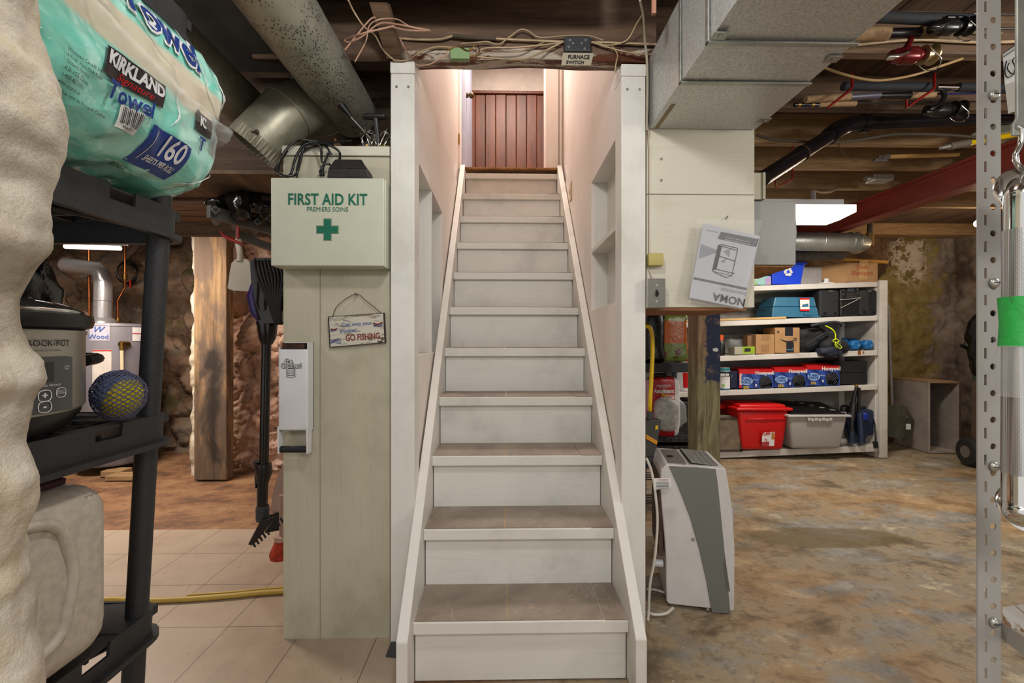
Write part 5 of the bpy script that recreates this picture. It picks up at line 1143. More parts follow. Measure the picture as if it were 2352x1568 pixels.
# lower galvanised pipe with an elbow end
r_ = thing('round_duct', 'horizontal galvanised pipe with capped elbow end behind the electrical box', 'duct', tuple(P(1900, 575, 4.0)))
p0 = P(1760, 554, 3.9); p1 = P(1960, 556, 3.9); mb = MB(); rr_ = .082; mb.tube([p0, p1, p1 + Vector((.09, .03, -.004)), p1 + Vector((.12, .12, -.01))], [rr_, rr_, rr_ * .98, rr_ * .9], 28); obj('pipe', mb, GALV, r_, smooth=45)
for x in (1883, 1950, 1966): q_ = P(x, 555, 3.9); mb = MB(); mb.ring(q_, (1, 0, 0), rr_ + .001, .004, 32, 6); obj('seam_bead', mb, GALV, r_, smooth=60)
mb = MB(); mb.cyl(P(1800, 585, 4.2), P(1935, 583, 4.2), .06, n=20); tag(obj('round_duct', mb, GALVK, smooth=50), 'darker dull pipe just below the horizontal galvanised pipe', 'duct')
r_ = thing('iron_pipe', 'rusty iron pipe dropping beside the end of the horizontal galvanised pipe', 'pipe', tuple(P(1999, 565, 4.1))); mb = MB(); mb.cyl((P(1999, 500, 4.1).x, 4.1, 2.49), P(1998, 565, 4.1), .022, n=14); obj('pipe', mb, plain('grey_iron', '#6b5d52', .6, .3), r_); mb = MB(); mb.cyl(P(1998, 535, 4.1), P(1998, 565, 4.1), .032, n=14); mb.cyl(P(1985, 556, 4.05), P(2002, 556, 4.1), .02, n=10); obj('fitting', mb, plain('old_brass', '#8b6a3e', .5, .5), r_)
# red steel beam
RB = plain('red_oxide_paint', '#8c3728', .42, 0, .15, 4, .2, 40)
mb = MB(); x_ = 3.03; y0, y1 = .6, 5.0; zb2, zt2 = 2.135, 2.318; hw = .055
prof = [(x_ - hw, zb2), (x_ + hw, zb2), (x_ + hw, zb2 + .012), (x_ + .006, zb2 + .018), (x_ + .006, zt2 - .018), (x_ + hw, zt2 - .012), (x_ + hw, zt2), (x_ - hw, zt2), (x_ - hw, zt2 - .012), (x_ - .006, zt2 - .018), (x_ - .006, zb2 + .018), (x_ - hw, zb2 + .012)]
mb.slab([(x, y0, z) for x, z in prof], (0, y1 - y0, 0)); ib = obj('steel_beam', mb, RB, bevel=.002); tag(ib, 'red painted steel I-beam crossing under the ceiling joists', 'beam')
# bare bulb
r_ = thing('bare_bulb', 'lit bare bulb hanging in front of the far right stone wall', 'light bulb', tuple(P(2247, 514, 3.9))); c = P(2247, 513, 3.9)
mb = MB(); mb.ball(c, .032, 16, 12); obj('glass', mb, BULB, r_, smooth=60); mb = MB(); mb.cyl(c + Vector((0, 0, .03)), c + Vector((0, 0, .08)), .018, n=12); mb.cyl(c + Vector((0, 0, .08)), (c.x, c.y, 2.5), .004, n=6); obj('holder', mb, DARKG, r_)

# black drain pipe under the joists
r_ = thing('drain_pipe', 'black plastic drain pipe rising from the cabinet and running right under the joists', 'pipe', tuple(P(1850, 330, 2.0)))
q = [P(1752, 410, 1.92), P(1905, 312, 2.16), P(1935, 292, 2.2), P(1975, 284, 2.22), P(2330, 268, 2.30)]
ABS = plain('black_abs_pipe', '#131115', .25)
mb = MB(); mb.tube(q, .034, 20); obj('pipe', mb, ABS, r_, smooth=50)
mb = MB(); mb.tube([q[1], q[2], q[3]], .043, 20, k=3); mb.cyl(q[3], q[3] + (q[4] - q[3]).normalized() * .04, .046, n=20); obj('elbow_fitting', mb, ABS, r_, smooth=40)
mb = MB(); mb.ring(q[0].lerp(q[1], .55), q[1] - q[0], .036, .004, 20, 6); obj('clamp', mb, RUST, r_)

# ---- fishing rods under the joists
CORK = plain('cork_grip', '#9b7d5a', .85, 0, .2, 60); RODB = plain('black_foam_grip', '#1d2025', .8); BLANK = plain('dark_rod_blank', '#1a1618', .25); MAR = plain('maroon_metal_reel', '#6b1418', .3, .4)
def rod(name, label, Y0, segs, y1=None):
    """segs: (x0,y0,x1,y1,radius,mat,part)"""
    f = segs[0]; r_ = thing(name, label, 'fishing rod', tuple(P(f[0], f[1], Y0)), 'fishing rods stored under the joists')
    for x0, ya, x1, yb, rad, mt, pn_ in segs: m = MB(); m.tube([P(x0, ya, Y0), P(x1, yb, Y0)], rad, 14); obj(pn_, m, mt, r_, smooth=50)
    return r_
rod('fishing_rod', 'fishing rod with cork handle carrying the maroon reel, nearest the duct', 1.50, [(1958, 78, 2038, 78, .022, CORK, 'cork_grip'), (2038, 77, 2112, 75, .016, BLANK, 'reel_seat'), (2112, 74, 2156, 73, .020, CORK, 'cork_grip'), (2156, 66, 2400, 66, .003, BLANK, 'blank')])
rod('fishing_rod', 'fishing rod with long black foam grip highest above the maroon reel', 1.47, [(1990, 38, 2140, 44, .018, RODB, 'foam_grip'), (2140, 42, 2230, 45, .017, RODB, 'fore_grip'), (2060, 29, 2400, 34, .003, BLANK, 'blank')])
rod('fishing_rod', 'fishing rod with thick dark foam grip held by two red hooks', 1.95, [(1936, 198, 2140, 200, .019, RODB, 'foam_grip'), (2150, 200, 2200, 201, .013, CHROME, 'reel_seat'), (2200, 200, 2330, 203, .019, RODB, 'fore_grip')])
rod('fishing_rod', 'fishing rod with cork and grey handle and blue shaft just below the thick dark grip', 1.97, [(1850, 229, 1952, 222, .016, CORK, 'cork_grip'), (1952, 223, 2020, 219, .015, plain('grey_lilac_grip', '#4d4856', .4), 'reel_seat'), (2020, 220, 2090, 219, .015, BLANK, 'winding_check'), (2090, 219, 2146, 218, .014, CORK, 'fore_grip'), (2146, 216, 2350, 212, .004, plain('blue_rod_blank', '#20285e', .25), 'blank')])
rod('fishing_rod', 'thin fishing rod with gold-banded black butt and short cork, lowest of the bundle', 1.99, [(1824, 241, 1880, 241, .010, BLACK, 'butt'), (1880, 240, 1965, 238, .012, CORK, 'cork_grip'), (1965, 237, 2330, 232, .003, BLANK, 'blank')])
for x in (1832, 1863): mb = MB(); q_ = P(x, 241, 1.99); mb.cyl(q_, q_ + Vector((.012, 0, 0)), .0105, n=14); o = obj('gold_band', mb, GOLD, [k for k in bpy.data.objects if k.name.startswith('fishing_rod')][-1])
def reel(px, py, Y0, body, spoolm, label, s=1.0, handle_up=False, foot=(0, -60)):
    c = P(px, py, Y0); r_ = thing('fishing_reel', label, 'fishing reel', tuple(c))
    m = MB(); m.rbox(c, (.075 * s, .05 * s, .052 * s), .018 * s, 4); m.cyl(c + Vector((.03 * s, 0, 0)), c + Vector((.055 * s, 0, .004)), .022 * s, .018 * s, n=20); m.cyl(c + Vector((-.06 * s, 0, -.004)), c + Vector((-.03 * s, 0, 0)), .020 * s, .024 * s, n=20); obj('body', m, body, r_, smooth=50)
    m = MB(); top = P(px + foot[0], py + foot[1], Y0); m.tube([top + Vector((-.03, 0, 0)), top + Vector((.03, 0, 0))], .006, 8); m.tube([top, top.lerp(c, .35) + Vector((.012, 0, 0)), c + Vector((-.01, 0, .015))], [.010 * s, .009 * s, .012 * s], 10, k=0); obj('foot', m, body, r_, smooth=50)
    m = MB(); m.lathe([(.02 * s, .05 * s), (.031 * s, .052 * s), (.031 * s, .057 * s), (.022 * s, .060 * s), (.022 * s, .082 * s), (.033 * s, .086 * s), (.033 * s, .090 * s), (.015 * s, .096 * s)], c, (1, 0, .05), 28); obj('spool', m, spoolm, r_, smooth=35)
    m = MB(); m.tube([c + Vector((.055 * s, .03 * s, .0)), c + Vector((.09 * s, .03 * s, -.03 * s)), c + Vector((.10 * s, 0, -.045 * s)), c + Vector((.09 * s, -.03 * s, -.03 * s)), c + Vector((.055 * s, -.033 * s, 0))], .002, 6, k=5); obj('bail_wire', m, CHROME, r_, smooth=60)
    m = MB(); m.tube([c + Vector((-.02 * s, -.03 * s, 0)), c + Vector((-.045 * s, -.045 * s, -.02 * s)), c + Vector((-.085 * s, -.05 * s, -.035 * s))], .005 * s, 8); m.rbox(c + Vector((-.10 * s, -.05 * s, -.038 * s)), (.034 * s, .02 * s, .016 * s), .005 * s); obj('crank_handle', m, CHROME if body is MAR else BLACK, r_, smooth=50)
    return r_
reel(2085, 128, 1.50, MAR, plain('champagne_spool', '#b09a72', .3, .7), 'maroon spinning reel hanging under the cork-handled rod')
reel(2160, 252, 1.95, BLACK, plain('black_gold_spool', '#2a2620', .3, .5), 'black spinning reel with gold rings beside the slotted steel post', 1.1, foot=(5, -46))
reel(2175, 62, 1.45, BLACK, BLACK, 'black spinning reel high under the ceiling behind the maroon reel', .9, foot=(20, -22))
HK = plain('red_vinyl_hook', '#7d1412', .4)
for k, (x, y, e) in enumerate(((1957, 178, (1900, 248)), (2146, 178, (2082, 248)))):
    mb = MB(); mb.tube([P(x, y - 8, 1.93), P(x, y + 22, 1.90), P(x - 6, y + 30, 1.89), P(e[0] + 8, e[1] - 6, 1.86), P(e[0], e[1], 1.86), P(e[0], e[1] - 18, 1.86)] if k else [P(x, y - 8, 1.93), P(x, y + 22, 1.90), P(x - 6, y + 30, 1.89), P(e[0], e[1], 1.86)], .0055, 8); tag(obj('storage_hook', mb, HK, smooth=50), ('red vinyl hook at the butt end of the fishing rods', 'red vinyl hook near the black gold-ringed reel')[k], 'hook')
mb = MB(); mb.tube([Vector((P(1820, 405, 2.6).x, 2.6, 2.325)), P(1820, 405, 2.6), P(1818, 412, 2.55), P(1781, 431, 2.55), P(1780, 410, 2.6)], .005, 8); tag(obj('storage_hook', mb, HK, smooth=50), 'empty red wire hook under the far joists above the light fixture', 'hook')
# cables along the joists
wire('cable', [(1900, 107, 1.74), (1960, 104, 1.74), (2060, 94, 1.735), (2130, 92, 1.735), (2245, 97, 1.735), (2352, 95, 1.735)], .006, WC, 'cream cable stapled along the joist under the maroon reel')
wire('cable', [(1905, 98, 1.742), (2000, 92, 1.742), (2070, 80, 1.742), (2160, 74, 1.742), (2300, 76, 1.742)], .006, plain('braided_cloth_cable', '#7d7352', .8, 0, .3, 80), 'old braided cloth cable beside the cream joist cable')
wire('cable', [(1875, 147, 1.7), (1920, 165, 1.7), (1980, 181, 1.7), (2030, 184, 1.7), (2100, 172, 1.7), (2160, 152, 1.7), (2210, 135, 1.74)], .005, plain('tan_cable', '#a98c5e', .6), 'tan cable sagging in a curve under the joists below the maroon reel')
wire('cable', [(1738, 310, 2.18), (1790, 322, 2.18), (1900, 327, 2.18), (1980, 320, 2.18), (2060, 308, 2.18), (2180, 310, 2.18), (2260, 318, 2.18)], .007, WD, 'dark cloth cable along the joist below the drain pipe')
wire('cable', [(1927, 280, 2.3), (1925, 330, 2.3), (1945, 360, 2.3), (1970, 372, 2.3)], .0018, WD, 'loose thin wire dangling past the bend of the drain pipe')
wire('cable', [(1870, 437, 3.2), (1890, 442, 3.1), (1910, 440, 3.1), (1920, 434, 3.2)], .008, WC, 'short white cable loop above the light fixture')
# wooden handle tools and yellow pole in the joists
r_ = thing('wooden_handle_tool', 'wooden handled tool with grey metal head resting on far joists', 'tool', tuple(P(2030, 362, 2.6))); mb = MB(); mb.tube([P(2037, 360, 2.6), P(2200, 355, 2.7)], .012, 12); obj('handle', mb, PINE, r_, smooth=50); mb = MB(); mb.rbox(P(2022, 368, 2.6), (.08, .03, .02), .006); mb.cyl(P(2024, 364, 2.6), P(2040, 359, 2.6), .018, n=12); obj('head', mb, plain('grey_tool_head', '#77726c', .5, .5), r_)
r_ = thing('yellow_pole', 'yellow pole with ribbed grey grip poking out above the red beam', 'pole', tuple(P(2170, 340, 2.2))); mb = MB(); mb.tube([P(2225, 328, 2.2), P(2352, 305, 2.25)], .014, 12); obj('shaft', mb, YEL, r_, smooth=50); mb = MB(); mb.tube([P(2180, 336, 2.2), P(2225, 328, 2.2)], .017, 14)
for k in range(8): mb.ring(P(2182 + k * 5.6, 335.6 - k, 2.2), (1, 0, .15), .0175, .002, 14, 5)
obj('ribbed_grip', mb, plain('grey_ribbed_grip', '#6e6358', .7), r_); mb = MB(); mb.tube([P(2160, 340, 2.2), P(2180, 336, 2.2)], [.008, .013], 12); obj('threaded_tip', mb, STEEL, r_)
mb = MB(); c = P(2020, 411, 3.0); mb.rbox(c, (.14, .08, .045), .006); mb.cyl(c + Vector((-.07, 0, 0)), c + Vector((-.10, 0, 0)), .02, n=10); tag(obj('junction_box', mb, STEEL), 'small steel junction box on a joist just above the red beam', 'junction box')
mb = MB(); mb.hexa([P(2222, 318, 2.25), P(2352, 250, 2.5), P(2352, 300, 2.3), P(2225, 322, 2.2), P(2222, 314, 2.25), P(2352, 242, 2.5), P(2352, 294, 2.3), P(2225, 318, 2.2)]); tag(obj('storage_tray', mb, plain('greenish_clear_tray', '#8c8b74', .4)), 'pale greenish plastic tray edge above the yellow pole', 'tray')
# ================================================================= RIGHT ROOM
# rough post with a patch of blue paint
a = P(1602, 900, 2.55); b = P(1655, 900, 2.55); a2 = P(1582, 900, 2.68)
t = NT('weathered_post_with_blue_paint'); X, Y_, Z_ = t.xyz(); g = t.noise(2.4, 8, t.co(True, (14, 14, 1.6)), .65, .7); k = t.noise(16, 8, t.co(True, (1, 1, 1.6)), .75); k2 = t.noise(5, 5, t.co(True), .6)
base = t.ramp(g, [(.3, '#4f4a35'), (.5, '#7f7858'), (.7, '#a39a78')]); up_ = t.ramp(g, [(.3, '#5e4a35'), (.5, '#8f7358'), (.7, '#b2987c')])
base = t.mix(t.step(t.math('ADD', Z_, t.math('MULTIPLY', k2, .2)), .95, 1.25), base, up_)
xe = t.math('ADD', t.math('SUBTRACT', X, a.x + .055), t.math('MULTIPLY', t.math('SUBTRACT', k, .5), .12)); ze = t.math('ADD', t.math('SUBTRACT', Z_, .905), t.math('MULTIPLY', t.math('SUBTRACT', k, .5), .12))
m_ = t.math('MULTIPLY', t.step(xe, -.012, .0), t.step(ze, -.01, .005)); m_ = t.math('MULTIPLY', m_, t.math('SUBTRACT', 1.0, t.math('MULTIPLY', t.step(k, .56, .62), .7)))
base = t.mix(m_, base, '#28304a'); WPM = t.fin(base, .85, 0, t.math('ADD', g, t.math('MULTIPLY', k, .5)), .006, .8)
mb = MB(); mb.box(a.x, 2.55, .0, b.x, 2.69, 2.31); wp = obj('rough_post', mb, WPM, bevel=.006); tag(wp, 'rough square wooden post with dark blue paint on its upper half', 'post')
c = P(1644, 803, 2.548); mb = MB(); mb.ball(c, (.018, .003, .012), 10, 6, fn=lambda p: p * (1 + .3 * noise.noise(p * 90))); obj('plaster_fleck', mb, PAPER, wp)

# dehumidifier
O = Vector((P(1532, 1393, 1.87).x, 1.87, 0)); rot = math.atan2(-.208, .978); U = Vector((math.cos(rot), math.sin(rot), 0)); Vd = Vector((-math.sin(rot), math.cos(rot), 0))
def onface(px, py, off=0.0):
    d = ray(px, py); n_ = -Vd; o_ = O + n_ * off; t_ = (o_ - C0).dot(n_) / d.dot(n_); return C0 + d * t_
dh = thing('dehumidifier', 'white and grey portable dehumidifier standing on the stained floor beside the rough post', 'dehumidifier', tuple(O))
outl = [(1546, 1399), (1620, 1407), (1684, 1412), (1687, 1404), (1688, 1262), (1681, 1160), (1673, 1110), (1667, 1076), (1600, 1071), (1530, 1066), (1518, 1078), (1517, 1120), (1521, 1173), (1527, 1240), (1530, 1288), (1530, 1340), (1531, 1380), (1536, 1392)]
loc_ = []
for x, y in outl: p = onface(x, y); loc_.append(((p - O).dot(U), max(p.z, .005)))
mb = MB(); mb.slab([O + U * s_ + Vector((0, 0, z)) for s_, z in loc_], Vd * .30); DHW = plain('dehumidifier_white', '#cfccca', .35, 0, .05)
bd_ = obj('housing', mb, DHW, dh, bevel=.014, seg=4, smooth=40)
sw = [(1536, 1070), (1560, 1071), (1600, 1073), (1644, 1077), (1649, 1110), (1658, 1200), (1667, 1290), (1678, 1409), (1635, 1407), (1622, 1332), (1606, 1262), (1584, 1186), (1558, 1119)]
t = NT('dehumidifier_grey_ribbed'); w_ = t.wave(42, t.co(False), 0, 0, 'X'); DHG = t.fin('#6f716c', .45, 0, w_, .001, .4)
mb = MB(); mb.slab([onface(x, y, .0035) for x, y in sw], Vd * .01); obj('grey_side_panel', mb, DHG, dh, bevel=.002)
mb = MB(); lip = [(1661, 1292), (1666, 1282), (1677, 1360), (1668, 1350)]; mb.slab([onface(x, y, .0045) for x, y in lip], Vd * .004); obj('grip_recess', mb, plain('grey_recess', '#5d5f5b', .5), dh)
for x, y in ((1592, 1239), (1626, 1399)): c = onface(x, y, .003); mb = MB(); mb.cyl(c, c + Vd * .004, .007, n=16); s0 = obj('screw', mb, STEEL, dh)
zt = max(z for s_, z in loc_)
sT0 = -.012; sT1 = .225
def top(s_, d_, h=.0): return O + U * s_ + Vd * d_ + Vector((0, 0, zt + h - .008 * abs(s_ - .1) / .12))
mb = MB(); mb.slab([top(.0, .02, .002), top(.085, .02, .002), top(.085, .27, .002), top(.0, .27, .002)], (0, 0, .004)); cp_ = obj('control_panel', mb, plain('grey_control_top', '#76736e', .4), dh, bevel=.003)
mb = MB(); mb.slab([top(.02, .12, .007), top(.045, .12, .007), top(.045, .15, .007), top(.02, .15, .007)], (0, 0, .001)); obj('display', mb, BLACK, cp_)
mb = MB()
for i in range(12):
    d_ = .035 + i * .0205; mb.slab([top(.105, d_, .004), top(.215, d_, .002), top(.215, d_ + .008, .002), top(.105, d_ + .008, .004)], (0, 0, .005))
for i in range(5): s_ = .105 + i * .026; mb.slab([top(s_, .03, .006), top(s_ + .004, .03, .006), top(s_ + .004, .275, .006), top(s_, .275, .006)], (0, 0, .003))
obj('air_grille', mb, plain('grille_grey', '#8a8784', .4), dh)
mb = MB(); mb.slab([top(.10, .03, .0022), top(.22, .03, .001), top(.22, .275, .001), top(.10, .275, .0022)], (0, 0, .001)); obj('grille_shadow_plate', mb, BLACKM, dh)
mb = MB(); mb.slab([O + U * -.03 + Vd * .02 + Vector((0, 0, .20)), O + U * -.012 + Vd * .02 + Vector((0, 0, .20)), O + U * -.018 + Vd * .02 + Vector((0, 0, .55)), O + U * -.034 + Vd * .02 + Vector((0, 0, .55))], Vd * .24); obj('rear_filter', mb, plain('brown_mesh_filter', '#5d4c3e', .8, 0, .3, 50, .5, 120), dh, bevel=.003)
mb = MB(); c = O + U * -.03 + Vd * .05 + Vector((0, 0, .155)); mb.cyl(c - U * .02, c + U * .02, .016, n=18); obj('drain_spout', mb, WHITEP, dh, smooth=40)
for s_ in (.05, .20): mb = MB(); c = O + U * s_ + Vd * .1; mb.cyl(c + Vector((0, 0, .0)), c + Vector((0, 0, .02)), .014, n=14); obj('castor', mb, BLACK, dh)
mb = MB(); mb.rbox(O + U * .279 + Vd * .13 + Vector((0, 0, .33)), (.02, .12, .16), .008, rot=Matrix.Rotation(rot, 3, 'Z')); obj('bucket_window', mb, plain('bluish_window', '#aeb4c2', .2), dh, smooth=50)
CW = plain('white_power_cord', '#cfcac0', .45)
mb = MB(); mb.tube([P(1485, 1052, 1.80), P(1497, 1085, 1.78), P(1506, 1140, 1.77), P(1510, 1200, 1.77), P(1504, 1280, 1.77), P(1493, 1340, 1.77), P(1490, 1400, 1.76), P(1488, 1425, 1.74)], .0055, 10, k=6)
mb.tube([PZ(1486, 1405, .012), PZ(1505, 1411, .01), PZ(1530, 1408, .01), PZ(1546, 1396, .012)], .006, 10, k=6); mb.tube([PZ(1486, 1353, .012), PZ(1505, 1354, .01), PZ(1530, 1362, .01)], .005, 8, k=5); obj('power_cord', mb, CW, dh, smooth=60)
tg = MB(); tg.slab([P(1501, 1098, 1.765), P(1541, 1097, 1.765), P(1542, 1118, 1.765), P(1503, 1125, 1.765)], (0, .001, 0)); tgo = obj('warning_tag', tg, PAPER, dh)
mb = MB()
for k in range(5):
    c = P(1522, 1107 + k * 3.4, 1.7625); mb.box(c.x - .026, 1.7635, c.z - .0012, c.x + .026, 1.7642, c.z + .0006)
obj('printed_lines', mb, plain('grey_print', '#55565c', .6), tgo)
mb = MB(); put_text(mb, 'AVERTISSEMENT', .0075, P(1523, 1102, 1.763), rx, uz, bold=0, stretch=.8); obj('red_lettering', mb, REDP, tgo)

# ---- things glimpsed between the stair post and the rough post
r_ = thing('black_shelf_rack', 'black plastic and wire rack glimpsed behind the right stair post', 'shelving unit', tuple(P(1530, 1000, 3.0) * 1))
yb = 2.95
def zof(py, Y): return P(0, py, Y).z
x0 = P(1440, 0, yb).x; x1 = P(1581, 0, yb).x
mb = MB(); mb.box(x0, yb, zof(857, yb), x1 + .04, yb + .34, zof(836, yb)); obj('shelf_tier', mb, BLACKP, r_, bevel=.003)
mb = MB(); mb.box(x0, yb, zof(1030, yb), x1 + .04, yb + .012, zof(1014, yb)); mb.box(x0, yb, zof(1030, yb), x1 + .04, yb + .3, zof(1022, yb)); 
for k in range(6): mb.box(x0, yb + .04 + k * .05, zof(1014, yb) - .01, x1 + .04, yb + .052 + k * .05, zof(1014, yb))
for k in range(9): mb.box(x0 + .05 * k, yb, zof(1014, yb) - .012, x0 + .05 * k + .008, yb + .3, zof(1014, yb) - .003)
obj('shelf_tier', mb, BLACKP, r_); 
for x in (x0, x1 + .02): mb = MB(); mb.cyl((x, yb + .3, 0), (x, yb + .3, zof(838, yb)), .02, n=12); mb.cyl((x, yb + .04, 0), (x, yb + .04, zof(838, yb)), .02, n=12) if x == x0 else None; obj('pole', mb, BLACKP, r_)
for k, py in enumerate((1110, 1165, 1215)):
    mb = MB(); z = zof(py, yb)
    for q in range(4): mb.cyl((x0, yb + .05 * q, z), (x1, yb + .05 * q, z), .004, n=6)
    obj('wire_shelf', mb, DARKG, r_)
def pillow(c, r, amp=.012, sq=3.0, sc_=10, n=40, m=28, seed=0):
    k_ = MB(); c = Vector(c)
    def g(u, v):
        a = 2 * math.pi * u; b = math.pi * (v - .5); sg = lambda x, p: math.copysign(abs(x) ** p, x)
        e = 2 / sq; d = Vector((sg(math.cos(a), e) * sg(math.cos(b), e), sg(math.sin(a), e) * sg(math.cos(b), e), sg(math.sin(b), e)))
        p = Vector((d.x * r[0], d.y * r[1], d.z * r[2])); q = (p + c) * sc_ + Vector((seed, 0, 0)); return c + p + d * (amp * noise.fractal(q, .8, 2, 3) - amp * .6 * abs(noise.noise(q * 2)))
    return k_.grid(g, n, m, True)
zs1 = zof(836, yb)
c1 = P(1503, 0, 3.05).x; mb = pillow((c1, 3.12, zs1 + .20), (.075, .10, .20), .012, 6); tag(obj('bin_bag', mb, BAGB, smooth=60), 'tall shiny black bag on the black rack beside the yellow hose', 'plastic bag')
c2 = P(1549, 0, 3.05).x
t = NT('nut_bag_print'); X, Y_, Z_ = t.xyz(); n = t.noise(6, 3, t.co(True)); zz = t.math('ADD', Z_, t.math('MULTIPLY', n, .02))
base = t.mix(t.step(zz, 1.135, 1.138), '#6f7f3a', '#b0591b'); base = t.mix(t.step(zz, 1.292, 1.296), base, '#77863c'); vv = t.vor(15, t.co(True, (1, .3, 1)), 'F1'); mm = t.math('MULTIPLY', t.math('SUBTRACT', 1.0, t.step(vv, .42, .46)), t.math('MULTIPLY', t.step(zz, 1.03, 1.04), t.math('SUBTRACT', 1.0, t.step(zz, 1.12, 1.13))))
base = t.mix(mm, base, '#5e3328'); NUT = t.fin(base, .25, 0, t.noise(20, 5), .01, .6)
zn = zof(832, 3.0); mb = pillow((c2, 3.06, (zn + 1.34) / 2 + .0), (.085, .05, (1.34 - zn) / 2), .008, 7); tag(obj('nut_bag', mb, NUT, smooth=60), 'glossy orange and green bag printed with nuts on the black rack', 'bag')
mb = pillow((P(1572, 0, 3.2).x + .03, 3.22, zs1 + .07), (.09, .06, .07), .006); tag(obj('red_packet', mb, REDP, smooth=60), 'red packet half hidden behind the nut bag on the black rack', 'packet')
r_ = thing('mortar_bag', 'red and white sack of levelling compound on the lower wire tier of the rack', 'sack', (P(1528, 0, 3.0).x, 3.05, zof(1014, yb)))
za = zof(1012, 3.0); zb = zof(868, 3.0); cx = P(1528, 0, 3.02).x
t = NT('red_white_sack'); X, Y_, Z_ = t.xyz(); base = t.mix(t.step(X, cx + .068, cx + .07), '#b01a1a', '#d8d8d6'); SACK = t.fin(base, .35, 0, t.noise(14, 4), .008, .5)
mb = pillow((cx, 3.08, (za + zb) / 2), (.112, .06, (zb - za) / 2), .006, 7); obj('sack', mb, SACK, r_, smooth=60)
yy = 3.008; mb = MB(); put_text(mb, 'Autolissant', .040, P(1525, 898, yy), rx, uz, bold=.0016, stretch=.78); obj('white_lettering', mb, PAPER, r_)
mb = MB(); put_text(mb, 'Plus', .034, P(1527, 907.5, yy), rx, uz, bold=.001, stretch=.9); obj('yellow_lettering', mb, YEL, r_)
mb = MB()
for k, w_ in enumerate((40, 46, 26)): c = P(1524, 884 + 2.6 * k, yy); mb.box(c.x - w_ * .0012, yy, c.z - .002, c.x + w_ * .0012, yy + .001, c.z + .001)
for k, w_ in enumerate((30, 34)): c = P(1530, 914 + 3 * k, yy); mb.box(c.x - w_ * .0012, yy, c.z - .002, c.x + w_ * .0012, yy + .001, c.z + .001)
obj('printed_lines', mb, PAPER, r_)
mb = pillow((P(1520, 0, 2.95).x, 3.0, zof(864, 2.95)), (.05, .03, .012), .008, 2.4); mb.tube([P(1525, 868, 2.98), P(1530, 862, 2.96), P(1528, 855, 2.95)], .008, 8); tag(obj('bag_neck', mb, BLACKM, smooth=60), 'black twisted plastic lying over the top of the red and white sack', 'plastic')
r_ = thing('clear_bag_of_powder', 'clear crinkled plastic bag with a printed grey sack inside on the wire tier', 'bag', (P(1545, 0, 2.9).x, 2.97, za))
mb = pillow((P(1537, 0, 2.93).x, 2.98, (zof(1000, 2.9) + zof(922, 2.9)) / 2), (.082, .045, .5 * (zof(922, 2.9) - zof(1000, 2.9))), .006, 3); obj('inner_sack', mb, plain('grey_printed_sack', '#b3b0aa', .5, 0, .3, 30), r_, smooth=60)
mb = pillow((P(1544, 0, 2.93).x, 2.97, (zof(1001, 2.88) + zof(914, 2.88)) / 2), (.110, .06, .5 * (zof(914, 2.88) - zof(1001, 2.88))), .016, 2.6, 14); obj('clear_film', mb, CLEAR, r_, smooth=60)
# long tool with yellow parts and yellow cord
r_ = thing('bar_clamp', 'dark clamp head with yellow lever and button beside the right stair post', 'clamp', tuple(P(1500, 1060, 2.05)))
YC = 2.02; q = [P(1470, 962, YC), P(1520, 964, YC), P(1512, 1012, YC), P(1502, 1050, YC), P(1470, 1050, YC)]; mb = MB(); mb.slab(q, (0, .05, 0)); obj('head', mb, plain('dark_grey_clamp', '#3b3a37', .5), r_, bevel=.005)
mb = MB(); mb.slab([P(1484, 997, YC - .01), P(1511, 1013, YC - .01), P(1509, 1022, YC - .01), P(1484, 1008, YC - .01)], (0, .03, 0)); obj('yellow_lever', mb, plain('amber_lever', '#d08a12', .4), r_, bevel=.002); mb = MB(); mb.slab([P(1506, 977, YC - .006), P(1512, 977, YC - .006), P(1511, 986, YC - .006), P(1505, 986, YC - .006)], (0, .01, 0)); obj('yellow_button', mb, YEL, r_)
mb = MB(); mb.cyl(P(1478, 1050, YC + .02), P(1476, 1230, YC + .02), .014, n=10); mb.cyl(P(1495, 1045, YC + .02), P(1488, 1075, YC + .02), .014, n=10); obj('bar', mb, DARKG, r_)
mb = MB(); mb.tube([P(1475, 752, 2.0), P(1487, 749, 2.0), P(1496, 760, 2.0), P(1499, 800, 2.0), P(1496, 870, 2.0), P(1493, 925, 2.0), P(1493, 942, 2.02)], .0095, 12, k=6); c = P(1493, 945, 2.02); mb2 = MB(); mb2.cyl(c, P(1492, 962, 2.02), .014, n=14)
r_ = thing('hooked_hose', 'thick bright yellow hose hooked beside the right stair post', 'hose', tuple(P(1493, 960, 2.02))); obj('cord', mb, YEL, r_, smooth=60); obj('grey_sleeve', mb2, DARKG, r_, smooth=40)

# ================================================================= WHITE SHELF AND ITS CONTENTS
YS = 4.2; XR = P(2016, 800, YS).x; XR2 = P(2037, 800, YS).x; XL = 1.30; TILT = .036
SZ = [P(0, y, YS).z for y in (641, 722, 805, 887, 1032)]
def sz(k, x): return SZ[k] - TILT * (XR - x)
ws_ = thing('white_shelving', 'white painted wooden shelving against the far right wall holding boxes and totes', 'shelving unit', ((XL + XR) / 2, YS + .2, 0))
for k in range(5):
    mb = MB(); x1_ = XR; th = .05 if k < 4 else .06
    mb.hexa([(XL, YS, sz(k, XL) - th), (x1_, YS, sz(k, x1_) - th), (x1_, YS + .42, sz(k, x1_) - th), (XL, YS + .42, sz(k, XL) - th), (XL, YS, sz(k, XL)), (x1_, YS, sz(k, x1_)), (x1_, YS + .42, sz(k, x1_)), (XL, YS + .42, sz(k, XL))]); obj('shelf_board', mb, SHELFW, ws_, bevel=.004)
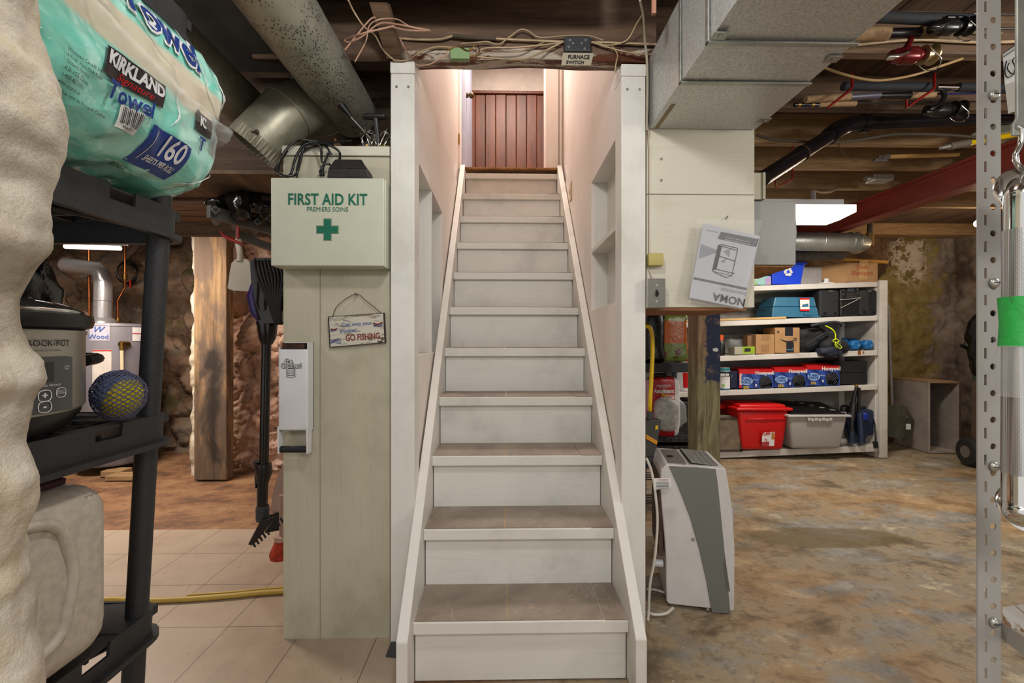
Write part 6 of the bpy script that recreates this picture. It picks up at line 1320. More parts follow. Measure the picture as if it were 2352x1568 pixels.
mb = MB(); mb.box(XR + .001, YS + .03, .0, XR + .02, YS + .42, SZ[0] + .01); obj('end_panel', mb, SHELFW, ws_)
mb = MB(); mb.box(XR + .012, YS - .01, .0, XR2, YS + .03, SZ[0] + .012); obj('upright', mb, SHELFW, ws_, bevel=.003)
mb = MB(); mb.box(P(1937, 0, 4.5).x, YS + .36, .0, P(1950, 0, 4.5).x, YS + .42, SZ[0] - .06); obj('upright', mb, SHELFW, ws_)
mb = MB(); mb.box(XL, YS + .421, .03, XR + .02, YS + .43, SZ[0] - .02); obj('back_panel', mb, plain('grey_back_panel', '#8d8881', .7, 0, .15, 5), ws_)
def fx(px, Y): return P(px, 784, Y).x
def BB(px0, px1, ytop, k, Y, dep, m, name, parent, r=.004, tap=0.0, dz=0.001):
    """box standing on shelf k between two pixel columns, front face at Y"""
    x0 = fx(px0, Y); x1 = fx(px1, Y); zb = sz(k, (x0 + x1) / 2) + dz + TILT * (x1 - x0) / 2; zt_ = P(0, ytop, Y).z; mb = MB()
    if tap: mb.hexa([(x0 + tap, Y + tap, zb), (x1 - tap, Y + tap, zb), (x1 - tap, Y + dep - tap, zb), (x0 + tap, Y + dep - tap, zb), (x0, Y, zt_), (x1, Y, zt_), (x1, Y + dep, zt_), (x0, Y + dep, zt_)])
    else: mb.box(x0, Y, zb, x1, Y + dep, zt_)
    return obj(name, mb, m, parent, bevel=r), (x0, x1, zb, zt_)
def T_(name, label, cat, px, k, Y, group=None): x = fx(px, Y); return thing(name, label, cat, (x, Y, sz(k, x)), group)
def face_text(parent, body, size, px, py, Y, m, name='lettering', **kw):
    mb = MB(); c = P(px, py, Y - .0025); put_text(mb, body, size, c, rx, uz, **kw); return obj(name, mb, m, parent)
def face_quad(parent, pts, Y, m, name, ext=.001, off=.0015):
    mb = MB(); mb.slab([(lambda p: Vector((p.x, Y - off, p.z)))(P(x, y, Y)) for x, y in pts], (0, ext, 0)); return obj(name, mb, m, parent)
Y1 = YS + .02
# top shelf
r_ = T_('snack_box', 'colourful printed packet at the left end of the top white shelf', 'packet', 1752, 0, Y1)
t = NT('colourful_print'); vc_ = t.vor(16, t.co(True), 'F1', 'Color'); hs = t.n('ShaderNodeHueSaturation'); hs.inputs['Saturation'].default_value = .9; hs.inputs['Value'].default_value = .8; t.L(vc_, hs.inputs['Color']); CLR = t.fin(t.mix(.5, hs.outputs[0], '#7fa39a'), .35)
BB(1728, 1772, 628, 0, Y1, .15, CLR, 'packet_body', r_, .01)
r_ = T_('recycling_bin', 'bright blue recycling bin with white arrows symbol on the top white shelf', 'recycling bin', 1812, 0, Y1)
x0, x1 = fx(1772, Y1), fx(1846, Y1); z0 = sz(0, x0) + .012; z1 = P(0, 598, Y1).z; mb = MB(); mb.hexa([(x0 + .02, Y1 + .02, z0), (x1 - .015, Y1 + .02, z0), (x1 - .015, Y1 + .3, z0), (x0 + .02, Y1 + .3, z0), (x0, Y1, z1), (x1 + .015, Y1, z1), (x1 + .015, Y1 + .33, z1), (x0, Y1 + .33, z1)]); obj('bin_body', mb, BLUEP, r_, bevel=.008)
mb = MB(); mb.box(x0 - .01, Y1 - .012, z1 - .012, x1 + .028, Y1 + .34, z1 + .008); obj('rim', mb, BLUEP, r_, bevel=.004)
c = P(1811, 624, Y1); mb = MB()
for k in range(3):
    a0 = R(90 + 120 * k); a1 = R(90 + 120 * (k + 1)); p = Vector((math.cos(a0), 0, math.sin(a0))) * .052; q = Vector((math.cos(a1), 0, math.sin(a1))) * .052
    s0 = c + p.lerp(q, .18); s1 = c + p.lerp(q, .62); d = (q - p).normalized(); n_ = Vector((-d.z, 0, d.x)); y_ = Y1 + .002
    for v_ in (s0, s1): v_.y = y_
    mb.slab([s0 - n_ * .011, s1 - n_ * .011, s1 + n_ * .011, s0 + n_ * .011], (0, .012, 0)); mb.slab([s1 - n_ * .021, s1 + d * .026, s1 + n_ * .021], (0, .012, 0))
    s2 = c + p * .72; s2.y = y_
obj('recycling_symbol', mb, PAPER, r_)
r_ = T_('flat_board', 'plain grey flat panel leaning between the blue bin and the carton', 'panel', 1866, 0, Y1 + .1); BB(1840, 1888, 607, 0, Y1 + .08, .02, plain('pale_grey_panel', '#9a9592', .6), 'sheet', r_)
r_ = T_('handwritten_carton', 'brown carton with red handwriting at the right end of the top white shelf', 'box', 1950, 0, Y1)
Yc = Y1 - .02; x0, xm, x1 = fx(1886, Yc + .0), fx(1946, Yc), fx(2016, Yc); z0 = sz(0, x1); zt_ = P(0, 597, Yc).z; mb = MB(); mb.hexa([(x0, Yc + .14, sz(0, x0) + .01), (x1, Yc, z0), (x1 + .02, Yc + .36, z0), (x0 + .03, Yc + .38, z0), (x0, Yc + .14, zt_ - .006), (x1, Yc, zt_ + .01), (x1 + .02, Yc + .36, zt_ + .01), (x0 + .03, Yc + .38, zt_)])
mb = MB(); mb.box(xm, Yc, z0 - .006, x1, Yc + .34, zt_); mb.slab([(xm, Yc, z0 - .008), (x0, Yc + .2, z0 - .012), (x0, Yc + .2, zt_ - .02), (xm, Yc, zt_)], (.05, .12, 0)); obj('carton', mb, CARD, r_, bevel=.002)
mb = MB(); mb.slab([(x0, Yc + .2, zt_ - .02), (xm, Yc, zt_), (xm + .06, Yc + .1, zt_ + .012), (x0 + .05, Yc + .28, zt_ + .0)], (0, 0, .003)); mb.slab([(xm, Yc, zt_), (x1, Yc, zt_), (x1, Yc + .1, zt_ + .02), (xm, Yc + .1, zt_ + .02)], (0, 0, .003)); obj('flap', mb, CARD, r_)
face_quad(r_, [(1974, 598), (1994, 597), (1990, 641), (1972, 641)], Yc, plain('packing_tape', '#c09a66', .25), 'packing_tape')
face_text(r_, 'Dads\nBlazepod', .062, 1981, 620, Yc, plain('red_marker', '#a53a22', .6), 'red_lettering', stretch=.95, slant=.05)
r_ = T_('white_fitting', 'small white round plastic fitting in front of the handwritten carton', 'fitting', 1912, 0, YS); x = fx(1912, YS); z = sz(0, x) + .004; mb = MB(); mb.lathe([(.075, 0), (.075, .008), (.04, .014), (.025, .018), (.025, .05), (.02, .05)], (x, YS + .08, z), n=28, sy=.7); obj('flange', mb, WHITEP, r_, smooth=40)
mb = MB(); mb.tube([P(1822, 590, YS + .1), P(2038, 602, YS + .02)], .018, 14); tag(obj('wooden_pole', mb, plain('orange_varnished_pole', '#c08a36', .45), smooth=50), 'long orange varnished pole lying over the boxes on the top white shelf', 'pole')
# second shelf
TB2 = T_('tool_box', 'teal blue plastic tool box lying on the second white shelf', 'tool box', 1826, 1, Y1)
x0, x1 = fx(1774, Y1), fx(1878, Y1); zb = sz(1, x1) - .0; zm = P(0, 702, Y1).z; zt_ = P(0, 678, Y1).z; mb = MB(); mb.hexa([(x0 - .01, Y1 - .01, zb + .004), (x1 + .01, Y1 - .01, zb + .004), (x1 + .01, Y1 + .28, zb), (x0 - .01, Y1 + .28, zb), (x0 + .005, Y1, zm), (x1 - .005, Y1, zm), (x1 - .005, Y1 + .27, zm), (x0 + .005, Y1 + .27, zm)]); mb.hexa([(x0 + .008, Y1 + .004, zm + .002), (x1 - .008, Y1 + .004, zm + .002), (x1 - .008, Y1 + .26, zm), (x0 + .008, Y1 + .26, zm), (x0 + .04, Y1 + .015, zt_), (x1 - .02, Y1 + .015, zt_), (x1 - .02, Y1 + .25, zt_), (x0 + .04, Y1 + .25, zt_)]); obj('body', mb, TEAL, TB2, bevel=.01)
mb = MB(); mb.box(x0 - .014, Y1 - .016, zb + .004, x1 + .02, Y1, zb + .02); c = P(1856, 700, Y1); mb.box(c.x - .05, Y1 - .02, zb + .02, c.x + .03, Y1 - .005, zb + .045); obj('latch', mb, TEAL, TB2, bevel=.003)
st = face_quad(TB2, [(1837, 684), (1859, 684), (1859, 714), (1838, 714)], Y1 - .012, PAPER, 'label_sticker'); face_quad(st, [(1837, 684), (1859, 684), (1859, 688), (1837, 688)], Y1 - .0135, REDP, 'red_band'); face_quad(st, [(1838, 710), (1859, 710), (1859, 714), (1838, 714)], Y1 - .0135, REDP, 'red_band'); face_quad(st, [(1843, 699), (1856, 697), (1857, 704), (1842, 705)], Y1 - .0135, TEAL, 'blue_picture')
SPK = plain('black_speaker_cloth', '#1b1c20', .7, 0, .1, 90, .3, 300)
def speaker(p0, p1, label):
    r_ = T_('bookshelf_speaker', label, 'speaker', (p0 + p1) / 2, 1, Y1, 'pair of stereo speakers'); o, (x0, x1, zb, zt_) = BB(p0, p1, 661, 1, Y1, .2, SPK, 'cabinet', r_, .02)
    face_quad(r_, [(p0 + 21 * (p1 - p0) / 46, 667), (p0 + 31 * (p1 - p0) / 46, 667), (p0 + 31 * (p1 - p0) / 46, 669), (p0 + 21 * (p1 - p0) / 46, 669)], Y1 - .001, STEEL, 'badge')
    for f in (.28, .80): c = Vector((x0 + (x1 - x0) * f, Y1, zb + .035)); mb = MB(); mb.cyl(c + Vector((0, -.003, 0)), c + Vector((0, .01, 0)), .013, n=16); obj('bass_port', mb, BLACK, r_)
speaker(1882, 1928, 'black stereo speaker left of the compact hi-fi on the second white shelf'); speaker(1974, 2016, 'black stereo speaker right of the compact hi-fi on the second white shelf')
r_ = T_('compact_stereo', 'compact black hi-fi unit wrapped in its cord between two speakers', 'stereo', 1951, 1, Y1); BB(1930, 1973, 658, 1, Y1 + .005, .2, plain('black_hifi', '#17171b', .4), 'case', r_, .012)
face_quad(r_, [(1946, 661), (1962, 660), (1963, 669), (1946, 670)], Y1 + .004, plain('hifi_display', '#40444a', .15), 'display'); 
for k in range(3): face_quad(r_, [(1944, 674 + 5 * k), (1966, 673.5 + 5 * k), (1966, 676 + 5 * k), (1944, 676.5 + 5 * k)], Y1 + .004, DARKG, 'button_row')
for x, y in ((1937, 666), (1936, 676), (1969, 664), (1969, 674)): mb = MB(); c = P(x, y, Y1); mb.cyl((c.x, Y1 - .004, c.z), (c.x, Y1 + .006, c.z), .01, n=12); obj('knob', mb, DARKG, r_)
mb = MB(); mb.tube([P(1929, 688, Y1 - .01), P(1950, 687, Y1 - .012), P(1977, 683, Y1 - .01)], .004, 6, k=4); mb.tube([P(1975, 685, Y1 - .01), P(1955, 695, Y1 - .012), P(1931, 707, Y1 - .01)], .004, 6, k=4); obj('cord', mb, plain('grey_cord', '#a09c96', .5), r_, smooth=60)
mb = MB(); x0 = fx(1560, YS); x1 = fx(1800, YS + .0); z = lambda x: sz(1, x) + .002; mb.hexa([(x0, YS - .005, z(x0)), (x1 + .03, YS - .005, z(x1)), (x1 - .04, YS + .06, z(x1)), (x0, YS + .06, z(x0)), (x0, YS - .005, z(x0) + .02), (x1 + .02, YS - .005, z(x1) + .02), (x1 - .05, YS + .06, z(x1) + .02), (x0, YS + .06, z(x0) + .02)]); tag(obj('pine_batten', mb, PINE, bevel=.002), 'bright pine batten lying along the front edge of the second white shelf', 'batten')
mb = MB(); mb.tube([P(1640, 705, YS + .15), P(1700, 710, YS + .15), P(1772, 713, YS + .15)], .006, 8); 
for x in (1700, 1736): q_ = P(x, 714, YS + .15); mb.ring(q_, (1, 0, 0), .014, .002, 14, 5)
tag(obj('rod_section', mb, BLANK, smooth=50), 'black rod section with line guides lying behind the pine batten', 'fishing rod')
# third shelf
r_ = T_('spray_bottle', 'black bottle with orange cap at the left of the third white shelf', 'bottle', 1662, 2, Y1); x = fx(1661, Y1); z = sz(2, x) + .002; mb = MB(); mb.lathe([(.036, 0), (.04, .01), (.04, .13), (.022, .155)], (x, Y1 + .05, z), n=24); obj('bottle', mb, BLACK, r_, smooth=40); mb = MB(); mb.lathe([(.026, .15), (.026, .20), (.02, .205)], (x, Y1 + .05, z), n=20); obj('cap', mb, plain('orange_cap', '#d1541a', .4), r_, smooth=40)
mb = pillow((fx(1697, Y1 + .12), Y1 + .2, sz(2, 2.3) + .09), (.12, .08, .085), .02, 2.6); tag(obj('plastic_wrap', mb, CLEAR, smooth=60), 'clear plastic wrapped bundle behind the small battery box', 'plastic')
mb = pillow((fx(1700, Y1 + .25), Y1 + .32, sz(2, 2.3) + .13), (.24, .07, .1), .03, 2.4); tag(obj('grey_bundle', mb, plain('grey_fabric_bundle', '#6f6b66', .9), smooth=60), 'grey rolled bundle at the back of the third white shelf', 'bundle')
r_ = T_('battery_box', 'small lime green and white box at the front of the third white shelf', 'box', 1711, 2, YS); BB(1687, 1734, 797, 2, YS + .01, .12, plain('lime_grey_box', '#a3a08a', .5), 'carton', r_); face_quad(r_, [(1706, 796), (1733, 795), (1734, 811), (1706, 812)], YS + .01, plain('lime_print', '#8fae1f', .4), 'lime_face'); face_quad(r_, [(1710, 800), (1724, 799), (1724, 807), (1710, 808)], YS + .009, INK, 'dark_picture')
r_ = T_('small_carton', 'small brown carton taped shut, left of the carton with the arrow print', 'box', 1752, 2, Y1); BB(1717, 1736, 770, 2, Y1 + .05, .1, CARDD, 'side', r_); BB(1736, 1779, 767, 2, Y1, .2, CARD, 'carton', r_); face_quad(r_, [(1749, 768), (1768, 768), (1768, 782), (1749, 782)], Y1, plain('tape_patch', '#97724c', .4), 'packing_tape'); face_quad(r_, [(1748, 792), (1767, 791), (1767, 808), (1748, 809)], Y1, plain('tape_patch_low', '#97724c', .4), 'packing_tape')
r_ = T_('arrow_carton', 'taller brown carton with black curved arrow and dark tape on the third white shelf', 'box', 1808, 2, Y1); BB(1780, 1837, 751, 2, Y1, .2, CARD, 'carton', r_)
BLK = plain('dark_tape_print', '#1c1d24', .4); face_quad(r_, [(1803, 751), (1821, 751), (1821, 771), (1803, 771)], Y1, BLK, 'dark_tape'); face_quad(r_, [(1806, 786), (1823, 785), (1823, 809), (1806, 809)], Y1, BLK, 'dark_tape')
mb = MB(); y_ = Y1 - .003; pts = [P(1794, 779, y_), P(1802, 783, y_), P(1812, 784, y_), P(1822, 782, y_), P(1829, 778, y_)]; mb.tube(pts, [.002, .005, .006, .005, .003], 6, k=0); mb.tube([P(1822, 776, y_), P(1830, 776, y_), P(1828, 784, y_)], .0025, 6); mb.slab([P(1785, 764, y_), P(1790, 764, y_), P(1787.5, 757, y_)], (0, .001, 0)); obj('curved_arrow', mb, INK, r_)
mb = MB(); put_text(mb, 'prime', .03, P(1814, 803, Y1 - .004), -rx, -uz, stretch=.9); obj('pale_blue_lettering', mb, plain('prime_blue', '#5fa8c8', .5), r_)
bp = T_('backpack', 'black backpack with neon yellow cord slumped over the third white shelf edge', 'backpack', 1895, 2, Y1)
BK = plain('black_backpack_cloth', '#15181d', .75, 0, .3, 20, .5, 60); mb = pillow((fx(1875, Y1), Y1 + .16, sz(2, 3.1) + .14), (.20, .14, .15), .03, 2.4, 7); mb.merge(pillow((fx(1915, YS), YS + .05, sz(2, 3.3) + .06), (.15, .10, .11), .025, 2.4, 9)); obj('pack_body', mb, BK, bp, smooth=60)
mb = pillow((fx(1912, YS - .05), YS - .01, sz(2, 3.3) - .0), (.12, .06, .055), .015, 2.6, 12); obj('front_pocket', mb, plain('navy_pocket', '#1b2233', .7), bp, smooth=60)
mb = MB(); mb.tube([P(1850, 792, YS - .03), P(1885, 770, YS - .05), P(1905, 760, YS - .04)], .018, 8, k=4, flat=.35); mb.tube([P(1936, 745, YS), P(1930, 760, YS - .02), P(1925, 800, YS - .06), P(1934, 828, YS - .05)], .022, 8, k=4, flat=.3); mb.tube([P(1862, 748, YS), P(1890, 742, YS - .02), P(1925, 740, YS - .02), P(1936, 752, YS)], .014, 8, k=4); obj('strap', mb, plain('charcoal_strap', '#2b2d31', .7), bp, smooth=60)
mb = MB(); y_ = YS - .085; mb.tube([P(1896, 748, YS - .03), P(1910, 755, y_), P(1918, 765, y_), P(1919, 780, y_)], .006, 8, k=5)
for p_ in (((1912, 782), (1920, 778), (1927, 783), (1921, 787)), ((1914, 784), (1926, 790), (1933, 797), (1928, 800), (1920, 790)), ((1920, 784), (1918, 792), (1922, 799))): mb.tube([P(x, y, y_) for x, y in p_], .0045, 6, k=5)
obj('neon_cord', mb, plain('neon_yellow_cord', '#c7d81a', .5), bp, smooth=60)
DB = plain('matte_blue_vinyl', '#1465a3', .5)
def dumb(px, py, Yd, label, r=.052):
    c = P(px, py, Yd); r_ = thing('dumbbell', label, 'dumbbell', (c.x, Yd, c.z - r * .87), 'blue dumbbells on the third shelf'); f = [(.8 * r, -.005), (r, .012), (r, .05), (.8 * r, .065)]
    for s_ in (0, 1):
        mb = MB(); mb.lathe(f, (c.x, Yd + s_ * .13, c.z), (0, 1, 0), 6); ang = 0
        obj('head', mb, DB, r_, bevel=.006)
    mb = MB(); mb.cyl((c.x, Yd + .05, c.z), (c.x, Yd + .14, c.z), .016, n=14); obj('handle', mb, DB, r_)
    return r_
xx = fx(1967, Y1); d1 = dumb(1967, 792, Y1 - .0, 'hexagonal blue dumbbell, left of the two in front of the shelf end'); face_text(d1, '4.5', .03, 1973, 793, Y1 - .006, plain('pale_blue_print', '#9cc3dd', .5), 'pale_lettering', stretch=.8)
d2 = dumb(1997, 791, Y1, 'hexagonal blue dumbbell nearest the right end of the third shelf'); face_text(d2, '4.5', .028, 2003, 793, Y1 - .006, plain('pale_blue_ink', '#9cc3dd', .5), 'pale_lettering', stretch=.8)
dumb(1962, 787, Y1 + .22, 'blue dumbbell half hidden behind the front pair'); dumb(1940, 786, Y1 + .2, 'blue dumbbell peeping out beside the backpack')
mb = MB(); mb.slab([P(1971, 805, YS - .002), P(1978, 805, YS - .002), P(1977, 815, YS - .002), P(1970, 814, YS - .002)], (0, .001, 0)); mb.slab([P(1982, 806, YS - .002), P(1985, 806, YS - .002), P(1985, 813, YS - .002), P(1982, 813, YS - .002)], (0, .001, 0)); obj('rust_stain', mb, plain('rust_stain_brown', '#8a4a20', .8), ws_)
# fourth shelf
r_ = T_('paint_can', 'small white and teal paint can at the left of the fourth white shelf', 'paint can', 1662, 3, Y1)
x = fx(1664, Y1 + .04); zb = sz(3, x) + .002; zt_ = P(0, 847, Y1).z; mb = MB(); mb.cyl((x, Y1 + .05, zb), (x, Y1 + .05, zt_), .053, n=32); obj('can', mb, PAPER, r_, smooth=40)
for z_, h_, m_ in ((zb, .014, TEAL), (zt_ - .03, .03, plain('teal_label', '#2e7f86', .4)), (zt_ - .085, .05, INK)): mb = MB(); mb.cyl((x, Y1 + .05, z_), (x, Y1 + .05, z_ + h_), .0545, n=32, caps=False); obj('label_band', mb, m_, r_, smooth=40)
mb = MB(); mb.cyl((x, Y1 + .05, zt_), (x, Y1 + .05, zt_ + .006), .055, n=32); obj('lid', mb, STEEL, r_); mb = MB(); mb.tube([(x - .054, Y1 + .04, zt_ - .02), (x, Y1 - .02, zt_ - .09), (x + .056, Y1 + .04, zt_ - .02)], .002, 6, k=6); mb.tube([(x + .054, Y1 + .04, zt_ - .02), (x + .075, Y1 + .03, zt_ - .06), (x + .058, Y1 + .02, zt_ - .1)], .002, 6, k=5); obj('wire_handle', mb, STEEL, r_)
face_text(r_, 'BEHR', .036, 1665, 861, Y1 - .002, PAPER, 'white_lettering', bold=.001); face_quad(r_, [(1659, 882), (1664, 882), (1664, 887), (1659, 887)], Y1 - .003, plain('lime_leaf', '#6aa52a', .5), 'leaf_mark')
t = NT('fan_box_blue'); w_ = t.wave(3.0, t.co(False, (1, 1, 1), (0, .5, 0)), 3, 2); FB = t.fin(t.mix(w_, '#1a2a66', '#3450a0'), .3)
fr = plain('fan_box_red', '#c01a1e', .35); fans = []
labels = ('fan box with blue and red print, leftmost of the three in a row', 'fan box with blue and red print, middle of the three in a row', 'fan box with blue and red print, rightmost of the three beside the black foam blocks')
for k, (p0, p1, yt) in enumerate(((1698, 1777, 852), (1779, 1852, 848), (1853, 1929, 842))):
    Yb = YS + .015 + .012 * (k == 0); r_ = T_('fan_box', labels[k], 'box', (p0 + p1) / 2, 3, Yb, 'boxed fans in a row'); o, (x0, x1, zb, zt_) = BB(p0, p1, yt, 3, Yb, .30, FB, 'carton', r_, .003)
    mb = MB(); mb.box(x0 - .001, Yb - .0015, zt_ - .036, x1 + .001, Yb + .30, zt_ + .0012); obj('red_band', mb, fr, r_)
    mb = MB(); mb.slab([(x0, Yb + .01, zt_ + .002), (x1, Yb + .01, zt_ + .002), (x1 - .01, Yb + .13, zt_ + .02), (x0 + .01, Yb + .13, zt_ + .02)], (0, 0, .002)); obj('flap', mb, fr, r_)
    px = p0 + (p1 - p0) * .78; face_text(r_, 'Honeywell', .050, px - 3, yt + 4.5, Yb, PAPER, 'white_lettering', bold=.0014, stretch=.86)
    c = P(p0 + (p1 - p0) * .76, yt + 27, Yb); rr_ = .066; mb = MB(); mb.cyl((c.x, Yb - .003, c.z), (c.x, Yb - .001, c.z), rr_, n=32); mb.slab([(c.x - rr_ * .8, Yb - .003, zb + .012), (c.x + rr_, Yb - .003, zb + .012), (c.x + rr_, Yb - .003, c.z), (c.x - rr_ * .5, Yb - .003, c.z - .02)], (0, .002, 0)); fo = obj('fan_picture', mb, INK, r_)
    mb = MB()
    for q in (.055, .04, .022): mb.ring((c.x - .004, Yb - .004, c.z), (0, 1, 0), q, .0012, 26, 4)
    obj('picture_rings', mb, plain('picture_grey', '#4c4e57', .4), fo)
    c = P(p0 + (p1 - p0) * .21, yt + 23, Yb); mb = MB(); mb.lathe([(.062, 0), (.062, .002)], (c.x, Yb - .003, c.z), (0, 1, 0), 28, 1, 1); mb.warp(lambda v: Vector((v.x, v.y, c.z + (v.z - c.z) * .62))); obj('oval_badge', mb, plain('badge_blue_white', '#8fb0d8', .4), r_)
    face_text(r_, 'TURBO\nFORCE', .030, p0 + (p1 - p0) * .21, yt + 23, Yb - .002, NAVY, 'badge_lettering', bold=.001)
    face_text(r_, '25%', .034, p0 + (p1 - p0) * .20, yt + 38, Yb, YEL, 'yellow_lettering', bold=.0008); face_text(r_, 'Power', .017, p0 + (p1 - p0) * .48, yt + 20, Yb, PAPER, 'white_lettering')
    face_quad(r_, [(p0 + (p1 - p0) * .46, yt + 30), (p0 + (p1 - p0) * .51, yt + 30), (p0 + (p1 - p0) * .50, yt + 36), (p0 + (p1 - p0) * .47, yt + 36)], Yb, PAPER, 'mark')
    if k == 0:
        mb = MB(); mb.box(x0 - .11, Yb + .02, zb, x0 - .003, Yb + .3, zt_ - .01); obj('darker_side', mb, plain('dark_side_print', '#151b33', .4), r_)
        mb = MB(); mb.box(x0 - .002, Yb - .003, zb, x0 + .022, Yb - .001, zt_); obj('red_edge', mb, fr, r_)
        mb = MB(); put_text(mb, 'Honeywell', .034, Vector((x0 + .012, Yb - .004, (zb + zt_) / 2)), -uz, rx, bold=.001, stretch=.75); obj('white_lettering', mb, PAPER, r_)
FOAM = plain('black_foam', '#141416', .9)
for k, (y0, y1) in enumerate(((829, 856), (857, 884))):
    r_ = thing('foam_block', ('black foam block, upper of the two on the fourth white shelf', 'black foam block, lower of the two on the fourth white shelf')[k], 'block', (fx(1950, 4.3), 4.3, P(0, y1, 4.3).z)); x0, x1 = fx(1911, 4.28), fx(1985, 4.28); mb = MB(); zb = sz(3, x1) + .002 + (.118 if k == 0 else 0); mb.box(x0, 4.24, zb, x1, 4.50, zb + .115); obj('block', mb, FOAM, r_, bevel=.006)
# bottom shelf
r_ = T_('wooden_case', 'small old wooden case with clasp beside the red tote', 'case', 1680, 4, YS); o, (x0, x1, zb, zt_) = BB(1640, 1704, 964, 4, YS - .02, .2, plain('old_plywood_case', '#7b6b58', .7, 0, .25, 14), 'case', r_, .006); mb = MB()
for (xa, za_, xb, zc) in ((x0, zb, x1, zb + .02), (x0, zt_ - .02, x1, zt_), (x1 - .018, zb, x1, zt_)): mb.box(xa, YS - .024, za_, xb, YS - .021, zc)
obj('frame_edge', mb, plain('dark_case_edge', '#3c3127', .7), r_); c = P(1672, 958, YS); mb = MB(); mb.tube([c + Vector((-.04, .02, -.02)), c + Vector((-.03, .02, .01)), c + Vector((.03, .02, .01)), c + Vector((.04, .02, -.02))], .005, 8); obj('metal_handle', mb, STEEL, r_)
def tote(name, label, p0, p1, yb_, ylid, yt, m, lidm, Yt, dep, tap=.035):
    r_ = T_(name, label, 'storage tote', (p0 + p1) / 2, 4, Yt); x0, x1 = fx(p0, Yt), fx(p1, Yt); zb = sz(4, (x0 + x1) / 2) + .012; zl = P(0, ylid, Yt).z; zt_ = P(0, yt, Yt + dep).z
    mb = MB(); cx_, cy_ = (x0 + x1) / 2, Yt + dep / 2; mb.rbox((cx_, cy_, (zb + zl) / 2), (x1 - x0, dep, zl - zb), .03, 4, fn=lambda v: (v.x * (1 - tap * 2 / (x1 - x0) * (.5 - v.z / (zl - zb))), v.y * (1 - tap / dep * (.5 - v.z / (zl - zb))), v.z)); obj('tub', mb, m, r_, smooth=50)
    return r_, x0, x1, zb, zl
r_, x0, x1, zb, zl = tote('red_tote', 'large red plastic storage tote with red lid on the bottom white shelf', 1696, 1814, 1040, 948, 915, REDP, REDP, YS - .06, .40, .05)
mb = MB(); mb.rbox(((x0 + x1) / 2, YS + .14, zl + .012), (x1 - x0 + .05, .44, .03), .014, 4); mb.rbox(((x0 + x1) / 2, YS + .14, zl + .03), (x1 - x0 - .04, .36, .05), .02, 4); obj('lid', mb, REDP, r_, smooth=50)
mb = MB(); mb.tube([P(1712, 968, YS - .055), P(1716, 962, YS - .065), P(1760, 962, YS - .065), P(1806, 962, YS - .06)], .005, 8); obj('moulded_rib', mb, REDP, r_, smooth=60)
mb = MB(); x0b = x0 - .26; mb.rbox(((x0b + x0) / 2 + .02, YS + .26, zl - .0), (.30, .2, .05), .02, 3); obj('lid_back_corner', mb, REDP, r_, smooth=50)
Yq = YS - .060; st = face_quad(r_, [(1749, 992), (1778, 991), (1776, 1023), (1748, 1024)], Yq, PAPER, 'label_sticker', off=.012)
face_text(st, 'TUFF', .040, 1759, 996.5, Yq - .012, fr, 'red_lettering', bold=.0015); face_text(st, '72', .03, 1759, 1010.5, Yq - .012, fr, 'red_number', bold=.0008); face_quad(st, [(1748, 1014), (1765, 1013), (1765, 1023), (1748, 1024)], Yq - .0015, plain('label_maroon', '#a3393f', .5), 'maroon_block', off=.012); face_quad(st, [(1771, 992), (1777, 992), (1777, 1008), (1770, 1008)], Yq - .0015, plain('label_fruit', '#b5762c', .5), 'picture_strip', off=.012)
t = NT('milky_clear_plastic'); MILK = t.fin('#a5a19c', .35, 0, None, Alpha=.9, Transmission_Weight=.0)
r_, x0, x1, zb, zl = tote('clear_tote', 'translucent storage tote with black flap lid beside the red tote', 1812, 1949, 1046, 960, 932, MILK, BLACK, YS - .10, .36, .055)
mb = MB(); mb.rbox(((x0 + x1) / 2, YS + .08, zl - .004), (x1 - x0 + .03, .40, .022), .006, 3); 
for k in range(7): mb.rbox((x0 + (x1 - x0) * (.32 + .06 * k), YS - .115, zl - .035 - .006 * (k % 2)), (.03, .008, .03), .003)
obj('rim', mb, plain('milky_rim', '#b9b6b1', .4), r_, smooth=50)
mb = MB(); mb.slab([(x0 + .03, YS + .0 - .09, zl + .010), (x1 - .02, YS - .09, zl + .010), (x1 - .01, YS + .26, zl + .07), (x0 + .01, YS + .26, zl + .09)], (0, 0, .01)); lid = obj('flap_lid', mb, BLACK, r_, bevel=.003)
mb = MB()
for k in range(6): u = k / 5; p = Vector((x0 + .45 * (x1 - x0), YS + .26, zl + .085)).lerp(Vector((x1 - .02, YS - .06, zl + .018)), u); mb.rbox(p, (.05, .03, .018), .005)
obj('interlocking_teeth', mb, plain('grey_teeth', '#8c8a88', .5), lid)
for f in (.22, .40, .62, .80): mb = MB(); x_ = x0 + (x1 - x0) * f; mb.slab([(x_, YS - .093, zl - .05), (x_ + .006, YS - .093, zl - .05), (x_ + .004, YS - .070, zb + .03), (x_ - .002, YS - .070, zb + .03)], (0, .004, 0)); obj('moulded_rib', mb, MILK, r_)
pw = T_('pressure_washer', 'black and blue pressure washer with coiled hose at the bottom shelf end', 'pressure washer', 1975, 4, YS)
xA = fx(1950, YS); z = sz(4, 3.5); NB = plain('dark_navy_plastic', '#1b2740', .45); mb = MB(); c = P(1977, 990, YS + .12); mb.rbox((c.x, YS + .14, z + .22), (.16, .2, .26), .03, 4); mb.rbox((P(1986, 0, YS).x, YS + .03, z + .20), (.07, .05, .26), .015, 3); obj('body', mb, NB, pw, smooth=50)
mb = MB(); mb.rbox((P(1986, 0, YS).x, YS - .0, z + .29), (.06, .03, .07), .012, 3); obj('blue_cap', mb, plain('royal_blue', '#17359a', .4), pw, smooth=50)
